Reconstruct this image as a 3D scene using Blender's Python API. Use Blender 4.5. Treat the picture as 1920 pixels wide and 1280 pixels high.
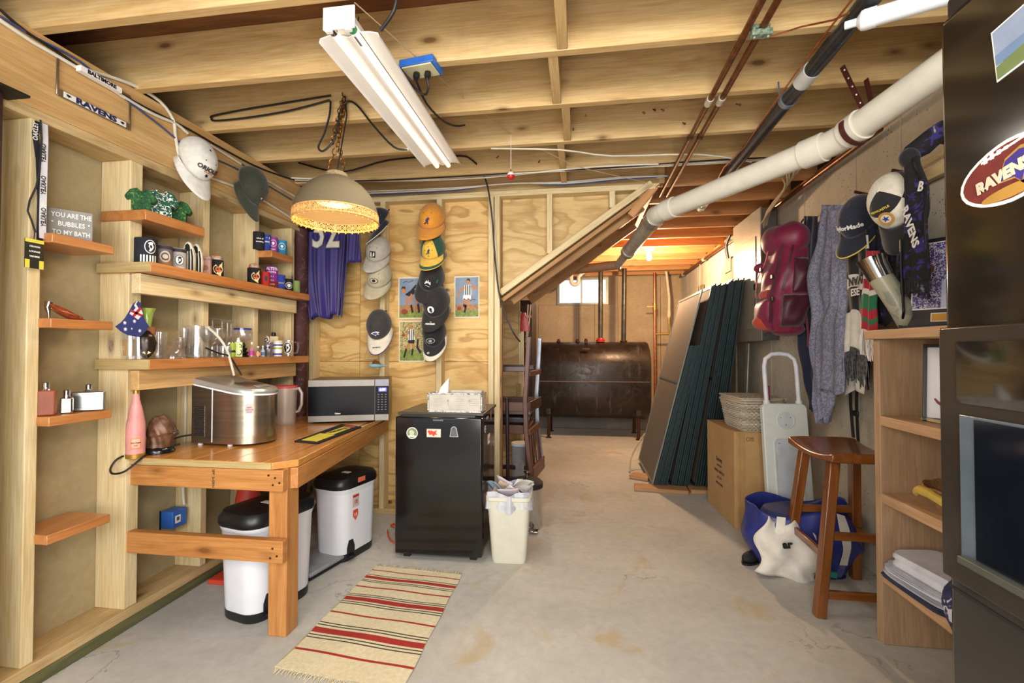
import bpy, bmesh, math, random
from mathutils import Matrix, Vector, Euler
R = math.radians
for o in list(bpy.data.objects): bpy.data.objects.remove(o)
SC = bpy.context.scene
COL = SC.collection
random.seed(7)

# ------------------------------------------------------------------ camera
cam_d = bpy.data.cameras.new('camera'); cam_d.sensor_width = 36; cam_d.lens = 16.3125
cam_d.clip_start = 0.02; cam_d.clip_end = 100
cam = bpy.data.objects.new('camera', cam_d); COL.objects.link(cam)
cam.location = (0, 0, 1.22); cam.rotation_euler = (R(91.05), 0, R(8.2))
SC.camera = cam
# ------------------------------------------------------------------ world, lights, exposure
w = bpy.data.worlds.new('world'); SC.world = w; w.use_nodes = True
wb = w.node_tree.nodes['Background']; wb.inputs[0].default_value = (0.93, 0.95, 1.0, 1); wb.inputs[1].default_value = 0.85
SC.view_settings.view_transform = 'Standard'; SC.view_settings.look = 'None'
SC.view_settings.gamma = 1; SC.view_settings.exposure = 0.0
try: SC.view_settings.use_curve_mapping = False
except Exception: pass
def area(name, loc, target, sx, sy, power, col):
    d = bpy.data.lights.new(name, 'AREA'); d.shape = 'RECTANGLE'; d.size = sx; d.size_y = sy
    d.energy = power; d.color = col
    o = bpy.data.objects.new(name, d); COL.objects.link(o); o.location = loc
    o.rotation_euler = (Vector(target) - Vector(loc)).to_track_quat('-Z', 'Y').to_euler()
    return o
def point(name, loc, power, col, r=0.03):
    d = bpy.data.lights.new(name, 'POINT'); d.energy = power; d.color = col; d.shadow_soft_size = r
    o = bpy.data.objects.new(name, d); COL.objects.link(o); o.location = loc
    return o
area('daylight_fill_behind', (0.1, -1.5, 1.6), (-1.2, 2.6, 1.1), 2.4, 1.4, 72, (0.84, 0.92, 1.0))  # unseen cool daylight behind the camera, moved across to brighten the left wall
area('frontal_fill_behind', (0.35, -0.5, 2.1), (0.1, 3.2, 1.0), 0.8, 0.5, 40, (1.0, 0.94, 0.86))  # unseen frontal fill added behind the camera to brighten the room
area('right_wall_fill', (-1.1, -0.9, 1.9), (1.5, 2.8, 1.5), 1.2, 0.9, 34, (1.0, 0.95, 0.88))  # unseen fill added only to brighten the right wall
area('ceiling_fill', (-0.1, -0.5, 0.7), (-0.2, 2.0, 2.6), 2.0, 1.0, 43, (1.0, 0.93, 0.84))  # added upward fill that brightens the joists, standing in for a flash bounce
point('pendant_bulb_light', (-1.222, 2.2, 1.955), 18, (1.0, 0.66, 0.32), 0.05)
point('far_bulb_light', (0.80, 5.45, 2.16), 150, (1.0, 0.66, 0.38), 0.04)
area('tube_light', (-0.77, 2.0, 2.235), (-0.77, 2.0, 0), 0.16, 1.15, 13, (1.0, 0.92, 0.80))

# ------------------------------------------------------------------ survey: picture measurements -> metres
F = 870.; YA = R(8.2); PI_ = R(1.05); H = 1.22
def ray(px, py):
    x = (px-960)/F; u = -(py-640)/F
    f = math.cos(PI_)-u*math.sin(PI_); z = u*math.cos(PI_)+math.sin(PI_)
    return (x*math.cos(YA)-f*math.sin(YA), x*math.sin(YA)+f*math.cos(YA), z)
def az(px, py, z=0.0):
    r = ray(px, py); t = (z-H)/r[2]; return Vector((r[0]*t, r[1]*t, z))
def ax(px, py, X):
    r = ray(px, py); t = X/r[0]; return Vector((X, r[1]*t, H+r[2]*t))
def ay(px, py, Y):
    r = ray(px, py); t = Y/r[1]; return Vector((r[0]*t, Y, H+r[2]*t))

# ------------------------------------------------------------------ materials
def lin(c):
    return tuple((v/12.92 if v <= .04045 else ((v+.055)/1.055)**2.4) for v in c)
def hx(s):
    return tuple(int(s[i:i+2], 16)/255 for i in (0, 2, 4))
def newmat(name):
    m = bpy.data.materials.new(name); m.use_nodes = True
    nt = m.node_tree; b = nt.nodes['Principled BSDF']
    return m, nt, b
def N(nt, t, **kw):
    n = nt.nodes.new(t)
    for k, v in kw.items(): setattr(n, k, v)
    return n
def mixc(nt, fac, a, b, bt='MIX'):
    n = nt.nodes.new('ShaderNodeMix'); n.data_type = 'RGBA'; n.blend_type = bt
    def s(i, v):
        if hasattr(v, 'is_linked') or hasattr(v, 'links'): nt.links.new(v, n.inputs[i])
        elif isinstance(v, (int, float)): n.inputs[i].default_value = v
        else: n.inputs[i].default_value = (*v, 1)
    s(0, fac); s(6, a); s(7, b)
    return n.outputs[2]
def ramp(nt, src, stops):
    r = nt.nodes.new('ShaderNodeValToRGB')
    e = r.color_ramp.elements
    while len(e) < len(stops): e.new(0.5)
    for i, (p, c) in enumerate(stops):
        e[i].position = p; e[i].color = (*c, 1) if len(c) == 3 else c
    nt.links.new(src, r.inputs[0]); return r.outputs[0]
def coords(nt, scale, rnd=True):
    tc = N(nt, 'ShaderNodeTexCoord'); src = tc.outputs['Object']
    if rnd:
        oi = N(nt, 'ShaderNodeObjectInfo'); ml = N(nt, 'ShaderNodeMath', operation='MULTIPLY'); ml.inputs[1].default_value = 37.0
        nt.links.new(oi.outputs['Random'], ml.inputs[0])
        va = N(nt, 'ShaderNodeVectorMath', operation='ADD'); nt.links.new(src, va.inputs[0]); nt.links.new(ml.outputs[0], va.inputs[1]); src = va.outputs[0]
    mp = N(nt, 'ShaderNodeMapping'); mp.inputs['Scale'].default_value = scale; nt.links.new(src, mp.inputs[0])
    return mp.outputs[0]
def noise(nt, vec, sc, det=4, rough=.55, dist=0):
    n = N(nt, 'ShaderNodeTexNoise'); n.inputs['Scale'].default_value = sc; n.inputs['Detail'].default_value = det
    n.inputs['Roughness'].default_value = rough; n.inputs['Distortion'].default_value = dist
    nt.links.new(vec, n.inputs['Vector']); return n.outputs[0]
def bump(nt, b, h, strength=.2, dist=.004):
    n = N(nt, 'ShaderNodeBump'); n.inputs['Strength'].default_value = strength; n.inputs['Distance'].default_value = dist
    nt.links.new(h, n.inputs['Height']); nt.links.new(n.outputs[0], b.inputs['Normal'])
def mat(name, c, rough=.5, metal=0, var=.10, sc=14, bmp=0.0, alpha=1, trans=0, emit=None, es=0, coat=0, ior=1.45, sheen=0, stretch=(1, 1, 1)):
    if isinstance(c, str): c = hx(c)
    c = lin(c); m, nt, b = newmat(name)
    v = coords(nt, stretch); n = noise(nt, v, sc)
    dk = tuple(x*(1-var*1.6) for x in c); lt = tuple(min(1, x*(1+var)) for x in c)
    nt.links.new(ramp(nt, n, [(.3, dk), (.7, lt)]), b.inputs['Base Color'])
    b.inputs['Roughness'].default_value = rough; b.inputs['Metallic'].default_value = metal
    b.inputs['IOR'].default_value = ior
    if trans: b.inputs['Transmission Weight'].default_value = trans
    if coat: b.inputs['Coat Weight'].default_value = coat; b.inputs['Coat Roughness'].default_value = .08
    if sheen: b.inputs['Sheen Weight'].default_value = sheen
    if alpha < 1: b.inputs['Alpha'].default_value = alpha
    if emit: b.inputs['Emission Color'].default_value = (*lin(emit), 1); b.inputs['Emission Strength'].default_value = es
    if bmp: bump(nt, b, noise(nt, v, sc*6, 3), bmp)
    return m
def wood(name, c1, c2, rough=.55, knots=.5, knotc='5a3210', gs=1.0, coat=0, stain=0.0):
    """grain runs along the object's local X"""
    m, nt, b = newmat(name); c1 = lin(hx(c1)); c2 = lin(hx(c2)); kc = lin(hx(knotc))
    v = coords(nt, (1.1*gs, 9*gs, 9*gs)); n1 = noise(nt, v, 2.2, 6, .6, .9)
    v2 = coords(nt, (4*gs, 110*gs, 110*gs)); n2 = noise(nt, v2, 1.5, 3, .6)
    base = ramp(nt, n1, [(.28, c2), (.5, tuple((a+b_)/2 for a, b_ in zip(c1, c2))), (.72, c1)])
    fib = ramp(nt, n2, [(.35, (.80, .78, .74)), (.65, (1, 1, 1))])
    col = mixc(nt, 1.0, base, fib, 'MULTIPLY')
    if stain:
        vs = coords(nt, (1, 1, 1)); ns = noise(nt, vs, 3.2, 5, .7, .6)
        col = mixc(nt, ramp(nt, ns, [(.52, (0, 0, 0)), (.75, (stain,)*3)]), col, tuple(x*.45 for x in c2))
    if knots:
        v3 = coords(nt, (1.5*gs, 3.6*gs, 3.6*gs)); vo = N(nt, 'ShaderNodeTexVoronoi'); vo.inputs['Scale'].default_value = 2.1
        nt.links.new(v3, vo.inputs['Vector'])
        kn = ramp(nt, vo.outputs['Distance'], [(.07, (knots,)*3), (.11, (knots*.45,)*3), (.17, (knots*.16,)*3), (.2, (0, 0, 0))])
        col = mixc(nt, kn, col, kc)
    nt.links.new(col, b.inputs['Base Color']); b.inputs['Roughness'].default_value = rough
    if coat: b.inputs['Coat Weight'].default_value = coat; b.inputs['Coat Roughness'].default_value = .15
    bump(nt, b, n2, .10, .002)
    return m
def plywood(name, c1, c2, c3):
    m, nt, b = newmat(name); c1, c2, c3 = [lin(hx(c)) for c in (c1, c2, c3)]
    v = coords(nt, (.75, 1, 2.3)); n = noise(nt, v, 1.5, 2.5, .5, .35)
    mu = N(nt, 'ShaderNodeMath', operation='MULTIPLY'); mu.inputs[1].default_value = 9; nt.links.new(n, mu.inputs[0])
    fr = N(nt, 'ShaderNodeMath', operation='FRACT'); nt.links.new(mu.outputs[0], fr.inputs[0])
    v2 = coords(nt, (8, 1, 90)); n2 = noise(nt, v2, 1.4, 3)
    big = noise(nt, coords(nt, (.9, 1, 4.5)), 2.1, 4, .6, .8)
    base = ramp(nt, fr.outputs[0], [(0, c2), (.10, c1), (.6, c1), (1, c2)])
    base = mixc(nt, ramp(nt, big, [(.50, (0, 0, 0)), (.56, (.55,)*3)]), base, c3)
    col = mixc(nt, 1.0, base, ramp(nt, n2, [(.3, (.86, .84, .80)), (.7, (1, 1, 1))]), 'MULTIPLY')
    vo = N(nt, 'ShaderNodeTexVoronoi'); vo.inputs['Scale'].default_value = 1.6; nt.links.new(coords(nt, (1, 1, 1.7)), vo.inputs['Vector'])
    col = mixc(nt, ramp(nt, vo.outputs['Distance'], [(.03, (.9,)*3), (.055, (0, 0, 0))]), col, lin(hx('4a2a10')))
    nt.links.new(col, b.inputs['Base Color']); b.inputs['Roughness'].default_value = .6
    bump(nt, b, n2, .12, .002)
    return m
def concrete(name, c1, c2, stain=None, pits=0.0, sc=1.0, crack=0):
    m, nt, b = newmat(name); c1 = lin(hx(c1)); c2 = lin(hx(c2))
    v = coords(nt, (1, 1, 1), False); n1 = noise(nt, v, 1.3*sc, 8, .62, .3); n2 = noise(nt, v, 26*sc, 5, .7)
    col = ramp(nt, n1, [(.32, c2), (.68, c1)])
    col = mixc(nt, .30, col, ramp(nt, n2, [(.3, (.45, .44, .42)), (.7, (1, 1, 1))]), 'MULTIPLY')
    if stain:
        ns = noise(nt, v, 2.6*sc, 5, .6, 1.2)
        col = mixc(nt, ramp(nt, ns, [(.58, (0, 0, 0)), (.66, (.6,)*3)]), col, lin(hx(stain)))
    h = n2
    if pits:
        vo = N(nt, 'ShaderNodeTexVoronoi'); vo.inputs['Scale'].default_value = 42; nt.links.new(v, vo.inputs['Vector'])
        pt = ramp(nt, vo.outputs['Distance'], [(.12, (pits,)*3), (.19, (0, 0, 0))])
        msk = ramp(nt, noise(nt, v, 7, 3), [(.48, (0, 0, 0)), (.58, (1, 1, 1))])
        pt = mixc(nt, 1.0, pt, msk, 'MULTIPLY')
        col = mixc(nt, pt, col, lin(hx('3c3428')))
    if crack:
        vo = N(nt, 'ShaderNodeTexNoise'); vo.inputs['Scale'].default_value = 3.1; vo.inputs['Detail'].default_value = 9; nt.links.new(v, vo.inputs['Vector'])
        ck = ramp(nt, vo.outputs[0], [(.492, (0, 0, 0)), (.5, (crack,)*3), (.508, (0, 0, 0))])
        ck = mixc(nt, 1.0, ck, ramp(nt, noise(nt, v, 1.1, 2), [(.52, (0, 0, 0)), (.62, (1, 1, 1))]), 'MULTIPLY')
        col = mixc(nt, ck, col, lin(hx('3a3a38')))
    nt.links.new(col, b.inputs['Base Color']); b.inputs['Roughness'].default_value = .75
    bump(nt, b, h, .18, .004)
    return m
def patterned(name, c1, c2, sc=12, thr=.5, rough=.9, c3=None, stretch=(1, 1, 1)):
    m, nt, b = newmat(name); c1 = lin(hx(c1)); c2 = lin(hx(c2))
    v = coords(nt, stretch); n = noise(nt, v, sc, 2.5, .5, 1.5)
    st = [(thr-.02, c1), (thr+.02, c2)]
    if c3: st += [(min(.95, thr+.13), c2), (min(.98, thr+.16), lin(hx(c3)))]
    nt.links.new(ramp(nt, n, st), b.inputs['Base Color']); b.inputs['Roughness'].default_value = rough
    return m
def glassm(name, c=(1, 1, 1), rough=.02, alpha=.22):
    """thin-walled glass: tinted see-through film with a bright glossy edge"""
    m, nt, b = newmat(name); out = nt.nodes['Material Output']; nt.nodes.remove(b)
    tr = N(nt, 'ShaderNodeBsdfTransparent'); tr.inputs[0].default_value = (*[1-(1-v)*min(1, alpha*1.1) for v in c], 1)
    gl_ = N(nt, 'ShaderNodeBsdfGlossy'); gl_.inputs[0].default_value = (1, 1, 1, 1); gl_.inputs[1].default_value = max(.03, rough)
    df = N(nt, 'ShaderNodeBsdfDiffuse'); df.inputs[0].default_value = (*c, 1)
    lw = N(nt, 'ShaderNodeLayerWeight'); lw.inputs[0].default_value = .35
    nz = noise(nt, coords(nt, (1, 1, 1)), 60); bp_ = N(nt, 'ShaderNodeBump'); bp_.inputs['Strength'].default_value = .08; bp_.inputs['Distance'].default_value = .002
    nt.links.new(nz, bp_.inputs['Height']); nt.links.new(bp_.outputs[0], gl_.inputs['Normal'])
    m1 = N(nt, 'ShaderNodeMixShader'); m1.inputs[0].default_value = max(0, (alpha-.16)*.8+.03); nt.links.new(tr.outputs[0], m1.inputs[1]); nt.links.new(df.outputs[0], m1.inputs[2])
    m2 = N(nt, 'ShaderNodeMixShader'); rr_ = ramp(nt, lw.outputs['Facing'], [(.0, (.07,)*3), (.55, (.22,)*3), (1, (.85,)*3)])
    nt.links.new(rr_, m2.inputs[0]); nt.links.new(m1.outputs[0], m2.inputs[1]); nt.links.new(gl_.outputs[0], m2.inputs[2])
    nt.links.new(m2.outputs[0], out.inputs[0]); return m

JW = wood('joist_wood', 'dcbd88', 'c39d62', .6, .8, stain=.25)
SW = wood('stud_wood', 'e6d5aa', 'd0b47e', .6, .8)
SW2 = wood('plate_wood', 'd2b684', 'b3946070'[:6], .65, .7, stain=.4)
BW = wood('beam_wood', 'd8b27a', 'bd9156', .6, .8)
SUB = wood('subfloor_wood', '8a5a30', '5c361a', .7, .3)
OW = wood('varnished_shelf_wood', 'c98a50', 'ad6a34', .35, .4, coat=.3)
TW = wood('table_top_wood', 'd6984e', 'c07c36', .28, .4, coat=.5)
TL = wood('table_frame_wood', 'c98e50', 'a96c34', .5, .7)
EG = wood('end_grain_wood', 'c4ac76', 'a58b58', .7, 0)
GT = wood('treated_sill_wood', '6f6c42', '3f4228', .8, .1)
ST = wood('stringer_wood', 'b98d55', '98693a', .6, .8)
FW = wood('far_joist_wood', 'cf9a62', 'b47840', .6, .7)
CW = wood('chair_wood', '42200e', '2c140a', .4, 0, coat=.15)
CW2 = wood('chair_light_wood', '643414', '48220c', .45, 0, coat=.1)
SWD = wood('stool_wood', '8c5426', '663814', .3, .15, coat=.45)
UW = wood('unit_wood', 'c0a080', 'a48463', .6, .8, stain=.3)
UWE = wood('unit_edge_wood', 'd2ac86', 'bc946e', .6, .4)
PLY = plywood('plywood', 'e0bb78', 'b98f50', 'c4924c')
PLY2 = plywood('stair_plywood', 'd3b47a', 'b4925a', 'b8935a')
FLOOR = concrete('floor_concrete', 'c4c0b6', 'a5a39c', 'ab9468', 0, .8, .5)
WALLR = concrete('right_wall_concrete', 'd4c9b4', 'bcb09a', None, .9, 1.2)
WALLF = concrete('far_wall_concrete', 'c2ab88', 'a38e6e', None, .5, 1.4)
BOARD = concrete('left_back_panel', 'b3a37c', 'a1906a', None, 0, 1.0)
STEEL_RUST = concrete('rusty_steel_post', '5b3030', '3c1c18', '8a6a60', .3, 6)

# ------------------------------------------------------------------ mesh builder
class MB:
    def __init__(s): s.v = []; s.f = []; s.mi = []
    def add(s, vs, fs, mi=0):
        o = len(s.v); s.v += [tuple(v) for v in vs]; s.f += [tuple(i+o for i in f) for f in fs]; s.mi += [mi]*len(fs); return s
    def box(s, c, d, M=None, mi=0, tap=1.0):
        vs = []
        for z in (-1, 1):
            k = tap if z > 0 else 1
            for x, y in ((-1, -1), (1, -1), (1, 1), (-1, 1)):
                p = Vector((x*d[0]/2*k, y*d[1]/2*k, z*d[2]/2))
                if M is not None: p = M @ p
                vs.append(p+Vector(c))
        return s.add(vs, [(0, 3, 2, 1), (4, 5, 6, 7), (0, 1, 5, 4), (1, 2, 6, 5), (2, 3, 7, 6), (3, 0, 4, 7)], mi)
    def mm(s, a, b, mi=0):
        return s.box([(a[i]+b[i])/2 for i in range(3)], [abs(b[i]-a[i]) for i in range(3)], None, mi)
    def rings(s, rings, closed=True, caps=True, mi=0, loop=False):
        n = len(rings[0]); vs = [p for r in rings for p in r]; fs = []
        m = len(rings)
        for i in range(m if loop else m-1):
            a = i*n; b_ = ((i+1) % m)*n
            for j in range(n if closed else n-1):
                k = (j+1) % n; fs.append((a+j, a+k, b_+k, b_+j))
        if caps and not loop and closed:
            fs.append(tuple(range(n))[::-1]); fs.append(tuple((m-1)*n+j for j in range(n)))
        return s.add(vs, fs, mi)
    def tube(s, pts, r, n=8, mi=0, loop=False, caps=True, up=None):
        pts = [Vector(p) for p in pts]; rs = r if isinstance(r, (list, tuple)) else [r]*len(pts); R_ = []
        prev = None; m = len(pts)
        for i, p in enumerate(pts):
            if loop: t = (pts[(i+1) % m]-pts[i-1])
            else: t = pts[min(i+1, m-1)]-pts[max(i-1, 0)]
            if t.length < 1e-9: t = Vector((0, 0, 1))
            t.normalize()
            if prev is None:
                a = Vector(up) if up else (Vector((0, 0, 1)) if abs(t.z) < .9 else Vector((1, 0, 0)))
            else: a = prev
            u = (a - t*a.dot(t)); 
            if u.length < 1e-6: u = t.orthogonal()
            u.normalize(); prev = u; w_ = t.cross(u)
            R_.append([p+u*math.cos(2*math.pi*k/n)*rs[i]+w_*math.sin(2*math.pi*k/n)*rs[i] for k in range(n)])
        return s.rings(R_, True, caps, mi, loop)
    def lathe(s, prof, c=(0, 0, 0), n=20, mi=0, M=None, caps=True, sx=1, sy=1):
        R_ = []
        for r, z in prof:
            ring = []
            for k in range(n):
                p = Vector((r*sx*math.cos(2*math.pi*k/n), r*sy*math.sin(2*math.pi*k/n), z))
                if M is not None: p = M @ p
                ring.append(p+Vector(c))
            R_.append(ring)
        return s.rings(R_, True, caps, mi)
    def prism(s, poly, h0, h1, M=None, mi=0):
        """polygon in XY extruded from z=h0 to z=h1, mapped by M"""
        M = M or Matrix()
        a = [M @ Vector((x, y, h0)) for x, y in poly]; b_ = [M @ Vector((x, y, h1)) for x, y in poly]; n = len(poly)
        fs = [tuple(range(n))[::-1], tuple(range(n, 2*n))]+[(i, (i+1) % n, n+(i+1) % n, n+i) for i in range(n)]
        return s.add(a+b_, fs, mi)
    def grid(s, fn, nu, nv, mi=0, wrap=False):
        vs = [Vector(fn(i/nu, j/nv)) for j in range(nv+1) for i in range(nu+(0 if wrap else 1))]
        w_ = nu if wrap else nu+1
        mf = mi if callable(mi) else None
        for j in range(nv):
            pass
        fs = []; ms = []
        for j in range(nv):
            for i in range(nu):
                k = (i+1) % w_ if wrap else i+1
                fs.append((j*w_+i, j*w_+k, (j+1)*w_+k, (j+1)*w_+i)); ms.append(mf((i+.5)/nu, (j+.5)/nv) if mf else mi)
        o = len(s.v); s.v += [tuple(v) for v in vs]; s.f += [tuple(q+o for q in f) for f in fs]; s.mi += ms
        return s
    def ell(s, c, r, nu=16, nv=10, M=None, mi=0):
        return s.lathe([(max(1e-4, math.sin(math.pi*j/nv)), -math.cos(math.pi*j/nv)) for j in range(nv+1)], (0, 0, 0), nu, mi,
                       Matrix.Translation(c) @ (M.to_4x4() if M is not None else Matrix()) @ Matrix.Diagonal((*r, 1)), False)
    def mesh(s, name, mats, ang=38):
        me = bpy.data.meshes.new(name); me.from_pydata(s.v, [], s.f)
        for m in (mats if isinstance(mats, (list, tuple)) else [mats]): me.materials.append(m)
        me.polygons.foreach_set('material_index', s.mi)
        bm = bmesh.new(); bm.from_mesh(me); bmesh.ops.recalc_face_normals(bm, faces=bm.faces); bm.to_mesh(me); bm.free()
        me.polygons.foreach_set('use_smooth', [True]*len(me.polygons))
        try: me.set_sharp_from_angle(angle=R(ang))
        except Exception: pass
        me.update(); return me

WM = {}
def wmat(o): return WM.get(o.name, Matrix())
def obj(name, me, parent=None, M=None, world=False, bev=0, solid=0, sub=0):
    """M: matrix in the parent's frame (or in the world if world=True)"""
    if isinstance(me, tuple): me = me[0].mesh(name, me[1])
    o = bpy.data.objects.new(name, me); COL.objects.link(o)
    M = M or Matrix(); P = wmat(parent) if parent else Matrix()
    if parent:
        o.parent = parent
        W_ = M if world else P @ M
        L = P.inverted() @ W_
    else: W_ = M; L = M
    o.matrix_basis = L; WM[o.name] = W_
    if solid:
        md = o.modifiers.new('solid', 'SOLIDIFY'); md.thickness = solid; md.offset = 0
    if sub:
        md = o.modifiers.new('sub', 'SUBSURF'); md.levels = sub; md.render_levels = sub
    if bev:
        md = o.modifiers.new('bevel', 'BEVEL'); md.width = bev; md.segments = 2; md.limit_method = 'ANGLE'; md.angle_limit = R(40)
    return o
def part(name, mb, m, parent, world=True, **kw):
    """world=True: geometry is given in world metres"""
    return obj(name, (mb, m), parent, Matrix() if world else kw.pop('M', Matrix()), world, **kw)
def tag(o, label, cat, group=None):
    o['label'] = label; o['category'] = cat
    if group: o['group'] = group
    return o
def T(name, label, cat, loc=(0, 0, 0), rz=0, group=None, rot=None):
    o = bpy.data.objects.new(name, None); COL.objects.link(o); o.empty_display_size = .05
    M = Matrix.Translation(loc) @ (rot if rot is not None else Matrix.Rotation(rz, 4, 'Z')); o.matrix_basis = M; WM[o.name] = M
    return tag(o, label, cat, group)
def struct(name, mb, m, **kw):
    o = obj(name, (mb, m), None, **kw); o['kind'] = 'structure'; return o
def dup(root, M, label=None, group=None):
    """copy a thing with its parts and sub-parts"""
    def cp(o, par):
        c = o.copy(); COL.objects.link(c)
        if par is not None: c.parent = par; c.matrix_parent_inverse = Matrix()
        WM[c.name] = (WM[par.name] @ o.matrix_basis) if par is not None else M
        for ch in [x for x in KIDS if x.parent == o]: cp(ch, c)
        return c
    KIDS = list(COL.objects)
    r = cp(root, None); r.matrix_basis = M; WM[r.name] = M
    if label: r['label'] = label
    if group: r['group'] = group
    return r
def axes(p0, p1, up=(0, 0, 1)):
    x = (Vector(p1)-Vector(p0)).normalized(); u = Vector(up)
    if abs(x.dot(u)) > .99: u = Vector((0, 1, 0))
    y = u.cross(x).normalized(); z = x.cross(y)
    M = Matrix((x, y, z)).transposed().to_4x4(); M.translation = (Vector(p0)+Vector(p1))/2
    return M
BC = {}
def board(name, p0, p1, wy, hz, m, parent, up=(0, 0, 1), bev=.003):
    """timber along p0->p1; wy across, hz along 'up'"""
    L = round((Vector(p1)-Vector(p0)).length, 4); k = (L, wy, hz, m.name)
    if k not in BC: BC[k] = MB().box((0, 0, 0), (L, wy, hz)).mesh(name, m)
    return obj(name, BC[k], parent, axes(p0, p1, up), True, bev=bev)
TEXTS = []
def split_loose(names):
    """give every separate piece of the named meshes an object of its own"""
    for o in [o for o in COL.objects if o.type == 'MESH' and o.name.split('.')[0] in names]:
        me = o.data; n = len(me.vertices); pa = list(range(n))
        def fi(i):
            while pa[i] != i: pa[i] = pa[pa[i]]; i = pa[i]
            return i
        for p in me.polygons:
            vs = p.vertices
            for v in vs[1:]: pa[fi(vs[0])] = fi(v)
        comp = {}
        for p in me.polygons: comp.setdefault(fi(p.vertices[0]), []).append(p)
        if len(comp) < 2: continue
        new = []
        for ps in comp.values():
            ix = {}; vv = []; ff = []; mi = []
            for p in ps:
                f = []
                for v in p.vertices:
                    if v not in ix: ix[v] = len(vv); vv.append(tuple(me.vertices[v].co))
                    f.append(ix[v])
                ff.append(f); mi.append(p.material_index)
            m2 = bpy.data.meshes.new(me.name); m2.from_pydata(vv, [], ff)
            for m in me.materials: m2.materials.append(m)
            m2.polygons.foreach_set('material_index', mi); m2.polygons.foreach_set('use_smooth', [True]*len(ff))
            try: m2.set_sharp_from_angle(angle=R(38))
            except Exception: pass
            new.append(m2)
        o.data = new[0]
        for m2 in new[1:]: c = o.copy(); c.data = m2; COL.objects.link(c)
def frame(o, right, up):
    r = Vector(right).normalized(); u = Vector(up).normalized(); n = r.cross(u)
    M = Matrix((r, u, n)).transposed().to_4x4(); M.translation = o; return M
FX = lambda p: frame(p, (0, 1, 0), (0, 0, 1))      # on a face that looks towards +X
FY = lambda p: frame(p, (1, 0, 0), (0, 0, 1))      # on a face that looks towards -Y
FR = lambda p: frame(p, (0, -1, 0), (0, 0, 1))     # on a face that looks towards -X
def text(s, size, M, m, parent, bend=0, bold=.012, name='lettering', world=True, sx=1.0, align='CENTER', italic=0):
    cu = bpy.data.curves.new('lettering', 'FONT'); cu.body = s; cu.size = size; cu.align_x = align; cu.align_y = 'CENTER'
    cu.offset = bold*size; cu.extrude = 0.0006; cu.resolution_u = 2; cu.shear = italic
    t = bpy.data.objects.new('tmp', cu); COL.objects.link(t)
    TEXTS.append((t, M, m, parent, bend, name, world, sx)); return t
def flush_texts():
    bpy.context.view_layer.update(); dg = bpy.context.evaluated_depsgraph_get()
    for t, M, m, parent, bend, name, world, sx in TEXTS:
        me = bpy.data.meshes.new_from_object(t.evaluated_get(dg)); me.name = 'lettering'
        me.materials.clear(); me.materials.append(m)
        for v in me.vertices:
            x, y, z = v.co; x *= sx
            if bend: a = x/bend; v.co = ((bend+z)*math.sin(a), y, (bend+z)*math.cos(a)-bend)
            else: v.co = (x, y, z)
        obj(name, me, parent, M, world)
        cu = t.data; bpy.data.objects.remove(t); bpy.data.curves.remove(cu)
    TEXTS.clear()
def disc(r, n=20, a0=0, a1=2*math.pi, sx=1, sy=1, c=(0, 0)):
    return [(c[0]+r*sx*math.cos(a0+(a1-a0)*k/n), c[1]+r*sy*math.sin(a0+(a1-a0)*k/n)) for k in range(n)]
def flat(polys, M, parent, mats, name='print', t=.0008, z0=0.0, world=True):
    """list of (polygon, material index[, layer]) laid on a plane as thin print"""
    mb = MB()
    for i, q in enumerate(polys):
        z = z0+(q[2] if len(q) > 2 else 1)*t
        mb.prism(q[0], z0, z, M, q[1])
    return part(name, mb, mats, parent, world)
def star(r, n=7, c=(0, 0), k=.45, a=math.pi/2):
    return [(c[0]+(r if i % 2 == 0 else r*k)*math.cos(a+math.pi*i/n), c[1]+(r if i % 2 == 0 else r*k)*math.sin(a+math.pi*i/n)) for i in range(2*n)]
def rect(x0, y0, x1, y1): return [(x0, y0), (x1, y0), (x1, y1), (x0, y1)]
def rrect(w_, h_, r, c=(0, 0), n=4):
    P = []
    for cx_, cy_, a in ((w_/2-r, h_/2-r, 0), (-w_/2+r, h_/2-r, 90), (-w_/2+r, -h_/2+r, 180), (w_/2-r, -h_/2+r, 270)):
        for k in range(n+1):
            t = R(a+90*k/n); P.append((c[0]+cx_+r*math.cos(t), c[1]+cy_+r*math.sin(t)))
    return P
def stroke(pts, w_):
    """polyline -> polygon of even width"""
    L_, R2 = [], []
    for i, p in enumerate(pts):
        a = Vector(pts[max(0, i-1)]); b_ = Vector(pts[min(len(pts)-1, i+1)]); d = (b_-a).normalized(); n = Vector((-d.y, d.x))
        q = Vector(p); k = w_[i] if isinstance(w_, (list, tuple)) else w_
        L_.append(tuple(q+n*k/2)); R2.append(tuple(q-n*k/2))
    return L_+R2[::-1]
# ================================================================== STRUCTURE
XL, XR, YB, YF, ZJ, ZS = -1.97, 1.60, 3.30, 7.60, 2.39, 2.625
floor = struct('floor', MB().mm((-3.2, -2.2, -.12), (2.4, 8.2, 0)), FLOOR)
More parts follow.
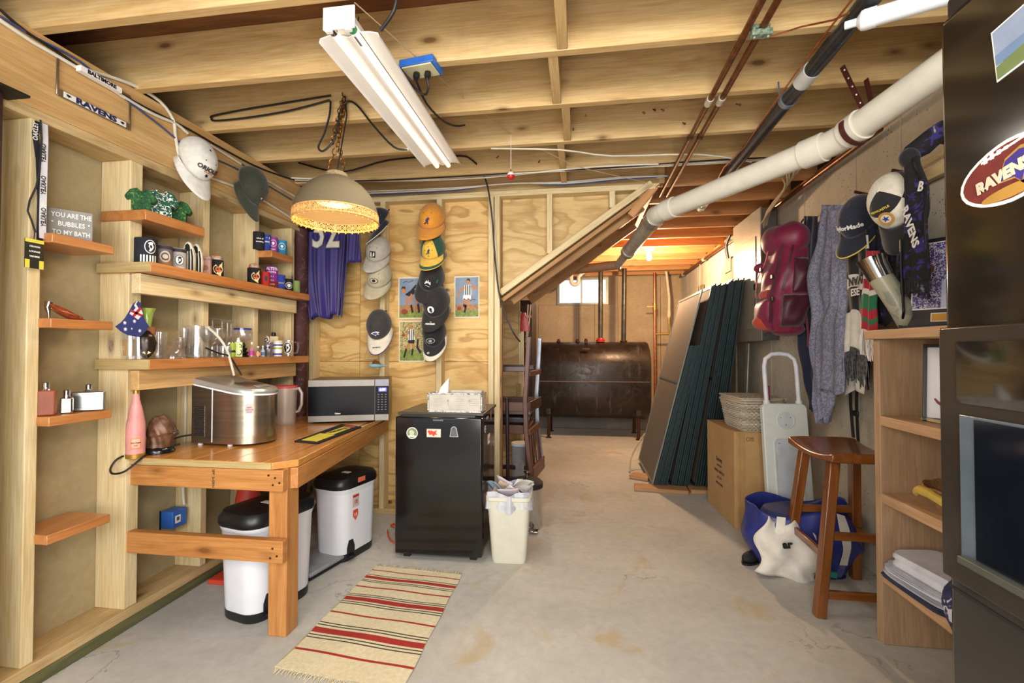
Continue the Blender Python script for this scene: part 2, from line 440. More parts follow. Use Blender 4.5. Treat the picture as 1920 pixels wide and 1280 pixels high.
# --- ceiling: subfloor sheet, joists, blocking
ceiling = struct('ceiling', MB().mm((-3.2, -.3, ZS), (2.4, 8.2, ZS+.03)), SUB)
jy = [.20, .60, 1.00, 1.40, 1.80, 2.20, 2.60, 3.00]
for y in jy:
    board('joist', (-2.45, y+.02, (ZJ+ZS)/2), (XR+.05, y+.02, (ZJ+ZS)/2), .04, ZS-ZJ, JW, ceiling)
for y in [3.40, 3.80, 4.20, 4.60, 5.0, 5.4, 5.8, 6.2, 6.6, 7.0, 7.4]:
    x0 = .56 if y < 4.5 else -1.5
    board('joist', (x0, y+.02, (ZJ+ZS)/2), (XR+.05, y+.02, (ZJ+ZS)/2), .04, ZS-ZJ, FW, ceiling)
for i, y in enumerate(jy[1:-1]):
    x = (-.06, -.10)[i % 2]
    board('blocking', (x, y+.04, (ZJ+ZS)/2-.004), (x, jy[i+2], (ZJ+ZS)/2-.004), .04, ZS-ZJ-.012, JW, ceiling)
board('blocking', (-.10, 3.04, 2.50), (-.10, 3.30, 2.50), .04, .21, JW, ceiling)
board('joist', (.54, 3.34, (ZJ+ZS)/2), (.54, 4.55, (ZJ+ZS)/2), .04, ZS-ZJ, FW, ceiling)
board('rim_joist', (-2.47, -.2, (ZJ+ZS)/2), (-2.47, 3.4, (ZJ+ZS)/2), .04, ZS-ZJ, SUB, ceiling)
# --- left wall
wl = struct('wall_left', MB().mm((-2.16, -.6, 0), (-2.12, 3.02, 2.10)), BOARD)
for i, y in enumerate([1.00, 1.42, 1.81, 2.21, 2.60, 2.965]):
    wdt = .06 if i == 2 else .04
    board('stud', (XL-.075, y+.005, .085), (XL-.075, y+.005, 2.065), .15, wdt, SW, wl, up=(0, 1, 0))
board('bottom_plate', (XL-.07, .3, .065), (XL-.07, 3.0, .065), .165, .04, SW2, wl)
board('sill_plate', (XL-.07, .3, .0225), (XL-.07, 3.0, .0225), .175, .045, GT, wl)
board('top_plate', (XL-.075, .3, 2.085), (XL-.075, 3.05, 2.085), .15, .04, SW2, wl)
board('band_beam', (XL-.04, 1.235, 2.248), (XL-.04, 3.32, 2.248), .08, .285, BW, wl, bev=.002)
board('band_beam', (XL-.04, .2, 2.248), (XL-.04, 1.231, 2.248), .08, .285, BW, wl, bev=.002)
struct('wall_left_end', MB().mm((-2.9, 3.0, 0), (-2.86, 3.5, 2.6)).mm((-2.9, -.6, 0), (-2.86, 3.0, 2.6)), BOARD)
# --- back wall: framing in front, plywood behind
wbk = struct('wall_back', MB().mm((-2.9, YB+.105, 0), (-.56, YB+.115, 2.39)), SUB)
for x0, x1, z0, z1 in [(-2.88, -1.68, 0, 1.13), (-1.68, -.565, 0, 1.13), (-2.88, -1.68, 1.133, 2.37), (-1.68, -.565, 1.133, 2.37)]:
    M = Matrix.Translation(((x0+x1)/2, YB+.096, (z0+z1)/2))
    obj('plywood_sheet', (MB().box((0, 0, 0), (x1-x0-.003, .014, z1-z0)), PLY), wbk, M, True, bev=.002)
for x in [-2.48, -2.03, -1.46, -1.02, -.63, -.585]:
    board('stud', (x, YB+.045, .04), (x, YB+.045, 2.34), .09, .04, SW, wbk, up=(1, 0, 0))
board('bottom_plate', (-2.88, YB+.045, .02), (-.56, YB+.045, .02), .09, .04, SW2, wbk)
board('top_plate', (-2.88, YB+.045, 2.355), (.53, YB+.045, 2.355), .09, .04, SW, wbk)
board('rim_joist', (-2.45, YB+.06, 2.505), (.60, YB+.06, 2.505), .04, .235, JW, wbk)
# stair enclosure above the sloped plate
wst = struct('wall_stair', MB().prism([(-.56, 1.66), (.50, 2.37), (-.56, 2.37)], 0, .014, Matrix(((1, 0, 0, 0), (0, 0, 1, YB+.089), (0, 1, 0, 0), (0, 0, 0, 1)))), PLY2)
def slope(x): return 1.60+(x+.60)*(2.385-1.60)/(1.115)
for x in [-.205, .235]:
    board('stud', (x, YB+.045, slope(x)+.03), (x, YB+.045, 2.335), .09, .04, SW, wst, up=(1, 0, 0))
board('sloped_plate', (-.563, YB+.040, slope(-.563)+.006), (.505, YB+.040, slope(.505)+.002), .09, .045, SW, wst)
board('sloped_plate', (-.55, YB+.05, slope(-.55)-.055), (.50, YB+.05, slope(.50)-.055), .075, .03, ST, wst)
dz = (2.385-1.60)/1.115
board('trim_block', (.36, YB+.03, 2.16), (.53, YB+.03, 2.36), .04, .05, FW, wst)
for y, off, xa, xb in ((3.47, .045, -.56, .40), (4.42, .115, -.52, .46)):
    board('stair_stringer', (xa, y, slope(xa)+off), (xb, y, slope(xb)+off), .04, .27, ST, wst)
for i in range(5):
    x = -.50+i*.20
    board('stair_tread', (x, 3.5, slope(x)+.11), (x, 4.4, slope(x)+.11), .22, .03, ST, wst)
wus = struct('wall_under_stair', MB().mm((-1.6, 4.42, 0), (-.56, 4.434, 1.7)), PLY2)
board('stud', (-.545, 4.39, 0), (-.545, 4.39, 1.46), .04, .045, SW, wus, up=(1, 0, 0))
board('stud', (-.56, 4.36, 0), (-.56, 4.36, .9), .03, .04, EG, wus, up=(1, 0, 0))
# --- right wall : concrete pours separated by form seams
wr = struct('wall_right', MB().mm((XR+.01, -.6, 0), (XR+.3, YF+.3, 2.62)), concrete('form_seam_concrete', '4b4234', '3a3226'))
ys = [-.6, .2, .85, 1.5, 2.1, 2.55, 2.93, 3.55, 4.15, 4.75, 5.35, 5.95, 6.55, 7.15, YF]
for a, b_ in zip(ys[:-1], ys[1:]):
    obj('concrete_panel', (MB().mm((XR-.01+.004*((int(a*10)) % 2), a+.003, 0), (XR+.03, b_-.003, 2.39)), WALLR), wr, Matrix(), True, bev=.003)
board('sill_plate', (XR+.06, -.5, 2.41), (XR+.06, YF, 2.41), .13, .04, FW, wr)
# --- far wall with window
wf = struct('wall_far', MB().mm((-3, YF+.02, 0), (2, YF+.3, 1.955)).mm((-3, YF+.02, 2.385), (2, YF+.3, 2.62)).mm((-3, YF+.02, 1.955), (-.35, YF+.3, 2.385)).mm((.47, YF+.02, 1.955), (2, YF+.3, 2.385)), WALLF)
xs = [-3, -1.3, -.66, .0, .25, .62, 1.28, 2]
for a, b_ in zip(xs[:-1], xs[1:]):
    lo = b_ > -.4 and a < .5
    mb = MB()
    if lo: mb.mm((a+.002, YF-.01, 0), (b_-.002, YF+.05, 1.95))
    else: mb.mm((a+.002, YF-.01, 0), (b_-.002, YF+.05, 2.39))
    obj('concrete_panel', (mb, WALLF), wf, Matrix(), True, bev=.003)
obj('footing_curb', (MB().mm((-1.6, YF-.28, 0), (1.58, YF-.02, .24)), concrete('curb_concrete', '8d857a', '6d675e', None, .4, 2)), wf, Matrix(), True, bev=.01)
WF_ = mat('white_vinyl', 'dfe6e6', .4); SKYP = mat('window_daylight_glass', 'ffffff', .3, emit=(.90, .96, 1.0), es=1.15, var=.01)
wn = struct('window_1', MB().mm((-.35, YF-.01, 1.955), (.47, YF+.04, 1.985)).mm((-.35, YF-.01, 2.355), (.47, YF+.04, 2.385)).mm((-.35, YF-.01, 1.985), (-.31, YF+.04, 2.355)).mm((.43, YF-.01, 1.985), (.47, YF+.04, 2.355)), mat('aluminium_window', '98a09c', .4, .3))
part('mullion', MB().mm((.03, YF+.0, 1.985), (.06, YF+.03, 2.355)), WF_, wn)
for a, b_ in ((-.31, .03), (.06, .43)):
    part('pane', MB().mm((a, YF+.018, 1.985), (b_, YF+.022, 2.355)), SKYP, wn)
# --- wall behind the camera stays open; near-left post and boards
def post(name, label, x, y, r, z1=2.12):
    t = T(name, label, 'post', (x, y, 0))
    part('shaft', MB().lathe([(r, .0), (r, z1)], n=24), STEEL_RUST, t, False)
    part('cap_plate', MB().box((0, 0, z1+.004), (.2, .15, .008)), mat('dark_iron', '2c2a22', .5, .6), t, False)
    return t
post('steel_post', 'rusty maroon steel support post at the left edge of the photo', -1.975, 1.26, .055, 2.09)
post('steel_post', 'brown steel support post in the corner beside the purple jersey', -2.00, 3.10, .055, 2.09)
tag(board('nailed_board', (-1.80, .95, 1.60), (-1.80, .95, 2.10), .03, .16, BW, None, up=(0, 1, 0)), 'upright pale board fixed high in front of the rusty maroon post', 'board')
# ================================================================== PIPES, WIRES, LIGHTS UNDER THE JOISTS
PVC = mat('white_pvc', 'd9d4c4', .35, var=.04); PVCG = mat('grey_pvc', 'a8a498', .22, .35, var=.05)
COPPER = mat('aged_copper', '7a4a28', .38, .75, var=.3, sc=30, bmp=.1); COPPERB = mat('bright_copper', 'c0754a', .3, .8, var=.2, sc=20)
DPIPE = mat('black_steel_pipe', '3d4046', .28, .55, var=.25, sc=20); GALV = mat('galvanised_pipe', 'c4beac', .35, .25, var=.2, sc=25)
IRON = mat('rusty_iron', '4a2c1c', .7, .5, var=.3, sc=40, bmp=.3); BLK = mat('black_plastic', '17171a', .38, var=.1)
BLKM = mat('matt_black', '1d1d1f', .75, var=.15); WHT = mat('white_plastic', 'e6e8ea', .4, var=.03)
WCAB = mat('white_cable_sheath', 'd5cfbd', .5); BCAB = mat('black_cable_sheath', '1c1a18', .5); BLUC = mat('blue_cable_sheath', '3a4a78', .5)
BLUE = mat('blue_plastic_box', '2f66b8', .4); CHROME = mat('chrome', 'c9c9c9', .12, 1, var=.03); STEEL = mat('brushed_steel', 'aa9c88', .26, .93, var=.10, sc=3, stretch=(1, 1, 30))
WENAM = mat('white_enamel', 'ece8e2', .35, var=.02); RED = mat('red_plastic', 'b02420', .35); YEL = mat('yellow_print', 'd8c848', .5)
WPR = mat('white_print', 'e8e6e0', .6, var=.03); BPR = mat('black_print', '17161a', .6, var=.05); NAVP = mat('navy_print', '22264e', .6)
def pipe(name, label, pts, r, m, cat='pipe', n=20, group=None, bands=()):
    t = T(name, label, cat, pts[0], group=group)
    mb = MB().tube(pts, r, n); part('pipe_run', mb, m, t)
    for (p0, p1, rr, mm_, nm) in bands: part(nm, MB().tube([p0, p1], rr, n), mm_, t)
    return t
def arc(a, b_, c, k=6):
    a, b_, c = map(Vector, (a, b_, c)); return [(1-t)**2*a+2*t*(1-t)*b_+t*t*c for t in [i/k for i in range(k+1)]]
A_ = Vector((1.10, 2.16, 2.115)); B_ = Vector((.50, 3.03, 2.085)); A0 = Vector((1.54, .55, 2.32)); C_ = Vector((.385, 4.64, 2.06))
def tow(a, b_, d): return a+(b_-a).normalized()*d
t = T('drain_pipe', 'fat white plastic drain pipe with two elbows slung below the joists', 'pipe', tuple(A_))
part('pipe_run', MB().tube([A0]+arc(tow(A_, A0, .07), A_, tow(A_, B_, .07))+arc(tow(B_, A_, .06), B_, tow(B_, C_, .06)), .056, 24), PVC, t)
part('coupling', MB().tube([tow(A_, A0, .06), tow(A_, A0, .13)], .064, 24), PVC, t)
part('coupling', MB().tube([tow(A_, B_, .05), tow(A_, B_, .14)], .064, 24), PVC, t)
part('coupling', MB().tube([tow(B_, A_, .06), tow(B_, A_, .14)], .063, 24), PVC, t)
part('coupling', MB().tube([tow(B_, C_, .05), tow(B_, C_, .17)], .064, 24), PVCG, t)
D1 = tow(B_, C_, 1.05)
part('metal_run', MB().tube([tow(B_, C_, .1), D1], .055, 24), GALV, t)
part('metal_run', MB().tube([D1, C_], .038, 20), GALV, t)
part('coupling', MB().tube([tow(D1, B_, .05), tow(D1, C_, .04)], .062, 20), PVCG, t)
part('branch_run', MB().tube([C_+Vector((.02, .02, 0)), C_+Vector((-.34, .1, -.02)), C_+Vector((-.7, .2, -.03))], .045, 18), mat('brown_drain_pipe', '9a7a58', .5), t)
# perforated hanger strap
t = T('hanger_strap', 'brown perforated metal strap looped round the fat white drain pipe', 'strap', tuple(A_))
hc = tow(A_, A0, .10); dr = (A0-A_).normalized(); sd = dr.cross(Vector((0, 0, 1))).normalized(); upv = sd.cross(dr)
pts = [hc+sd*.069*math.cos(a)+upv*.069*math.sin(a) for a in [R(-200+i*11) for i in range(21)]]
pts = [hc+Vector((-.05, .0, .26))]+pts
def ribbon(pts, wd, wv, th=.002):
    mb = MB(); R_ = []
    for i, p in enumerate(pts):
        p = Vector(p); tn = (Vector(pts[min(i+1, len(pts)-1)])-Vector(pts[max(i-1, 0)])).normalized(); n_ = tn.cross(wv).normalized()
        R_.append([p-wv*wd/2-n_*th, p+wv*wd/2-n_*th, p+wv*wd/2+n_*th, p-wv*wd/2+n_*th])
    return mb.rings(R_)
part('strap', ribbon(pts, .022, dr), mat('brown_painted_strap', '4a201c', .5), t)
part('strap', ribbon([hc+Vector((.05, .02, .21)), hc+Vector((.07, .03, .14)), hc+Vector((.075, .03, .06))], .02, dr), mat('brown_painted_strap_b', '4a201c', .5), t)
mb = MB()
for i in range(7):
    p = pts[0].lerp(pts[1], (i+.5)/7); mb.ell(p-dr*0+Vector((0, -.0035, 0)), (.004, .004, .004), 8, 6)
part('strap_hole', mb, WPR, t)
for i, x in enumerate((.597, .648)):
    t = pipe('water_pipe', ['thin brown copper pipe running front to back, left one of the pair', 'thin brown copper pipe running front to back, right one of the pair'][i],
         [(x, .3, 2.365), (x, 3.55, 2.365)], .0125, COPPER, 'pipe', 12,
         bands=[((x, 2.20, 2.365), (x, 2.25, 2.365), .017, GALV, 'solder_coupling'), ((x, 2.58, 2.365), (x, 2.60, 2.365), .016, IRON, 'hanger_clip')])
t = T('ground_clamp', 'corroded bronze clamp with blue-green verdigris on the copper pipes', 'clamp', (.645, 1.75, 2.34))
part('jaw', MB().box((.645, 1.74, 2.345), (.07, .03, .022)).box((.645, 1.75, 2.372), (.06, .03, .014)), mat('verdigris', '7d8f7a', .7, .4, var=.4, sc=80, bmp=.3), t, bev=.003)
part('screw', MB().tube([(.668, 1.74, 2.33), (.668, 1.74, 2.385)], .004, 8).tube([(.622, 1.74, 2.33), (.622, 1.74, 2.385)], .004, 8), GALV, t)
part('ground_wire', MB().tube([(.68, 1.745, 2.335), (.76, 1.70, 2.33), (.82, 1.62, 2.29), (.84, 1.57, 2.275)], .0035, 6), COPPERB, t)
xb = .91
t = T('conduit_pipe', 'dark grey pipe with pale bands running front to back beside the fat white pipe', 'pipe', (xb, 2, 2.3))
part('pipe_run', MB().tube([(xb-.02, .3, 2.32), (xb, 3.1, 2.30)], .031, 20), DPIPE, t)
part('metal_end', MB().tube([(xb, 3.08, 2.30), (xb, 3.62, 2.29)], .023, 18), GALV, t)
part('collar', MB().tube([(xb, 3.05, 2.30), (xb, 3.12, 2.30)], .029, 18).tube([(xb, 3.50, 2.292), (xb, 3.56, 2.292)], .030, 18), GALV, t)
part('band', MB().tube([(xb-.008, 1.93, 2.31), (xb-.008, 2.02, 2.31)], .0345, 20), mat('pale_tape', 'c4c4c0', .5), t)
part('hanger_ring', MB().tube([(xb-.006, 2.14, 2.31), (xb-.006, 2.165, 2.31)], .037, 20).tube([(xb-.04, 2.15, 2.31), (xb-.045, 2.15, 2.39)], .004, 6), mat('zinc_ring', '8792a0', .35, .7), t)
part('end_cap', MB().tube([(xb, 3.60, 2.29), (xb, 3.64, 2.29)], .032, 14), mat('yellowed_fitting', 'cfc7a0', .5), t)
tag(obj('taped_wire', (MB().tube([(xb-.05, .9, 2.33), (xb-.055, 1.5, 2.325), (xb-.065, 1.8, 2.31), (xb-.045, 2.2, 2.32), (xb-.035, 2.6, 2.30), (xb-.05, 2.9, 2.31), (xb-.03, 3.1, 2.31)], .0035, 6), COPPERB)), 'thin copper wire following the dark grey pipe below the joists', 'wire')
p0 = az(1606, 42, 2.25); p1 = az(1775, -8, 2.23); d_ = (p1-p0).normalized()
t = T('white_tube', 'short white capped plastic tube at the top right by the black refrigerator', 'tube', tuple(p0))
part('tube_body', MB().tube([p0+d_*.03, p1+d_*.3], .027, 20), WHT, t)
part('cap', MB().tube([p0+d_*.0, p0+d_*.012, p0+d_*.02, p0+d_*.05], [.012, .028, .030, .030], 20), WHT, t)
part('nozzle', MB().tube([p0-d_*.03, p0+d_*.004], .012, 14), WHT, t)
# steel conduit along the right wall + cable bundle
t = T('wall_conduit', 'long rusty steel conduit running along the top of the right wall', 'pipe', (1.53, 2.6, 2.33))
part('pipe_run', MB().tube([(1.50, 2.55, 2.33), (1.53, 4.2, 2.34)], .016, 12), COPPER, t)
part('pipe_run', MB().tube([(1.53, 4.2, 2.34), (1.54, 5.1, 2.345)], .026, 14), PVCG, t)
part('pipe_run', MB().tube([(1.54, 5.1, 2.345), (1.55, 7.45, 2.35)], .017, 12), COPPER, t)
part('strap_clip', MB().tube([(1.54, 6.0, 2.345), (1.54, 6.05, 2.345)], .025, 12).tube([(1.55, 7.2, 2.35), (1.55, 7.25, 2.35)], .025, 12), GALV, t)
TAN = mat('tan_cable_sheath', 'b0a080', .55)
for i in range(9):
    a = i*.014
    pts = [Vector((1.36+.02*math.sin(i*2), 3.0+.08*i*.5, 2.375)), Vector((1.42, 3.35+a, 2.365-.004*i)), Vector((1.46+.01*math.cos(i), 3.75+a*2, 2.33-.012*i)), Vector((1.50-.008*(i % 3), 3.98+a, 2.22-.02*i)), Vector((1.52+.006*(i % 2), 4.0+a*.6, 2.0-.02*i)), Vector((1.52, 4.03+a*.5, 1.80))]
    if i > 4: pts = pts[:4]+[Vector((1.48-.01*(i % 2), 4.15+a, 2.27)), Vector((1.50, 4.3+a, 2.20))]
    P = []
    for k in range(len(pts)-1):
        q0 = pts[max(0, k-1)]; q1 = pts[k]; q2 = pts[k+1]; q3 = pts[min(len(pts)-1, k+2)]
        for u in (0, .33, .66): P.append(.5*((2*q1)+(-q0+q2)*u+(2*q0-5*q1+4*q2-q3)*u*u+(-q0+3*q1-3*q2+q3)*u**3))
    P.append(pts[-1])
    tag(obj('electrical_cable', (MB().tube(P, .0065, 6), TAN)), 'tan electrical cable bending down in the bundle above the grey breaker panel', 'cable', 'cable bundle above the breaker panel')
def cable(pts, r, m, label, group=None, name='electrical_cable', cat='cable', sm=3):
    pts = [Vector(p) for p in pts]; P = []
    for k in range(len(pts)-1):
        q0 = pts[max(0, k-1)]; q1 = pts[k]; q2 = pts[k+1]; q3 = pts[min(len(pts)-1, k+2)]
        for j in range(sm):
            u = j/sm; P.append(.5*((2*q1)+(-q0+q2)*u+(2*q0-5*q1+4*q2-q3)*u*u+(-q0+3*q1-3*q2+q3)*u**3))
    P.append(pts[-1])
    return tag(obj(name, (MB().tube(P, r, 7), m)), label, cat, group)
zc = 2.375
for k, (ys_, m_) in enumerate((((2.98, 3.0, 2.96, 2.99, 3.0), WCAB), ((2.94, 2.97, 3.0, 2.95, 2.98), WCAB), ((3.0, 2.93, 2.955, 2.985, 2.95), BCAB))):
    cable([(-1.9, ys_[0]-.1, 2.37), (-1.3, ys_[1], zc-.01*k), (-.6, ys_[2], zc-.012), (.1, ys_[3], zc), (.85, ys_[4], zc), (1.5, ys_[0]-.02, zc)], .005, m_,
          ['white cable stapled under the joists, first of two running across the room', 'white cable stapled under the joists, second of two running across the room', 'black cable stapled under the joists across the room'][k])
for k, m_ in enumerate((WCAB, WCAB, BLUC)):
    cable([(-1.6, 3.24+.01*k, 2.40-.012*k), (-.9, 3.25, 2.395-.01*k), (-.5, 3.24+.01*k, 2.402+.006*k), (-.1, 3.26, 2.40-.01*k), (.3, 3.25, 2.41-.008*k), (.62, 3.2, 2.38)], .005, m_,
          ['upper white cable along the top of the plywood wall', 'lower white cable along the top of the plywood wall', 'blue cable along the top of the plywood wall'][k])
cable([(1.05, 3.0, 2.37), (.7, 2.86, 2.38), (.2, 2.80, 2.375), (-.1, 2.66, 2.37), (-.5, 2.62, 2.385)], .0045, WCAB, 'white cable slanting under the joists towards the copper pipes')
# cables on the left beam
XB = XL+.004
def bp(px, py, X=XB+.006): return ax(px, py, X)
cable([bp(0, 38), bp(60, 78), bp(95, 98), bp(180, 148), bp(245, 190), bp(290, 215), bp(330, 232), bp(352, 250)], .007, WCAB, 'white cable running down the left beam behind the metal licence frame')
cable([bp(160, 130), bp(210, 145), bp(255, 162), bp(300, 190), bp(325, 225), bp(330, 262), bp(345, 310), bp(400, 335), bp(470, 362), bp(545, 408)], .007, WCAB, 'white cable looping on the left beam towards the white cap')
cable([bp(395, 272), bp(440, 300), bp(500, 338), bp(560, 372)], .006, WCAB, 'white cable on the left beam between the white cap and the lamp')
cable([bp(0, 18), bp(50, 60), bp(120, 105), bp(190, 155), bp(270, 200), bp(350, 240), bp(420, 280), bp(500, 320), bp(600, 352)], .005, BCAB, 'black cable running along the upper edge of the left beam', sm=4)
cable([bp(0, 30), bp(70, 72), bp(150, 115), bp(235, 185), bp(300, 235), bp(355, 278), bp(420, 305), bp(480, 335), bp(548, 375)], .004, BLUC, 'thin blue cable running down the left beam')
# ---- fluorescent strip light
t = T('strip_light', 'white two-tube fluorescent strip light hanging under the joists', 'ceiling light', (-.77, 1.96, 2.27))
prof = [(-.108, .0), (-.104, .012), (-.075, .020), (-.052, .022), (-.035, .022), (-.014, .012), (.0, .008), (.014, .012), (.035, .022), (.052, .022), (.075, .020), (.104, .012), (.108, .0)]
prof2 = [(x, z+.004) for x, z in prof[::-1]]
def yprism(poly, y0, y1): return MB().prism(poly, y0, y1, Matrix(((1, 0, 0, 0), (0, 0, 1, 0), (0, 1, 0, 0), (0, 0, 0, 1))))
part('reflector', yprism(prof+prof2, -.50, .60), WENAM, t, False)
part('housing', yprism([(-.045, .022), (-.035, .06), (.035, .06), (.045, .022)], -.56, .61), WENAM, t, False, bev=.003)
part('end_plate', MB().box((0, -.565, .03), (.11, .006, .075)), WENAM, t, False, bev=.002)
TUBE = mat('lit_tube', 'fff6ea', .4, emit=(1.0, .93, .84), es=.75, var=.01)
for s in (-.034, .034):
    tb = part('lamp_tube', MB().tube([(s, -.545, .006), (s, .60, .006)], .013, 14), TUBE, t, False)
    obj('tube_end', (MB().tube([(s, -.56, .006), (s, -.535, .006)], .0145, 14), CHROME if s < 0 else mat('green_tube_end', '3a9a6a', .4)), tb)
    part('lamp_holder', MB().box((s, -.566, .008), (.022, .016, .05)).box((s, -.572, .004), (.012, .012, .03)), WENAM, t, False, bev=.002)
part('printed_label', MB().box((.034, -.50, -.0075), (.008, .05, .0006)), mat('grey_print', '77747a', .6), t, False)
for y in (-.45, .5):
    part('hanging_wire', MB().tube([(0, y, .06), (0, y+.02, .13)], .0025, 6), BLK, t, False)
cable([(-.66, 1.47, 2.30), (-.60, 1.44, 2.34), (-.585, 1.43, 2.40)], .006, BCAB, 'black power cord looping from the near end of the strip light', cat='cord')
op = az(790, 132, 2.372)
t = T('ceiling_outlet', 'ivory electrical outlet in a blue box under the joist by the strip light', 'outlet', tuple(op))
Ro = Matrix.Rotation(R(-8), 4, 'Z')
part('box', MB().box((0, 0, .012), (.15, .10, .03), Ro), BLUE, t, False, bev=.003)
part('cover_plate', MB().box((0, -.006, -.007), (.13, .085, .006), Ro), mat('ivory_plate', 'cdc49a', .4), t, False, bev=.002)
for s in (-.02, .028):
    pl = part('plug', MB().tube([(s, 0, -.01), (s, -.004, -.028), (s, -.01, -.04)], [.013, .014, .009], 12), BLK, t, False)
cable([op+Vector((.028, -.01, -.04)), op+Vector((.03, .0, -.075)), op+Vector((0, .03, -.085)), op+Vector((-.05, -.02, -.05)), op+Vector((-.09, -.18, -.03))], .005, BCAB, 'black plug cord from the ceiling outlet to the near side of the strip light', cat='cord')
cable([op+Vector((-.02, -.01, -.04)), op+Vector((-.02, .12, -.07)), op+Vector((.0, .3, -.06)), op+Vector((.03, .42, -.03)), op+Vector((.07, .46, -.01))], .005, BCAB, 'black plug cord from the ceiling outlet towards the back of the room', cat='cord')
# pull string with bobber
bb = ay(958, 328, 2.60)
t = T('pull_string', 'long pull string from the strip light with a red and white fishing float', 'string', tuple(bb))
tp = ay(958, 252, 2.60)
part('cord', MB().tube([ay(665, 5, 1.45), ay(770, 98, 1.75), ay(870, 185, 2.2), tp, ay(1080, 312, 2.9), ay(1215, 343, 3.25)], .0022, 6), mat('twine', 'b59a78', .8), t)
part('cord', MB().tube([tp, bb], .002, 6), mat('white_twine', 'd8d2c0', .8), t)
part('float_top', MB().lathe([(.001, .023), (.012, .021), (.020, .012), (.0235, .001)], tuple(bb-Vector((0, 0, .005))), 18), WHT, t)
part('float_bottom', MB().lathe([(.0235, .001), (.022, -.010), (.014, -.020), (.001, -.024)], tuple(bb-Vector((0, 0, .005))), 18), RED, t)
part('float_peg', MB().tube([bb+Vector((0, 0, .014)), bb+Vector((0, 0, .032))], .004, 8), RED, t)
# ---- pendant lamp
LX, LY = -1.222, 2.20
WK = None
m, nt, b = newmat('woven_wicker')
v = coords(nt, (1, 1, 1)); 
wv = N(nt, 'ShaderNodeTexWave', bands_direction='Z'); wv.inputs['Scale'].default_value = 95; wv.inputs['Distortion'].default_value = 1.5; wv.inputs['Detail'].default_value = 2; wv.inputs['Detail Scale'].default_value = 30
nt.links.new(v, wv.inputs['Vector'])
nt.links.new(ramp(nt, wv.outputs[0], [(.2, lin(hx('50452f'))), (.8, lin(hx('7c6c50')))]), b.inputs['Base Color']); b.inputs['Roughness'].default_value = .8
bump(nt, b, wv.outputs[0], .5, .004); WK = m
WARMWK = mat('bamboo_rim', 'c99a5a', .6, var=.2, sc=60); BRASS = mat('brass_chain', '8a5a28', .35, .8, var=.2)
t = T('pendant_lamp', 'woven wicker dome pendant lamp, lit, hanging from a brass chain', 'pendant lamp', rot=Matrix.Translation((LX, LY, 1.870)) @ Matrix.Diagonal((.86, .86, .95, 1)))
LS = .86
dome = [(.237, .048), (.233, .075), (.218, .115), (.192, .155), (.155, .192), (.115, .218), (.07, .238), (.052, .243)]
part('shade', MB().lathe(dome+[(r-.006, z-.004) for r, z in dome[::-1]]+[dome[0]], n=48, caps=False), WK, t, False)
part('crown_braid', MB().lathe([(.058, .236), (.064, .245), (.062, .262), (.048, .270), (.035, .262)], n=28, caps=False), mat('braided_cane', '9a8460', .8, var=.3, sc=90, bmp=.5), t, False)
lc = part('rim_hoop', MB().tube([(.238*math.cos(a), .238*math.sin(a), .046) for a in [2*math.pi*i/48 for i in range(48)]], .0045, 8, loop=True), WARMWK, t, False)
part('rim_hoop', MB().tube([(.242*math.cos(a), .242*math.sin(a), .002) for a in [2*math.pi*i/48 for i in range(48)]], .0055, 8, loop=True), WARMWK, t, False)
ringm = MB().tube([(0, .0145*math.cos(a), .0145*math.sin(a)) for a in [2*math.pi*i/14 for i in range(14)]], .0028, 6, loop=True).tube([(0, .006*math.cos(a), .006*math.sin(a)) for a in [2*math.pi*i/10 for i in range(10)]], .0022, 5, loop=True).mesh('rim_ring', WARMWK)
barm = MB().tube([(0, 0, -.022), (0, 0, .022)], .0025, 6).ell((0, 0, -.03), (.0045, .0045, .0045), 8, 6).mesh('rim_bar', WARMWK)
for i in range(36):
    a = 2*math.pi*i/36
    obj('rim_ring', ringm, t, Matrix.Rotation(a, 4, 'Z') @ Matrix.Translation((.240, 0, .024)))
    obj('rim_bar', barm, t, Matrix.Rotation(a+math.pi/36, 4, 'Z') @ Matrix.Translation((.240, 0, .024)))
GLOW = mat('lamp_glow', 'fff2d0', .4, emit=(1.0, .84, .5), es=1.5, var=.01)
part('diffuser_bowl', MB().ell((0, 0, .118), (.128, .128, .03), 28, 12), GLOW, t, False)
def chain(name, p0, p1, n, parent, m, rr=.014, th=.0022):
    p0 = Vector(p0); p1 = Vector(p1); d = p1-p0; L = d.length/n
    me = MB().tube([(rr*.8*math.cos(a), 0, L*.62*math.sin(a)) for a in [2*math.pi*i/12 for i in range(12)]], th, 5, loop=True).mesh('chain_link', m)
    Rm = d.to_track_quat('Z', 'Y').to_matrix().to_4x4()
    for i in range(n):
        M = Matrix.Translation(p0+d*(i+.5)/n) @ Rm @ Matrix.Rotation(R(90*(i % 2)+17*i), 4, 'Z')
        obj(name, me, parent, M, True)
hk = Vector((-1.175, 2.185, 2.50))
for s in (-.04, .04): chain('chain_link', (LX+s, LY, 2.14), (LX+.005+s*.3, LY, 2.245), 4, t, BRASS)
chain('chain_link', (LX+.003, LY, 2.235), hk, 12, t, BRASS)
chain('chain_link', (LX-.022, LY-.006, 2.27), hk+Vector((-.012, 0, -.02)), 11, t, BRASS)
chain('chain_link', (LX+.016, LY-.012, 2.30), hk+Vector((.012, -.01, -.02)), 9, t, BRASS)
part('hook', MB().tube([hk+Vector((0, .02, .01)), hk+Vector((0, -.015, 0)), hk+Vector((0, -.02, .015))], .003, 6), IRON, t)
part('power_cord', MB().tube([(LX+.005, LY, 2.14), hk+Vector((.02, -.01, -.1)), hk+Vector((.01, -.01, .0))], .004, 6), BCAB, t)
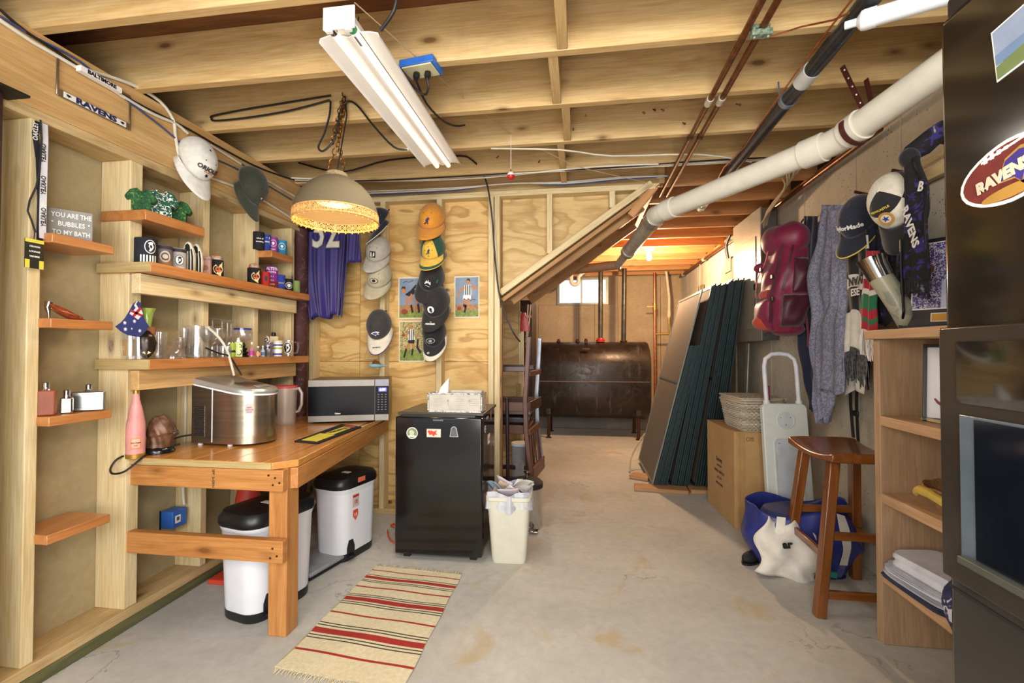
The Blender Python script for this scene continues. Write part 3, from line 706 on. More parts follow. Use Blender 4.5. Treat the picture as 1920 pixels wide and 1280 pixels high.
def cord(px, Y, label): 
    return cable([ay(a, b_, Y) for a, b_ in px], .005, BCAB, label, cat='cord', sm=4)
cord([(620, 190), (618, 215), (608, 250), (597, 275), (606, 283), (625, 265), (632, 240), (640, 205), (652, 190), (670, 198), (700, 235), (738, 275), (765, 280)], 2.17, 'black lamp cord looped over a nail beside the pendant chain')
cord([(620, 179), (540, 192), (460, 205), (400, 217), (397, 221), (403, 226), (460, 221), (540, 208), (618, 188)], 2.185, 'black cord folded in a long flat loop on the joist left of the pendant chain')
cable([ay(560, 305, 2.93), ay(640, 322, 2.93), ay(730, 300, 2.95), ay(850, 292, 2.95), ay(885, 300, 2.97), ay(910, 335, 3.1), ay(922, 400, 3.22), ay(928, 480, 3.25), ay(938, 560, 3.25), ay(960, 618, 3.25), ay(975, 640, 3.30)], .006, BCAB, 'black cord hanging down in front of the plywood wall right of the posters', cat='cord', sm=4)
# nails in the joists
t = T('joist_nail', 'rusty nail sticking out of the joist beside the copper pipes', 'nail', (.53, 2.58, 2.45), group='nails in the joists')
part('shank', MB().tube([(0, .0, 0), (0, -.05, -.03)], .003, 6), IRON, t, False)
part('head', MB().tube([(0, -.05, -.03), (0, -.052, -.0312)], .006, 8), IRON, t, False)
for px, py, Y in ((1225, 205, 2.6), (1280, 230, 2.6), (1205, 210, 2.2), (1098, 215, 2.2), (1075, 240, 2.2), (1240, 205, 2.2), (1380, 195, 2.2), (935, 292, 2.6), (1012, 300, 2.6), (838, 290, 2.6)):
    if (px, Y) == (1225, 2.6): t.matrix_basis = Matrix.Translation(ay(px, py, Y)); continue
    dup(t, Matrix.Translation(ay(px, py, Y)), 'bent rusty nail sticking out of a ceiling joist')
t['label'] = 'bent rusty nail sticking out of a ceiling joist'
# ================================================================== LEFT WALL: shelves and what stands on them
def shelf(name, label, y0, y1, x0, x1, z, th, m=OW, group=None):
    t = T(name, label, 'shelf', ((x0+x1)/2, (y0+y1)/2, z-th/2), group=group)
    board('plank', ((x0+x1)/2, y0, z-th/2), ((x0+x1)/2, y1, z-th/2), abs(x1-x0), th, m, t)
    return t
g = 'short shelves between the first two studs'
for z, l in ((1.652, 'topmost short orange shelf holding the grey slogan block'), (1.337, 'short orange shelf holding the glass shoe'), (.975, 'short orange shelf holding the hip flasks'), (.545, 'lowest short orange shelf, empty, between the first studs')):
    shelf('short_shelf', l, 1.44, 1.67, -2.11, -1.915, z, .035, group=g)
shelf('short_shelf', 'high orange shelf holding the small green floral shirts', 1.775, 2.10, -2.11, -1.88, 1.838, .045)
shelf('short_shelf', 'high orange shelf holding the purple and turquoise can coolers', 2.62, 2.84, -2.11, -1.88, 1.838, .042)
z1, z2 = 1.605, 1.180
for z, l, w0, w1 in ((z1, 'long orange shelf on a pale rail, lined with can coolers', 1.765, 2.965), (z2, 'long orange shelf on a rail, crowded with glassware', 1.765, 2.965)):
    t = T('long_shelf', l, 'shelf', (-1.95, 2.35, z))
    board('plank', (-1.975, w0, z-.023), (-1.975, w1, z-.023), .27, .045, OW, t)
    obj('end_grain', (MB().box((-1.975, w0-.002, z-.023), (.268, .004, .043)), EG), t, Matrix(), True)
    board('front_rail', (-1.925, w0+.01, z-.092), (-1.925, w1-.05, z-.092), .045, .088, SW if z > 1.4 else BW, t)
SH = {}
def yat(px, X): r = ray(px, 640); return X*r[1]/r[0]
COOL = {}
def foam(c, **k):
    if c not in COOL: COOL[c] = mat('foam_'+c, c, .85, **k)
    return COOL[c]
def cooler(px, z, X, r, h, c, label, deco=None, can=None, name='can_cooler', rim=None, group=None, c2=None):
    y = yat(px, X); t = T(name, label, 'can cooler', (X, y, z+.0005), rz=math.atan2(-y, -X)+math.pi/2, group=group)
    # local -Y faces the camera
    part('sleeve', MB().lathe([(r*.96, 0), (r, .004), (r, h-.003), (r*.98, h), (r*.86, h), (r*.86, h*.35), (.001, h*.35)], n=28), foam(c), t, False)
    if rim: part('rim_band', MB().lathe([(r+.0006, h-.018), (r+.0008, h-.002)], n=28, caps=False), foam(rim), t, False)
    if c2: part('lower_band', MB().lathe([(r+.0006, .004), (r+.0008, h*.36)], n=28, caps=False), foam(c2), t, False)
    if can:
        part('can_top', MB().lathe([(r*.84, h-.01), (r*.84, h+.008), (r*.74, h+.022), (r*.45, h+.027), (.001, h+.027)], n=24), can, t, False)
    if deco:
        for d in deco:
            if d[0] == 't':   # text
                _, s_, sz, zz, mm_, ang = d
                M = Matrix.Rotation(R(ang), 4, 'Z') @ Matrix(((1, 0, 0, 0), (0, 0, -1, -r-.0008), (0, 1, 0, zz), (0, 0, 0, 1)))
                text(s_, sz, M, mm_, t, bend=r, bold=.02, world=False)
            else:             # wrapped print: polygons on the sleeve
                _, polys, mats, ang, zz = d
                mb = MB()
                for i, q in enumerate(polys):
                    lay = q[2] if len(q) > 2 else 1; n_ = len(q[0]); P = []
                    # triangulated fan wrapped round the cylinder
                    cx_ = sum(p[0] for p in q[0])/n_; cy_ = sum(p[1] for p in q[0])/n_
                    def wr_(x, yv): a = R(ang)+x/r; rr_ = r+.0007*lay+.0004; return (rr_*math.sin(a), -rr_*math.cos(a), zz+yv)
                    vs = [wr_(*p) for p in q[0]]+[wr_(cx_, cy_)]
                    mb.add(vs, [(k, (k+1) % n_, n_) for k in range(n_)], q[1])
                part('print', mb, mats, t, False)
    return t
def magpie(s):
    """oval club badge with a standing bird, s = height"""
    return [(disc(s*.5, 20, sx=.72), 0, 1), (disc(s*.44, 20, sx=.70), 1, 2),
            ([(x*s, y*s) for x, y in [(-.05, .34), (.08, .36), (.16, .28), (.12, .18), (.20, .02), (.14, -.16), (.02, -.34), (-.10, -.34), (-.02, -.16), (-.12, .0), (-.08, .18), (-.16, .24)]], 0, 3),
            ([(x*s, y*s) for x, y in [(-.06, .10), (.06, .12), (.10, -.02), (.02, -.14), (-.05, -.02)]], 1, 4)]
X1 = -1.945
cooler(271, z1, X1, .043, .118, '1d2229', 'large black can cooler with a white bird badge and striped base, leftmost on the shelf',
       [('p', magpie(.062), [WPR, BPR], 22, .078)]+[('p', [(rect(-.028+i*.011, -.016, -.022+i*.011, .016), 0)], [WPR], 10, .024) for i in range(6)])
cooler(304, z1, X1, .036, .105, '6d6468', 'grey can cooler with swirled cream print, beside the large black one', [('p', [(disc(.027, 18, sx=.8), 0, 1), (disc(.019, 16, sx=.8), 1, 2), (disc(.011, 12), 0, 3)], [mat('cream_print', 'cdbfa6', .8), mat('mauve_print', '5e5260', .8)], 12, .052), ('p', [(disc(.007, 10), 0)], [RED], -38, .055)], rim='39323c', c2='8c6a50')
cooler(331, z1, X1, .036, .108, 'a8a19c', 'pale grey can cooler with a bird in a ring and printed slogans', [('p', magpie(.05), [BPR, WPR], 12, .05), ('t', 'GOOD OLD', .013, .094, BPR, 6), ('t', 'MAGPIES', .014, .012, WPR, 8)], rim='3c3a3e')
def jersey_cooler(px, label):
    y = yat(px, X1+.01); t = T('striped_sleeve', label, 'can cooler', (X1+.01, y, z1+.001), rz=math.atan2(-y, -X1)+math.pi/2-.5)
    out = [(-.026, 0), (.026, 0), (.030, .06), (.026, .112), (.012, .148), (0, .158), (-.012, .150), (-.024, .12), (-.030, .06)]
    Mx = Matrix(((1, 0, 0, 0), (0, 0, 1, -.012), (0, 1, 0, 0), (0, 0, 0, 1)))
    part('neoprene_body', MB().prism(out, 0, .024, Mx), foam('d6cfb8'), t, False, bev=.006)
    mb = MB()
    for k in range(4):
        x = -.024+k*.0145
        mb.prism([(x, .003), (x+.008, .003), (x+.0075, .075), (x*.75+.006, .118), (x*.75, .118), (x, .075)], -.0012, .0006, Mx)
    part('black_stripe', mb, foam('1b1a1c'), t, False)
    part('opening', MB().prism([(-.013, .108), (.013, .108), (.010, .135), (0, .147), (-.010, .137)], -.0018, .0006, Mx), foam('141416'), t, False)
    part('button', MB().ell((0, -.0135, .100), (.004, .003, .004), 10, 6), WPR, t, False)
jersey_cooler(352, 'black and cream striped football-jersey can cooler, left of the pair')
jersey_cooler(367, 'black and cream striped football-jersey can cooler, right of the pair')
y = yat(384, X1); t = T('printed_box', 'dusty pink printed box standing between the striped coolers and a black one', 'box', (X1, y, z1), rz=math.atan2(-y, -X1)+math.pi/2-.15)
part('carton', MB().box((0, 0, .053), (.05, .05, .105)), foam('b08a80'), t, False, bev=.002)
part('side_edge', MB().box((-.0255, 0, .053), (.001, .046, .10)), foam('4c3c40'), t, False)
text('GOOD TO', .011, Matrix(((1, 0, 0, 0), (0, 0, -1, -.0256), (0, 1, 0, .088), (0, 0, 0, 1))), NAVP, t, world=False)
part('print', MB().prism(star(.017, 9, (0, .045), .7), 0, .0008, Matrix(((1, 0, 0, .002), (0, 0, -1, -.0255), (0, 1, 0, 0), (0, 0, 0, 1)))), foam('8f5f58'), t, False)
TIG = [([(x*.9, y*.9) for x, y in [(-.028, .012), (-.015, .03), (.012, .034), (.024, .05), (.022, .024), (.030, .004), (.014, -.024), (.016, -.04), (-.004, -.028), (-.022, -.014)]], 0, 1),
       ([(x*.7, y*.7) for x, y in [(-.022, .012), (-.005, .026), (.018, .022), (.022, .0), (.006, -.022), (-.016, -.012)]], 1, 2), (disc(.005, 8, c=(-.004, .004)), 2, 3), (disc(.005, 8, c=(.010, .006)), 2, 3)]
TIGM = [mat('cream_tiger_print', 'e0cf9c', .7), mat('orange_tiger_print', 'c8643c', .7), BPR]
CANT = patterned('can_foil', 'a79e88', 'b86a4c', 30, .55, .4)
cooler(404, z1, X1, .034, .100, '16161a', 'black can cooler with an orange emblem holding a can, beside the pink box', [('p', TIG, TIGM, 16, .045)], can=CANT)
cooler(475, z1, X1, .036, .108, '141418', 'black can cooler with an orange emblem holding a can, beside the red one', [('p', TIG, TIGM, 16, .052)], can=CANT)
cooler(496, z1, X1+.02, .026, .098, 'b02a20', 'slim red can cooler with a dark oval badge', [('p', [(disc(.018, 14, sx=.45), 0)], [NAVP], 10, .055)])
cooler(508, z1, X1-.02, .037, .150, '8a2f8c', 'tall can cooler, magenta above and brick red below, white lettering', [('t', 'ALTITU', .024, .134, WPR, 8), ('t', 'NOTA', .018, .112, WPR, 4), ('t', 'A Z', .012, .085, WPR, 6), ('t', 'R A', .012, .06, WPR, 6), ('t', 'R E D', .012, .035, WPR, 6)], c2='8a2a22')
cooler(524, z1, X1+.005, .032, .105, '2b3f9a', 'royal blue can cooler with a yellow band', [('p', [(rect(-.02, -.014, .03, .014), 0, 1), (rect(-.018, -.010, .03, .010), 1, 2)], [YEL, mat('blue_print', '31449c', .7)], 10, .05), ('t', 'XXXX', .012, .05, YEL, 14)])
cooler(539, z1, X1+.01, .031, .090, '1a1a1c', 'black can cooler with a round white seal', [('p', [(disc(.022, 20), 0, 1), (disc(.019, 18), 1, 2), (star(.016, 9, (0, 0), .5), 0, 3)], [WPR, BPR], 12, .045)])
cooler(553, z1, X1+.015, .030, .088, '7f9450', 'green patterned can cooler, last on the long shelf', [('p', [(rect(-.025, -.016, .025, .012), 0)], [mat('pale_blue_print', '8fa6a0', .7)], 12, .02)])
zt = 1.839
cooler(483, zt, -1.96, .032, .108, '1c1a1c', 'black can cooler with white script, leftmost on the high shelf', [('t', 'one of', .016, .066, WPR, 16), ('t', 'everything', .011, .046, WPR, 14)])
cooler(496, zt, -1.955, .030, .105, '2d3f92', 'blue can cooler with a pale printed band, on the high shelf', [('p', [(rect(-.018, .018, .022, .03), 0, 1), (rect(-.02, -.02, .022, .014), 1, 1)], [WPR, mat('teal_print', '3f7a80', .8)], 8, .06), ('t', 'CAIRNS', .012, .058, WPR, 10)])
EMU = [(disc(.022, 18), 0, 1), (disc(.019, 18), 1, 2), (disc(.008, 12), 0, 3), (rect(-.003, -.012, .003, .0), 0, 3)]
cooler(509, zt, -1.95, .031, .103, '9a3a92', 'magenta can cooler with a white round print, on the high shelf', [('p', EMU, [WPR, foam('9a3a92')], 8, .062), ('t', 'THAT', .012, .022, WPR, 6)])
cooler(526, zt, -1.94, .032, .100, '2f86b0', 'turquoise can cooler with a white round print, last on the high shelf', [('p', EMU, [WPR, foam('2f86b0')], 6, .058)])
# ---- little shirts
GFL = patterned('green_shamrock_cloth', '123f20', '1f5a2a', 60, .5, .8, '75862c'); GHW = patterned('green_white_floral', '124838', 'e2e6d8', 75, .56, .8)
def shirt(px, zb, X, s, mt, label, rz=0):
    y = yat(px, X); t = T('mini_shirt', label, 'can cooler', (X, y, zb), rz=math.atan2(-y, -X)+math.pi/2+rz, group='small shirt-shaped coolers on the high shelf')
    out = [(-.036, 0), (.036, 0), (.037, .055), (.050, .048), (.062, .068), (.042, .102), (.018, .112), (.008, .100), (-.008, .100), (-.018, .112), (-.042, .102), (-.062, .068), (-.050, .048), (-.037, .055)]
    part('shirt_body', MB().prism([(a*s, b_*s) for a, b_ in out], -.028*s, .028*s, Matrix(((1, 0, 0, 0), (0, 0, -1, 0), (0, 1, 0, 0), (0, 0, 0, 1)))), mt, t, False, bev=.006)
    part('collar', MB().tube([(-.018*s, -.03*s, .108*s), (0, -.034*s, .086*s), (.018*s, -.03*s, .108*s)], .004, 6), mt, t, False)
    part('button', MB().ell((0, -.030*s, .065*s), (.002, .002, .002), 8, 5).ell((0, -.030*s, .04*s), (.002, .002, .002), 8, 5), BPR, t, False)
shirt(261, 1.8385, -1.96, .95, GFL, 'small dark green shamrock shirt cooler, left on the high shelf')
shirt(298, 1.8385, -1.945, 1.12, GHW, 'small green shirt cooler with white flowers, middle of the high shelf', .05)
shirt(330, 1.8385, -1.95, .98, GFL, 'small green shamrock shirt cooler, right on the high shelf', -.1)
# ---- bay 0
y = yat(140, -1.98); t = T('slogan_block', 'grey wooden block with white slogan lettering on the topmost short shelf', 'sign', (-1.995, 1.56, 1.6525), rz=R(52))
part('block', MB().box((0, 0, .058), (.135, .05, .116)), mat('grey_paint', '8d8a82', .7), t, False, bev=.002)
for i, s_ in enumerate(('YOU ARE THE', 'BUBBLES', 'TO MY BATH')):
    text(s_, .0255, Matrix(((1, 0, 0, .006), (0, 0, -1, -.0256), (0, 1, 0, .092-.034*i), (0, 0, 0, 1))), WPR, t, world=False, sx=.72 if i != 1 else .8)
part('bubble', MB().prism(disc(.003, 8, c=(-.048, .064)), 0, .0008, Matrix(((1, 0, 0, 0), (0, 0, -1, -.0255), (0, 1, 0, 0), (0, 0, 0, 1)))).prism(disc(.003, 8, c=(.056, .064)), 0, .0008, Matrix(((1, 0, 0, 0), (0, 0, -1, -.0255), (0, 1, 0, 0), (0, 0, 0, 1)))), WPR, t, False)
t = T('glass_shoe', 'small amber and silver high-heeled shoe ornament on the short shelf', 'ornament', (-1.975, 1.535, 1.3375), rz=R(62))
SHO = mat('amber_glass', '9a4a28', .1, .3, var=.3, sc=60)
R_ = []
for u in [i/10 for i in range(11)]:
    x = -.05+.10*u; zc_ = .052*(1-u)**1.6+.008; wd = .011+.010*math.sin(math.pi*min(1, u*1.05))*.9; hh = .006+.012*math.sin(math.pi*u)
    R_.append([Vector((x, wd*math.cos(a), zc_+hh*math.sin(a))) for a in [2*math.pi*k/12 for k in range(12)]])
part('upper', MB().rings(R_), SHO, t, False)
part('heel', MB().tube([(-.045, 0, .065), (-.05, 0, .045), (-.046, 0, .02), (-.045, 0, 0)], [.013, .010, .005, .004], 10), CHROME, t, False)
part('sole', MB().tube([(-.04, 0, .045), (-.01, 0, .018), (.02, 0, .004), (.058, 0, .003)], [.006, .005, .004, .003], 8), CHROME, t, False)
LEA = mat('brown_leather', '8a4426', .5, bmp=.15)
def flask(px, X, wd, h, d, m, m2, label, deco=None):
    y = yat(px, X); t = T('hip_flask', label, 'flask', (X, y, .976), rz=math.atan2(-y, -X)+math.pi/2-.25)
    part('body', MB().prism(rrect(wd, h, .008, (0, h/2)), -d/2, d/2, Matrix(((1, 0, 0, 0), (0, 0, -1, 0), (0, 1, 0, 0), (0, 0, 0, 1)))), m, t, False, bev=.005)
    part('shoulder', MB().lathe([(wd*.30, h-.004), (.011, h+.004), (.009, h+.012)], n=16, sy=d/wd*1.6), m2, t, False)
    cp_ = part('cap', MB().lathe([(.0105, h+.010), (.0105, h+.026), (.008, h+.029)], n=16), CHROME, t, False)
    return t
flask(88, -1.965, .058, .095, .024, LEA, CHROME, 'brown leather-wrapped hip flask, leftmost on the short shelf')
flask(127, -1.95, .038, .062, .02, CHROME, CHROME, 'tiny polished steel hip flask between the leather one and the large one')
t = flask(168, -1.95, .105, .078, .024, mat('pewter', 'a8aaa6', .3, .9), CHROME, 'large wide pewter hip flask, rightmost on the short shelf')
text('HIP', .022, Matrix(((1, 0, 0, -.01), (0, 0, -1, -.0126), (0, 1, 0, .036), (0, 0, 0, 1))), mat('engraving', '77787a', .4, .8), t, world=False)
part('medallion', MB().tube([(0, -.012, .040), (0, -.0145, .040)], .0, 4).box((0, -.0128, .038), (.085, .001, .05)), mat('pewter_panel', '989a98', .25, .9), t, False, bev=.001)
# ---- lanyards on stud 0
LW = mat('white_lanyard', 'd8d6da', .7); LB = mat('black_lanyard', '1e1d22', .7)
nx = XL+.012; pn = ax(75, 226, nx)
t = T('lanyard', 'black and white lettered neck lanyards hanging on the first stud with an event pass', 'lanyard', tuple(pn))
Vx = Vector((0, 1, 0))
part('white_strap', ribbon([ax(83, 232, nx), ax(84, 260, nx+.005), ax(82, 330, nx+.006), ax(80, 420, nx+.006), ax(80, 447, nx+.006)], .022, Vx, .001), LW, t)
part('black_strap', ribbon([ax(72, 228, nx), ax(66, 250, nx+.004), ax(73, 300, nx+.002), ax(76, 380, nx+.002), ax(74, 450, nx+.002)], .020, Vx, .001), LB, t)
part('black_cord', MB().tube([ax(76, 225, nx+.01), ax(78, 260, nx+.012), ax(74, 320, nx+.012), ax(68, 350, nx+.012), ax(56, 375, nx+.012), ax(52, 395, nx+.012), ax(60, 415, nx+.012), ax(66, 435, nx+.012), ax(66, 450, nx+.012)], .003, 6), LB, t)
for i in range(3):
    p = ax(82, 275+60*i+12, nx+.0085)
    text('OAKLEY', .022, frame(p, (0, 0, -1), (0, 1, 0)) @ Matrix.Scale(-1, 4, (1, 0, 0)) @ Matrix.Rotation(math.pi, 4, 'Z'), BPR, t, sx=.85)
text('OAKLEY', .022, frame(ax(67, 246, nx+.0065), (0, 0, 1), (0, -1, 0)), WPR, t, sx=.8)
part('clip', MB().tube([ax(66, 436, nx+.012), ax(65, 455, nx+.012)], .004, 8), CHROME, t)
pc = ax(64, 476, nx+.014); w2 = .024
bd = part('pass_card', MB().box(tuple(pc), (.003, .058, .105)), mat('black_card', '1b1a16', .35), t)
fm = FX(pc+Vector((.0016, 0, 0)))
flat([(rect(-.029, .040, .029, .0525), 0), (rect(-.029, -.0525, -.015, -.022), 0), (rect(.015, -.0525, .029, -.022), 0)], fm, t, [YEL])
for i, s_ in enumerate(('CROWN', 'LOUNGE', 'MEMBER')): text(s_, .0085, frame(pc+Vector((.0025, 0, .026-.018*i)), (0, 1, 0), (0, 0, 1)), WPR, t)
# ---- licence plate frame on the beam
c0 = ax(103, 105, XB+.003); c1 = ax(240, 238, XB+.003); zt_, zb_ = ax(110, 107, XB)[2], ax(107, 178, XB)[2]
ya, yb = ax(106, 140, XB)[1], ax(242, 210, XB)[1]
t = T('plate_frame', 'chrome licence plate frame with team lettering nailed to the left beam', 'plate frame', (XB+.003, (ya+yb)/2, (zt_+zb_)/2))
hh = (zt_-zb_)/2; ww = (yb-ya)/2; ctr = Vector((XB+.004, (ya+yb)/2, (zt_+zb_)/2))
mb = MB()
for s in (-1, 1): mb.box(ctr+Vector((0, s*ww, 0)), (.006, .008, 2*hh))
mb.box(ctr+Vector((0, 0, hh)), (.006, 2*ww, .010)).box(ctr+Vector((0, 0, -hh+.012)), (.006, 2*ww, .028))
part('frame', mb, mat('chrome_frame', '9a9080', .25, .9), t, bev=.002)
part('top_plate', MB().box(ctr+Vector((.016, .0, hh-.010)), (.024, ww*1.15, .022)), WPR, t)
part('bottom_plate', MB().box(ctr+Vector((.0035, .0, -hh+.012)), (.002, 2*ww*.86, .022)), WPR, t)
text('BALTIMORE', .022, FX(ctr+Vector((.0286, .0, hh-.010))), BPR, t, bold=.04)
text('RAVENS', .030, FX(ctr+Vector((.005, 0, -hh+.012))), NAVP, t, bold=.05, sx=1.5)
BIRD = [(-.010, .001), (-.004, .005), (.004, .006), (.010, .003), (.006, .0), (.009, -.003), (.003, -.002), (.001, -.006), (-.003, -.002)]
for s in (-1, 1): flat([([(x*s, y_) for x, y_ in BIRD], 0)], FX(ctr+Vector((.0046, s*ww*.74, -hh+.012))), t, [BPR], 'bird_print')
# ---- glassware and bits on the lower long shelf
GL = glassm('clear_glass', (1, 1, 1), .03, .16); GLY = glassm('green_tinted_glass', (.62, .78, .2), .05, .55); AMB = glassm('amber_drink_glass', (.85, .55, .1), .05, .5)
COB = glassm('cobalt_rim', (.04, .05, .35), .05, .95)
def gl(name, label, px, X, prof, m=GL, cat='glass', group=None, n=24, z=z2+.0005, ang=0):
    y = yat(px, X); t = T(name, label, cat, (X, y, z), rz=math.atan2(-y, -X)+math.pi/2+ang, group=group)
    part('bowl', MB().lathe(prof, n=n, caps=False), m, t, False); return t
def cup(r0, r1, h, th=.003, base=.006): return [(.001, 0), (r0, 0), (r1, h), (r1-th, h), (r0-th, base), (.001, base)]
def handle(t, r, z0, z1_, out=.03, m=GL, th=.006, side=1, nm='handle'):
    pts = [(side*(r-.002), 0, z1_), (side*(r+out*.8), 0, z1_), (side*(r+out), 0, (z0+z1_)/2), (side*(r+out*.7), 0, z0), (side*(r-.002), 0, z0)]
    part(nm, MB().tube(sum([arc(pts[i], pts[i+1], pts[i+1], 2) for i in range(0)], []) or pts, th, 8), m, t, False)
X2 = -1.93
t = gl('beer_mug', 'heavy clear glass beer mug at the left end of the glass shelf', 247, X2, cup(.036, .040, .12, .006, .014)); handle(t, .04, .03, .10, side=-1)
part('drink', MB().lathe([(.029, .015), (.033, .085)], n=20), AMB, t, False)
gl('bud_vase', 'tall yellow-green glass with a flared mouth at the left of the glass shelf', 276, -2.0, [(.001, 0), (.030, 0), (.026, .05), (.017, .10), (.015, .16), (.022, .21), (.032, .235), (.029, .235), (.019, .205), (.012, .16), (.014, .1), (.023, .05), (.001, .006)], GLY, 'vase')
gl('tumbler', 'clear straight tumbler behind the small flag', 262, -1.90, cup(.030, .034, .095, .003, .012))
gl('tumbler', 'clear patterned tumbler just right of the dark carved mask', 297, -1.97, cup(.030, .036, .125, .003, .01))
part('cut_pattern', MB().lathe([(.0325, .02), (.0338, .07)], n=24, caps=False), patterned('cut_glass', 'b4aa98', 'e8e2d4', 60, .5, .2), COL.objects[-2], False) if False else None
t = gl('goblet', 'upturned clear stemmed glass near the middle-left of the glass shelf', 326, -1.90, [(.048, 0), (.046, .02), (.030, .052), (.010, .068), (.007, .074), (.012, .082), (.036, .090), (.040, .094), (.038, .096), (.008, .088), (.001, .088)])
for i, (px, X, h, lb) in enumerate(((345, -2.0, .15, 'narrow clear flute with a ring foot left of the big pitcher'), (338, -1.96, .10, 'small clear liqueur glass left of the big pitcher'))):
    gl('flute_glass', lb, px, X, [(.001, 0), (.026, 0), (.024, .004), (.006, .010), (.005, .03), (.018, .055), (.022, h), (.020, h), (.014, .055), (.001, .035)])
t = gl('glass_pitcher', 'big clear glass pitcher in the middle of the glass shelf', 370, -1.96, cup(.052, .056, .165, .003, .012)); handle(t, .056, .05, .13, .035, side=-1)
part('etching', MB().lathe([(.0535, .02), (.0545, .06)], n=24, caps=False), GL, t, False)
SN = [(.001, 0), (.034, 0), (.032, .004), (.006, .009), (.005, .07), (.024, .09), (.036, .12), (.034, .15), (.028, .165), (.026, .165), (.032, .12), (.02, .09), (.001, .076)]
for i, (px, X, s, up_) in enumerate(((388, -1.93, 1.0, 0), (398, -2.02, 1.16, 1), (408, -1.93, .95, 0), (416, -2.03, 1.16, 1), (426, -1.96, 1.10, 1), (433, -2.03, 1.12, 1))):
    pr = [(r*s, z_*s) for r, z_ in SN] if not up_ else [(r*s, .185*s-.0-z_*s*1.12) for r, z_ in SN]
    gl('wine_glass', ['clear stemmed glass standing upright among the upturned ones', 'upturned clear stemmed glass among the row left of the blue-rimmed glass'][up_], px, X, pr, group='stemmed glasses in the middle of the glass shelf')
for px in (418, 428):
    gl('shot_glass', 'small straight clear glass in front of the upturned stemmed glasses', px, -1.88, cup(.014, .017, .062, .002, .008), group='small straight glasses on the glass shelf')
t = gl('margarita_glass', 'round clear glass bowl with a cobalt blue rim on a black stacked stem', 455, -1.97, [(.001, .082), (.02, .084), (.046, .105), (.053, .135), (.048, .165), (.046, .165), (.050, .135), (.043, .108), (.001, .088)])
part('blue_rim', MB().lathe([(.0485, .158), (.0485, .168), (.0455, .168), (.0455, .158)], n=28, caps=False), COB, t, False)
part('stem', MB().lathe([(.034, 0), (.034, .008), (.022, .012), (.030, .020), (.030, .028), (.018, .034), (.024, .042), (.024, .05), (.012, .056), (.016, .066), (.010, .084)], n=22), BLK, t, False)
y = yat(449, -1.86); t = T('pump_bottle', 'pale lime flat bottle with black curl print standing in front of the blue-rimmed glass', 'bottle', (-1.875, yat(447, -1.875), z2+.001), rz=math.atan2(-y, 1.87)+math.pi/2)
t.rotation_euler = t.rotation_euler
part('body', MB().box((0, 0, .042), (.040, .024, .084)), mat('lime_plastic', 'c6d48a', .4), t, False, bev=.004)
part('cap', MB().lathe([(.010, .084), (.010, .094), (.007, .096), (.007, .106), (.001, .108)], n=14), WHT, t, False)
Ml = Matrix(((1, 0, 0, 0), (0, 0, -1, -.0125), (0, 1, 0, .042), (0, 0, 0, 1)))
part('curl_print', MB().prism(stroke([(.004, .030), (.014, .024), (.015, .012), (.006, .014)], .004), 0, .001, Ml).prism(stroke([(.012, -.002), (.017, -.014), (.012, -.026), (.003, -.032)], .005), 0, .001, Ml).prism(disc(.003, 8, c=(-.002, -.028)), 0, .001, Ml), BPR, t, False)
t = T('slim_can', 'slim lime green can with a black label left of the flat lime bottle', 'can', (-1.88, yat(436, -1.88), z2+.0005))
part('body', MB().lathe([(.012, 0), (.0145, .004), (.0145, .07), (.010, .078)], n=18), mat('lime_can', 'a9c23a', .3), t, False)
part('label_band', MB().lathe([(.0148, .026), (.0148, .038)], n=18, caps=False), BPR, t, False)
part('top', MB().lathe([(.010, .078), (.0105, .082), (.001, .082)], n=18), CHROME, t, False)
def mini(px, X, h, r, m, lab_m, label, capm=WHT):
    t = T('miniature_bottle', label, 'bottle', (X, yat(px, X), z2+.0005))
    part('body', MB().lathe([(r, 0), (r, h*.52), (r*.45, h*.68), (r*.38, h*.9)], n=16), m, t, False)
    part('label_band', MB().lathe([(r+.0005, h*.12), (r+.0005, h*.42)], n=16, caps=False), lab_m, t, False)
    part('cap', MB().lathe([(r*.42, h*.88), (r*.42, h), (.001, h)], n=12), capm, t, False)
mini(472, -1.87, .085, .014, glassm('pink_bottle_glass', (.8, .5, .5), .1, .5), mat('magenta_label', 'b0308c', .5), 'miniature bottle with a magenta label on the glass shelf')
mini(484, -1.865, .062, .015, GL, mat('orange_label', 'd8905a', .5), 'squat clear miniature bottle with an orange label')
mini(493, -1.885, .066, .012, mat('pale_blue_bottle', 'b9c6d0', .4), mat('blue_label', '5a86b4', .5), 'miniature pale blue bottle beside the skull glass')
t = T('skull_glass', 'clear faceted skull-shaped glass on the glass shelf', 'glass', (-1.90, yat(504, -1.90), z2+.0005))
part('bowl', MB().lathe([(.001, 0), (.022, 0), (.024, .02), (.031, .045), (.033, .07), (.026, .088), (.023, .088), (.029, .07), (.02, .02), (.001, .008)], n=9, caps=False), glassm('smoky_glass', (.35, .3, .36), .05, .45), t, False)
part('eye_socket', MB().ell((.02, -.022, .055), (.007, .007, .008), 8, 6).ell((.004, -.030, .055), (.007, .007, .008), 8, 6), mat('dark_socket', '4a3a48', .4), t, False)
t = T('stoneware_jug', 'cream square jug with face print and black stopper on the glass shelf', 'jug', (-1.99, yat(513, -1.99), z2+.0005), rz=R(45))
part('body', MB().box((0, 0, .065), (.052, .045, .13)), mat('cream_stoneware', 'd9c9a0', .5), t, False, bev=.006)
part('stopper', MB().lathe([(.013, .13), (.015, .14), (.012, .155), (.001, .157)], n=14), BLK, t, False)
part('face_print', MB().prism(stroke([(-.008, .004), (-.003, -.004), (.003, -.004), (.008, .006)], .003), 0, .001, Matrix(((1, 0, 0, 0), (0, 0, -1, -.0228), (0, 1, 0, .085), (0, 0, 0, 1)))), BPR, t, False)
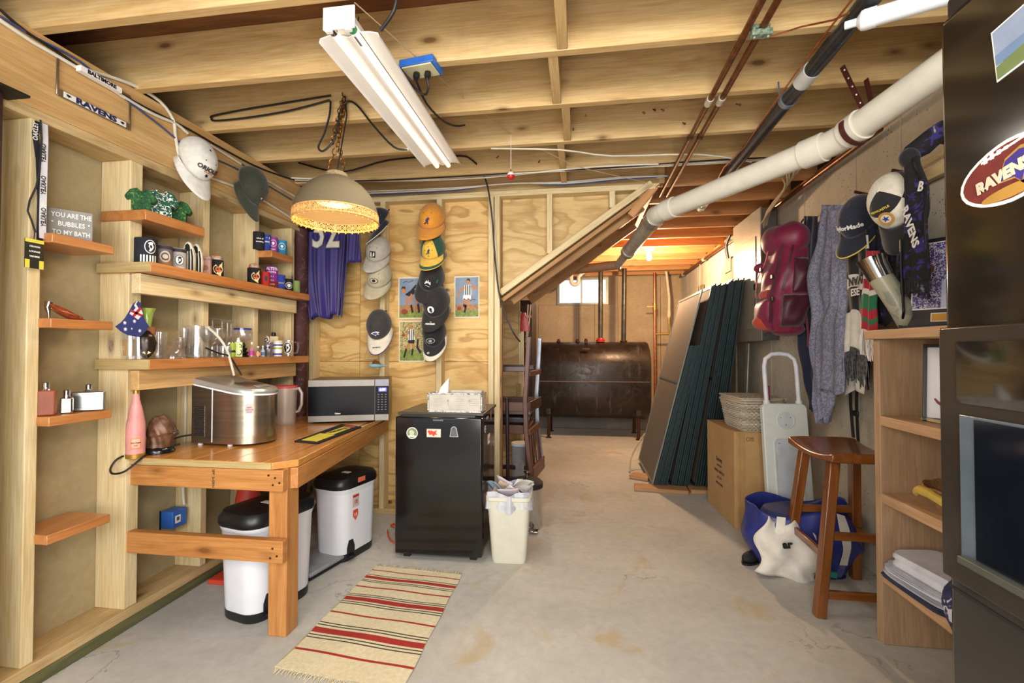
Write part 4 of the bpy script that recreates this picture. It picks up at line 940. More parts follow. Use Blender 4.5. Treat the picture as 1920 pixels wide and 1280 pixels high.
t = T('figurine', 'little black and white figurine beside the cream jug', 'figurine', (-1.94, yat(499, -1.94), z2+.0005))
part('body', MB().lathe([(.012, 0), (.012, .05), (.008, .07), (.010, .09), (.012, .10), (.006, .115), (.001, .118)], n=12), patterned('zebra_glaze', '1c1a1a', 'e4ddc8', 60, .5, .4), t, False)
part('arm', MB().tube([(.006, 0, .085), (.02, 0, .10), (.015, 0, .118), (.005, 0, .125)], .003, 6), WPR, t, False)
t = T('lidded_tumbler', 'white tumbler with a purple and lime print, right part of the glass shelf', 'cup', (-1.88, yat(521, -1.88), z2+.0005), rz=math.atan2(-2.78, 1.88)+math.pi/2)
part('body', MB().lathe([(.024, 0), (.0285, .082), (.0285, .086)], n=24), WHT, t, False)
part('lid', MB().lathe([(.030, .084), (.030, .096), (.026, .1), (.001, .1)], n=24), mat('cream_lid', 'dcd0b0', .5), t, False)
part('lime_band', MB().lathe([(.0273, .045), (.0279, .056)], n=24, caps=False), mat('lime_band', '9ab83a', .5), t, False)
part('purple_band', MB().lathe([(.0285, .066), (.0289, .076)], n=24, caps=False).lathe([(.0252, .008), (.0259, .02)], n=24, caps=False), mat('purple_band', '54488c', .5), t, False)
t = T('bird_mug', 'glass beer mug with a black and white bird badge, last on the glass shelf', 'mug', (-1.885, yat(541, -1.885), z2+.0005), rz=math.atan2(-2.9, 1.885)+math.pi/2)
part('bowl', MB().lathe(cup(.028, .030, .105, .003, .01), n=24, caps=False), GL, t, False); handle(t, .03, .02, .09, .028)
MM = [([(x, y_) for x, y_ in q[0]], q[1], q[2]) for q in magpie(.075)]
mb = MB()
for q in MM:
    n_ = len(q[0]); f_ = lambda x, yv, l: ((.0295+.0006*l)*math.sin(x/.03-.2), -(.0295+.0006*l)*math.cos(x/.03-.2), .054+yv)
    cx_ = sum(p[0] for p in q[0])/n_; cy_ = sum(p[1] for p in q[0])/n_
    mb.add([f_(*p, q[2]) for p in q[0]]+[f_(cx_, cy_, q[2])], [(k, (k+1) % n_, n_) for k in range(n_)], q[1])
part('print', mb, [WPR, BPR], t, False)
# ---- dark carved mask + flag
t = T('carved_mask', 'glossy dark brown mask with slanted eyes leaning among the glasses', 'ornament', (-1.88, yat(275, -1.88), z2+.001), rz=math.atan2(-1.85, 1.88)+math.pi/2)
part('face', MB().lathe([(.001, .0), (.016, .012), (.030, .035), (.036, .07), (.028, .10), (.010, .122), (.001, .126)], n=14, sy=.55), mat('dark_bronze', '3a2c24', .2, .5, var=.4, sc=40), t, False)
part('cork', MB().lathe([(.018, .118), (.021, .125), (.021, .15), (.016, .155)], (.012, .02, -.012), n=14), mat('cork', '8a5a34', .9, bmp=.5), t, False)
part('eye', MB().prism([(-.016, .028), (-.003, .020), (-.006, .034)], 0, .002, Matrix(((1, 0, 0, 0), (0, 0, -1, -.0165), (0, 1, 0, 0), (0, 0, 0, 1)))).prism([(.016, .028), (.003, .020), (.006, .034)], 0, .002, Matrix(((1, 0, 0, 0), (0, 0, -1, -.0165), (0, 1, 0, 0), (0, 0, 0, 1)))), mat('cream_eye', 'd8c894', .4), t, False)
def flagpt(px, py): return ax(px, py, -1.825)
FB = mat('flag_blue', '2b3670', .7); FW_ = mat('flag_white', 'e6e4e6', .7); FRD = mat('flag_red', 'b0283c', .7)
o_ = flagpt(256, 600); t = T('small_flag', 'small folded blue flag with white stars and a red cross corner', 'flag', tuple(o_), rz=0)
S_ = lambda pts: [((flagpt(a, b_)-o_)[1], (flagpt(a, b_)-o_)[2]) for a, b_ in pts]
Mf = FX(o_); outl = [(258, 563), (264, 568), (267, 585), (272, 600), (280, 612), (272, 622), (264, 630), (254, 631), (240, 628), (226, 620), (217, 612), (228, 604), (236, 595), (243, 583), (250, 570)]
part('cloth', MB().prism(S_(outl), -.003, 0, Mf), FB, t)
def ST_(c, r): p = flagpt(*c)-o_; return star(r, 7, (p[1], p[2]), .45)
flat([(S_([(252, 571), (257, 563), (266, 583), (268, 588), (259, 599), (243, 588), (245, 584)]), 0, 1),
      (S_([(246, 577), (250, 571), (254, 577), (248, 584)]), 1, 2), (S_([(258, 565), (264, 577), (259, 577), (255, 570)]), 1, 2),
      (S_([(246, 580), (267, 590), (266, 594), (244, 584)]), 2, 3), (S_([(262, 575), (265, 579), (252, 594), (247, 592)]), 2, 3)]
     +[(ST_(c, r), 0, 1) for c, r in (((234, 605), .0085), ((252, 602), .0085), ((235, 617), .009), ((247, 616), .0045), ((262, 620), .0085))], Mf, t, [FW_, FB, FRD], t=.0005)
part('stick', MB().tube([flagpt(262, 566)+Vector((-.01, 0, 0)), flagpt(276, 655)+Vector((-.03, 0, 0))], .0025, 6), BLK, t)
# ---- junction box under the table
jb = ax(325, 970, -2.06); t = T('outlet_box', 'blue plastic electrical box on the stud below the table', 'outlet box', tuple(jb))
part('box', MB().box((0, 0, 0), (.075, .085, .085)), BLUE, t, False, bev=.003)
part('nail_flange', MB().box((-.03, -.046, 0), (.004, .006, .095)), BLK, t, False)
part('barcode_label', MB().box((.0385, -.012, .0), (.001, .032, .038)), WPR, t, False)
part('barcode', MB().box((.0392, -.012, .002), (.001, .016, .018)), mat('grey_code', '56565a', .7), t, False)
cable([ax(345, 945, -2.04), ax(343, 900, -2.04), ax(347, 800, -2.05), ax(348, 715, -2.06)], .006, WCAB, 'white cable dropping down the stud to the blue box')
# ---- caps (hats) -------------------------------------------------
def capmesh(t, M, crown, brim, s=1.0, panel=None, edge=None, button=None, sandwich=None, bl=1.0, bw=1.0, panelfn=None):
    """baseball cap. local: brim towards -Y, crown up +Z"""
    rx, ry, rz_ = .080*s, .112*s, .098*s
    def crownf(u, v):
        a = 2*math.pi*u; ph = v*math.pi/2; c = math.cos(ph)**.82; sq = 1+.035*math.cos(6*a)*math.sin(ph)*.4
        z = rz_*math.sin(ph)**.95*(1+.10*max(0, -math.sin(a))*math.cos(ph)); return (rx*c*math.cos(a)*sq, ry*c*math.sin(a)*sq, z)
    mb = MB(); mb.grid(crownf, 36, 12, (panelfn or (lambda u, v: 1 if (panel and abs(u-.75) < .125 and v < .86) else 0)), wrap=True)
    part('crown', mb, [crown, panel or crown], t, False, M=M, solid=.003) if False else obj('crown', (mb, [crown, panel or crown]), t, M, False, solid=.003)
    def brimf(u, v):
        a = math.pi*(1+.5+ (u-.5)*.92)   # around -Y
        x0, y0 = rx*math.cos(a), ry*math.sin(a); L = (.112*bl*s)*(math.cos((u-.5)*math.pi)**.55 if 0 < u < 1 else 0)
        x = x0*(1+.06*v)*bw; y = y0-L*v; return (x, y, -.006*v*s-.030*s*(abs(x)/(rx))**2.2*(.3+.7*v)+.004*s)
    def bm_(u, v):
        if sandwich and (v > .72 or u < .10 or u > .90): return 1
        return 0
    ob = obj('brim', (MB().grid(brimf, 24, 7, bm_), [brim, sandwich or brim]), t, M, False, solid=.004)
    if edge: obj('brim_piping', (MB().tube([brimf(.03+.94*i/24, 1.0) for i in range(25)], .0032, 6), edge), t, M)
    sm = MB()
    for k in range(6):
        a = math.pi/6+k*math.pi/3+math.pi/6
        sm.tube([Vector(crownf(a/(2*math.pi), v))*1.004 for v in [i/8 for i in range(9)]], .0009, 4)
    obj('panel_seam', (sm, crown), t, M)
    obj('top_button', (MB().ell((0, 0, rz_*1.0), (.006*s, .006*s, .004*s), 10, 6), button or crown), t, M)
    obj('back_strap', (MB().tube([Vector((rx*.5*math.cos(a), ry*1.0+.004, .0+.006)) for a in [math.pi*i/8 for i in range(9)]], .005, 6), crown), t, M)
    # eyelets
    el = MB()
    for k in (.75-.08, .75+.08): p = Vector(crownf(k, .62))*1.01; el.ell(p, (.003, .003, .003), 8, 5)
    obj('eyelet', (el, button or BPR), t, M)
    return crownf
def cap(label, P, s, crown, brim, face='Y', tilt=58, roll=0, yaw=0, logo=None, name='baseball_cap', group=None, **k):
    tilt -= 11
    """P: world position of the crown centre. hangs by its back strap, brim down"""
    base = {'Y': 0, 'X': R(90), 'R': R(-90)}[face]
    Rm = Matrix.Rotation(base+R(yaw), 4, 'Z') @ Matrix.Rotation(R(roll), 4, 'Y') @ Matrix.Rotation(R(tilt), 4, 'X')
    t = T(name, label, 'cap', tuple(P), rot=Rm, group=group)
    capmesh(t, Matrix.Translation((0, 0, -.03*s)), crown, brim, s, **k)
    if logo:
        # logo plane: tangent to the crown's front panel
        th = R(34); n_ = Vector((0, -math.cos(th), math.sin(th))); c = Vector((0, -.112*s*.875, -.03*s+.055*s))
        up_ = Vector((0, math.sin(th), math.cos(th)))
        ML = frame(c+n_*.006, (1, 0, 0), up_)
        for d in logo:
            if d[0] == 't': text(d[1], d[2], ML @ Matrix.Translation((d[5] if len(d) > 5 else 0, d[3], .002)), d[4], t, bend=.075*s, bold=.03, world=False, name='embroidery')
            elif d[0] == 'b':   # on the brim
                MLb = frame(Vector((0, -.112*s-.05*s, -.03*s+.0075)), (1, 0, 0), (0, .98, .12))
                text(d[1], d[2], MLb @ Matrix.Translation((d[5] if len(d) > 5 else 0, d[3], .0)), d[4], t, world=False, bold=.03, name='embroidery')
            else:
                mb = MB()
                for q in d[1]:
                    n2 = len(q[0]); l = q[2] if len(q) > 2 else 1; rr = .078*s
                    f_ = lambda x, yv: ML @ Vector((rr*math.sin(x/rr), yv, rr*(math.cos(x/rr)-1)+.0008*l-(yv*yv)*3.2))
                    cx_ = sum(p[0] for p in q[0])/n2; cy_ = sum(p[1] for p in q[0])/n2
                    mb.add([f_(*p) for p in q[0]]+[f_(cx_, cy_)], [(kk, (kk+1) % n2, n2) for kk in range(n2)], q[1])
                obj('embroidery', (mb, d[2]), t)
    return t
def clo(n, c, **k): return mat(n, c, .85, var=.08, sc=30, bmp=.15, sheen=.2, **k)
CWH = clo('white_twill', 'd5d2c8'); CDG = clo('dark_green_twill', '34382a'); CGY = clo('light_grey_twill', 'b3ada0'); CTN = clo('stone_twill', 'b0a78c'); CBK = clo('black_twill', '1d1c1e')
CNV = clo('navy_twill', '1e2130'); CYO = clo('gold_twill', 'd8902c'); CYL = clo('yellow_twill', 'dcb444'); CGR = clo('bottle_green_twill', '1e4a38'); CPU = clo('purple_twill', '43307c'); CCH = clo('charcoal_twill', '353336'); COFF = clo('offwhite_twill', 'd6cfbe')
XH = XL+.075
cap('white cap with black team lettering hanging on the left beam', ax(374, 295, XH-.01), 1.06, CWH, CWH, 'X', 78, 6, -8, [('t', 'ORIOLES', .030, .012, BPR), ('t', 'BALTIMORE', .008, -.004, mat('orange_thread', 'c25a28', .7)), ('p', [([(-.004, -.012), (.006, -.014), (.010, -.024), (.002, -.030), (-.006, -.022)], 0)], [BPR])], button=BPR, sandwich=None)
cap('dark green cap with a small red badge hanging on the left beam by the lamp', ax(476, 345, XH), 1.04, CDG, CDG, 'X', 84, 8, 0, [('p', [(disc(.009, 10, sx=.8), 0, 1), (disc(.004, 8), 1, 2)], [mat('red_thread', 'a83c34', .8), WPR])])
# ================================================================== BACK WALL: jersey, caps, pictures
YW = YB-.005
def badge(s, a=0, b_=1): return [(disc(s, 16), a, 1), (disc(s*.62, 14, sx=.8), b_, 2), (disc(s*.25, 8, c=(.1*s, .2*s)), a, 3)]
RUN = [(x*.001, y*.001) for x, y in [(-17, -17), (-9, -14), (-5, -6), (-6, 2), (-2, 9), (3, 12), (4, 17), (7, 14), (9, 16), (9, 12), (14, 11), (10, 8), (13, 4), (8, 5), (5, 1), (8, -6), (3, -12), (9, -16), (1, -17), (2, -10), (-2, -5), (-2, -12), (-8, -17)]]
WT = mat('white_thread', 'dcdad6', .8); GT_ = mat('green_thread', '2c5c44', .8); PT = mat('purple_thread', '4a3a8a', .8); BT = mat('black_thread', '141416', .8); YT = mat('yellow_thread', 'd8c04a', .8)
def hang(px, py, Y): return ay(px, py, Y)
cy = YB-.085
_cap = cap
def cap(label, P, s, *a, **k):
    if k.get('logo'):
        k['logo'] = [(d[0], [([(x*1.45, y*1.45) for x, y in q[0]], *q[1:]) for q in d[1]], d[2]) if d[0] == 'p' else d for d in k['logo']]
    return _cap(label, P, s*1.04, *a, **k)
cap('navy cap turned sideways with a white jagged side stripe, topmost beside the lamp', hang(707, 412, cy), .98, CNV, CNV, 'Y', 66, -14, -38, logo=[('p', [([(-.012, -.03), (-.004, -.03), (.0, -.01), (.010, .0), (.004, .012), (.012, .03), (.004, .034), (-.006, .012), (.002, .002), (-.008, -.008)], 0)], [WT])], edge=COFF)
cap('light grey cap with a square black patch below the navy cap', hang(709, 466, cy-.01), 1.0, CGY, CGY, 'Y', 60, 8, 4, logo=[('p', [(rect(-.015, -.015, .015, .015), 0, 1), ([(-.011, -.012), (-.002, -.012), (-.004, .010), (-.010, .010)], 1, 2), ([(.002, -.012), (.011, -.006), (.010, .011), (.004, .008)], 1, 2)], [BT, WT])])
cap('stone-coloured cap with an oval outline badge, lowest of the pale pair', hang(711, 514, cy), 1.02, CTN, CTN, 'Y', 60, 8, 6, logo=[('p', [(disc(.022, 20, sy=.62), 0, 1), (disc(.019, 20, sy=.6), 1, 2), (disc(.009, 10, sy=.8), 0, 3)], [BT, CTN])])
cap('dark brown-black cap with a white bird emblem and white brim piped in purple', hang(709, 606, cy), 1.06, CCH, COFF, 'Y', 70, -4, 6, edge=CPU, logo=[('p', [([(x*2.3, y*2.0) for x, y in BIRD], 0, 1), ([(x*1.4, y*1.2) for x, y in BIRD], 1, 2)], [WT, PT]), ('b', 'MINNESOTA', .010, -.012, BT)])
cap('plain gold cap with a dark leaping kangaroo, topmost of the right-hand column', hang(809, 405, cy), 1.12, CYO, CYO, 'Y', 56, 3, 2, logo=[('p', [(RUN, 0)], [NAVP])])
cap('yellow cap with bottle green sides and brim border below the gold cap', hang(811, 462, cy-.01), 1.04, CGR, CYL, 'Y', 56, 0, 0, panel=CYL, sandwich=CGR, edge=CYL, logo=[('p', [([(x*.75, y*.75) for x, y in RUN], 0), (disc(.0025, 8, c=(0, .022)), 0), (disc(.0025, 8, c=(-.018, .006)), 0), (disc(.0025, 8, c=(.020, .006)), 0), (disc(.0025, 8, c=(0, -.022)), 0)], [NAVP])])
cap('plain black cap with white line embroidery and a green side tag', hang(810, 517, cy), 1.08, CBK, CBK, 'Y', 62, 14, 10, logo=[('p', [(stroke([(-.015, -.006), (-.008, .012), (-.004, .0), (.002, .016), (.004, .0), (.012, .008), (.014, -.006)], .0022), 0), (stroke([(-.010, -.012), (.012, -.016)], .002), 0), (rect(.040, .008, .050, .026), 1)], [WT, GT_])])
cap('black cap with white piping, bird badge and MEMBER lettering on the brim', hang(817, 563, cy-.02), 1.12, CBK, CBK, 'Y', 64, 2, -2, logo=[('p', [(disc(.017, 18), 0, 1), (disc(.010, 12, sx=.7), 1, 2), (disc(.006, 10, c=(.003, -.008)), 2, 3)], [WT, BT, PT]), ('b', '2006', .007, .008, WT), ('b', 'MEMBER', .019, -.008, WT)])
cap('black cap with a wide white brim edge and two oval badges, lowest of the column', hang(813, 621, cy), 1.0, CBK, CBK, 'Y', 66, -3, 0, sandwich=COFF, edge=COFF, logo=[('p', [(disc(.023, 18, sy=.6), 0, 1), (disc(.019, 18, sy=.55), 1, 2), (disc(.009, 10, sy=.8), 0, 3)], [mat('silver_thread', '9a9a98', .6), BT]), ('b', 'O', .022, -.004, WT, -.022)])
# jersey
JY = 3.17
PUR = mat('purple_jersey_cloth', '2c1f6c', .5, var=.12, sc=40, sheen=.3)
o_ = ay(612, 500, JY); t = T('football_jersey', 'purple football jersey with white numerals hanging behind the pendant lamp', 'jersey', tuple(o_))
TL_ = ay(566, 395, JY); TR_ = ay(650, 395, JY); BL_ = ay(578, 597, JY); BR_ = ay(640, 592, JY)
def jf(dy, f=1):
    def fn(u, v):
        l = ay(566-6*math.sin(v*2.2)+16*v*v, 385+212*v, JY)
        r = ay(652-2*v-10*v*v, 385+206*v, JY)
        p = l.lerp(r, u); w_ = (.010+.022*v)*math.sin(u*23+1.3*math.sin(v*3))+.012*math.sin(u*9+v*2)
        p.z -= .02*math.sin(u*math.pi*1.0)*v*(1 if f else 0)*.0+.015*math.sin(u*14)*v*v
        return (p.x, JY+dy+w_*.55, p.z)
    return fn
part('body', MB().grid(jf(-.02), 60, 30), PUR, t, solid=.003)
part('body_back', MB().grid(jf(.03), 40, 20), PUR, t, solid=.003)
def sleeve(a, b_, c, d):
    def fn(u, v):
        q = [ay(*k, JY-.005) for k in (a, b_, c, d)]; p = q[0].lerp(q[1], u).lerp(q[3].lerp(q[2], u), v)
        return (p.x, p.y+.012*math.sin(v*9+u*4), p.z)
    return fn
part('sleeve', MB().grid(sleeve((572, 388), (560, 470), (548, 500), (553, 395)), 12, 12), PUR, t, solid=.004)
part('sleeve', MB().grid(sleeve((648, 390), (652, 492), (678, 492), (672, 400)), 12, 12), PUR, t, solid=.004)
NW = mat('white_numeral', 'dcd6c8', .6); NG = mat('grey_numeral_edge', '9a8c70', .6)
for i, (s_, px) in enumerate((('5', 597), ('2', 624))):
    text(s_, .34, FY(ay(px, 436, JY-.048)), NW, t, sx=.62, bold=.01, name='numeral')
    text(s_, .34, FY(ay(px, 436, JY-.045)), NG, t, sx=.64, bold=.028, name='numeral')
part('hanger', MB().tube([ay(570, 392, JY), ay(611, 372, JY), ay(650, 392, JY)], .005, 6), CHROME, t)
# pictures: flat printed player cards
SKY_ = mat('print_sky', '7c8ca0', .5); GRS = mat('print_grass', '7c8a3c', .5, var=.3, sc=60); SKN = mat('print_skin', 'b87848', .5); HAIR = mat('print_hair', '33241c', .5); FNC = mat('print_fence', 'a87848', .5, var=.3, sc=80)
CRD = patterned('print_crowd', '5a5830', 'cfc080', 120, .5, .5, 'a86a4a'); BRD = mat('print_border', 'd8d2bc', .5); BALL = mat('print_ball', '8a3a24', .5)
def card(label, x0, y0, x1, y1, polys):
    a = ay(x0, y1, YB+.086); b_ = ay(x1, y0, YB+.086); c = (a+b_)/2; W_, H_ = b_.x-a.x, b_.z-a.z
    c.y = YB+.086; t = T('player_picture', label, 'picture', tuple(c), group='pictures pinned on the plywood')
    part('card', MB().box((0, 0, 0), (W_, .003, H_)), BRD, t, False)
    M_ = Matrix(((1, 0, 0, 0), (0, 0, -1, -.0016), (0, 1, 0, 0), (0, 0, 0, 1))); w2, h2 = W_*.46, H_*.47
    P = [([(x*w2, y*h2) for x, y in q[0]], q[1], q[2]) for q in polys]
    flat(P, M_, t, [SKY_, GRS, SKN, HAIR, BPR, WPR, BALL, FNC, CRD], t=.0004, world=False)
bgA = [(rect(-1, -.7, 1, 1), 0, 1), (rect(-1, -.68, 1, -.38), 7, 2), (rect(-1, -1, 1, -.68), 1, 3)]
card('picture of a bending footballer in black and white reaching for a ball', 747, 519, 795, 598, bgA+[
    ([(-.05, .38), (.35, .66), (.8, .72), (.95, .5), (.85, .3), (.4, .22), (.0, .15), (-.3, .05), (-.5, .2)], 4, 4),
    ([(.3, .45), (.6, .6), (.7, .5), (.4, .35)], 5, 5), ([(.35, .4), (.95, .5), (.8, .15), (.45, .15)], 5, 5),
    (disc(.2, 12, c=(-.62, .42), sy=.8), 2, 5), ([(-.85, .45), (-.75, .6), (-.5, .58), (-.45, .45), (-.7, .5)], 3, 6),
    (stroke([(-.3, .12), (-.36, -.2), (-.38, -.55)], .14), 2, 5), (stroke([(.1, .18), (-.1, -.1), (.0, -.38)], .22), 2, 5), (stroke([(.0, -.35), (.15, -.75)], .16), 4, 6),
    (stroke([(.6, .2), (.4, -.08), (.6, -.35)], .2), 2, 5), (stroke([(.6, -.3), (.7, -.75)], .17), 4, 6), (disc(.28, 14, c=(-.55, -.7), sy=.5), 6, 6), (stroke([(-.7, .78), (-.4, .86), (-.2, .80), (.2, .9)], .025), 4, 5)])
card('picture of a kicking footballer in black and white stripes, arms spread', 852, 517, 899, 596, bgA+[
    ([(-.2, .6), (.35, .62), (.4, .1), (-.22, .08)], 5, 4)]+[(rect(-.14+k*.18, .1, -.04+k*.18, .6), 4, 5) for k in range(3)]+[
    ([(-.3, .1), (.35, .1), (.35, -.12), (-.35, -.12)], 5, 5), (disc(.15, 12, c=(.12, .76), sy=.75), 2, 5), ([(-.05, .8), (.05, .95), (.28, .92), (.3, .76), (.1, .86)], 3, 6),
    (stroke([(-.2, .5), (-.6, .3), (-.85, -.05)], .13), 2, 5), (stroke([(.35, .55), (.7, .48), (.98, .42)], .12), 2, 5),
    (stroke([(-.15, -.1), (-.3, -.4)], .22), 2, 5), (stroke([(.2, -.1), (.05, -.42)], .22), 2, 5), (stroke([(-.05, -.4), (-.2, -.8)], .15), 4, 6), (stroke([(-.3, -.38), (-.1, -.52)], .15), 4, 6),
    (disc(.2, 14, c=(-.65, -.58), sy=.5), 6, 5), (stroke([(.3, -.2), (.55, -.12), (.8, -.16)], .025), 4, 5)])
card('picture of a running footballer with a ball in front of a crowd', 748, 601, 797, 678, [
    (rect(-1, -.45, 1, 1), 8, 1), (rect(-1, -1, 1, -.45), 1, 2), ([(-.3, .6), (.1, .62), (.25, .05), (-.3, .0)], 5, 4)]+[(rect(-.25+k*.16, .05, -.17+k*.16, .6), 4, 5) for k in range(3)]+[
    ([(-.32, .05), (.25, .08), (.2, -.12), (-.3, -.1)], 4, 5), (disc(.14, 12, c=(-.12, .76), sy=.75), 2, 5), (stroke([(-.2, .5), (-.5, .3), (-.65, .32)], .12), 2, 5),
    (disc(.13, 12, c=(-.7, .32), sy=.6), 6, 6), (stroke([(-.2, -.1), (-.45, -.4)], .2), 2, 5), (stroke([(.1, -.1), (.15, -.4)], .2), 2, 5), (stroke([(-.45, -.38), (-.65, -.85)], .14), 4, 6),
    (stroke([(.1, -.38), (.0, -.72)], .14), 4, 6), (stroke([(.5, .1), (.45, -.3), (.75, -.6)], .16), 4, 5), (disc(.1, 10, c=(.5, .3), sy=.7), 2, 5)])
t = T('wire_ornament', 'small blue painted fish-shaped ornament with strings, on the microwave', 'ornament', (-1.36, 3.02, 1.10))
part('fish_body', MB().lathe([(.001, 0), (.010, .012), (.015, .04), (.013, .08), (.005, .12), (.001, .15)], (-.075, 0, .012), n=12, M=Matrix.Rotation(R(90), 4, 'Y')), mat('blue_paint', '6a9098', .5, var=.3), t, False)
part('copper_fin', MB().prism([(-.05, .02), (.02, .02), (-.005, .045), (-.03, .055)], -.005, .005, Matrix(((1, 0, 0, 0), (0, 0, 1, 0), (0, 1, 0, 0), (0, 0, 0, 1)))), COPPER, t, False)
for q in (690, 702): part('string', MB().tube([ay(q+4, 640, 3.2), ay(683 if q < 700 else 690, 672, 3.1), Vector((-1.385, 3.02, 1.14))], .0015, 5), mat('blue_string', '7a8a88', .8), t)

# ================================================================== TABLE
ZT = .745
t = T('corner_table', 'varnished timber corner workbench with one square post leg and chamfered corner', 'table', (-1.6, 2.5, 0))
xr0, xr1 = -1.205, -1.40
top = [(-2.0, 1.80), (-1.29, 1.80), (xr0, 1.875), (xr1, 3.285), (-2.0, 3.285)]
# planks running front to back
edges = [-2.0, -1.83, -1.66, -1.49, -1.32, xr0]
for i, (a, b_) in enumerate(zip(edges[:-1], edges[1:])):
    if i < 4: pl = [(a+.0006, 1.80), (b_-.0006, 1.80), (b_-.0006-(.07 if i == 3 else 0), 3.285), (a+.0006, 3.285)]
    else: pl = [(a+.0006, 1.80), (-1.28, 1.80), (xr0, 1.87), (xr1, 3.285), (a+.0006-.07, 3.285)]
    cx_, cy_ = sum(p[0] for p in pl)/len(pl), 2.5
    M = Matrix(((0, -1, 0, cx_), (1, 0, 0, cy_), (0, 0, 1, 0), (0, 0, 0, 1)))
    obj('plank', (MB().prism([(y-cy_, -(x-cx_)) for x, y in pl], ZT-.03, ZT), TW), t, M, True, bev=.002)
eg = part('end_grain', MB().mm((-2.0, 1.7975, ZT-.029), (-1.285, 1.7995, ZT-.002)), EG, t)
board('front_apron', (-2.0, 1.825, ZT-.078), (-1.235, 1.825, ZT-.078), .038, .09, TL, t)
board('side_apron', (-1.222, 1.86, ZT-.078), (xr1-.012, 3.27, ZT-.078), .038, .09, TL, t)
board('leg', (-1.277, 1.878, 0), (-1.277, 1.878, ZT-.03), .085, .085, TL, t, up=(1, 0, 0))
board('lower_rail', (-1.99, 1.812, .375), (-1.225, 1.812, .375), .038, .092, TL, t)
mb = MB()
for x, z in ((-1.30, .69), (-1.27, .68), (-1.28, .65), (-1.25, .66), (-1.27, .39), (-1.25, .36), (-1.28, .35)):
    part('screw_head', MB().tube([(x, 1.8062 if z > .5 else 1.793, z), (x, 1.803 if z > .5 else 1.790, z)], .0045, 8), IRON, t)
text('SPF  S-GRN', .016, frame(Vector((-1.56, 1.804, ZT-.078)), (0, 0, -1), (1, 0, 0)), mat('stamp_ink', '5a4632', .8), t, name='stamp')
# ---- ice maker
BX = T('ice_maker', 'stainless steel countertop ice maker with rounded front and silver lid', 'ice maker', (-1.74, 2.19, ZT), rz=R(-2))
def yb(p): return p
outl = []
w_, d_ = .37, .26
# long axis along local X (left = back with vents, right = rounded front)
pl = [(-.17, -.125), (.05, -.125)]+[(.05+.135*math.cos(a), .125*math.sin(a)) for a in [R(-90+i*12) for i in range(16)]]+[(.05, .125), (-.17, .125)]
pl2 = []
for p in pl:
    if not pl2 or (Vector(p)-Vector(pl2[-1])).length > .001: pl2.append(p)
pl = pl2
def topz(x): u = (x+.17)/.355; return .305-.055*(u**1.0)*(1.0 if u > 0 else 0)-.02*math.sin(u*math.pi)*.4
n_ = len(pl); vs = [(x, y, .012) for x, y in pl]+[(x, y, topz(x)) for x, y in pl]
mb = MB(); mb.add(vs, [(i, (i+1) % n_, n_+(i+1) % n_, n_+i) for i in range(n_)]+[tuple(range(n_))[::-1], tuple(range(n_, 2*n_))])
body = part('body', mb, STEEL, BX, False)
SIL = mat('silver_plastic', 'a8a6a0', .28, .5, var=.03)
def ring_at(dz, k): return [Vector(((x-.0)*k, y*k, topz(x)+dz)) for x, y in pl]
part('lid', MB().rings([ring_at(.004, 1.015), ring_at(.016, 1.02), ring_at(.028, .97), ring_at(.034, .80)]), SIL, BX, False)
part('white_seal', MB().rings([ring_at(-.004, 1.008), ring_at(.004, 1.018)], caps=False), WHT, BX, False)
wz = topz(.06)+.034
part('lid_window', MB().lathe([(.001, .0), (.075, .0), (.07, .006), (.001, .007)], (.055, 0, wz-.002), n=28, sy=1.05, M=Matrix.Rotation(R(9), 4, 'Y')), mat('smoked_window', '5a5650', .1, coat=.5), BX, False)
part('lid_handle', MB().box((.125, 0, topz(.125)+.036), (.03, .09, .006), Matrix.Rotation(R(12), 3, 'Y')), SIL, BX, False, bev=.002)
part('body_seam', MB().box((-.052, -.1258, .155), (.004, .002, .272)), WHT, BX, False)
vb = part('vent_panel', MB().box((-.126, -.1258, .12), (.062, .001, .155)), STEEL, BX, False)
vm = MB().lathe([(.0036, 0), (.0036, .0012)], n=8, M=Matrix.Rotation(R(90), 4, 'X')).mesh('vent_hole', BPR)
for r_ in range(17):
    for c_ in range(6):
        x = -.152+c_*.0098+(.0049 if r_ % 2 else 0); z = .052+r_*.0088
        if x > -.098: continue
        obj('vent_hole', vm, BX, Matrix.Translation((x, -.1262, z)))
for x, y in ((-.14, -.10), (.03, -.10), (-.14, .10), (.06, .09)): part('foot', MB().lathe([(.012, 0), (.013, .013)], (x, y, 0), n=12), WHT, BX, False)
a = R(-52); pp = Vector((.05+.1365*math.cos(a), .1265*math.sin(a), .185))
text_pl = frame(pp, (-math.sin(a), math.cos(a), 0), (0, 0, 1))
part('sticker', MB().box((0, 0, 0), (.034, .048, .001)), mat('pink_sticker', 'd8bcb0', .6), BX, False, M=text_pl) if False else obj('sticker', (MB().box((0, 0, .001), (.034, .048, .0015)), mat('pink_sticker', 'dcc0b4', .6)), BX, text_pl)
for i, s_ in enumerate(('HAPPY', 'COCKTAIL', 'HOUR')): text(s_, .0095, text_pl @ Matrix.Translation((0, .006-.011*i, .002)), PT, BX, world=False, sx=.8)
cable([ax(388, 612, -1.86), ax(410, 632, -1.84), ax(425, 655, -1.82), ax(433, 680, -1.82), Vector((-1.82, 2.24, 1.085))], .006, WCAB, 'white hose rising from the ice maker lid in front of the glass shelf', cat='hose', name='hose', sm=5)
cable([ax(386, 652, -1.83), ax(410, 662, -1.82), ax(430, 668, -1.82), ax(445, 690, -1.81), Vector((-1.80, 2.27, 1.085))], .0045, BCAB, 'black lead curving down to the ice maker lid in front of the glass shelf', cat='cord', sm=5)
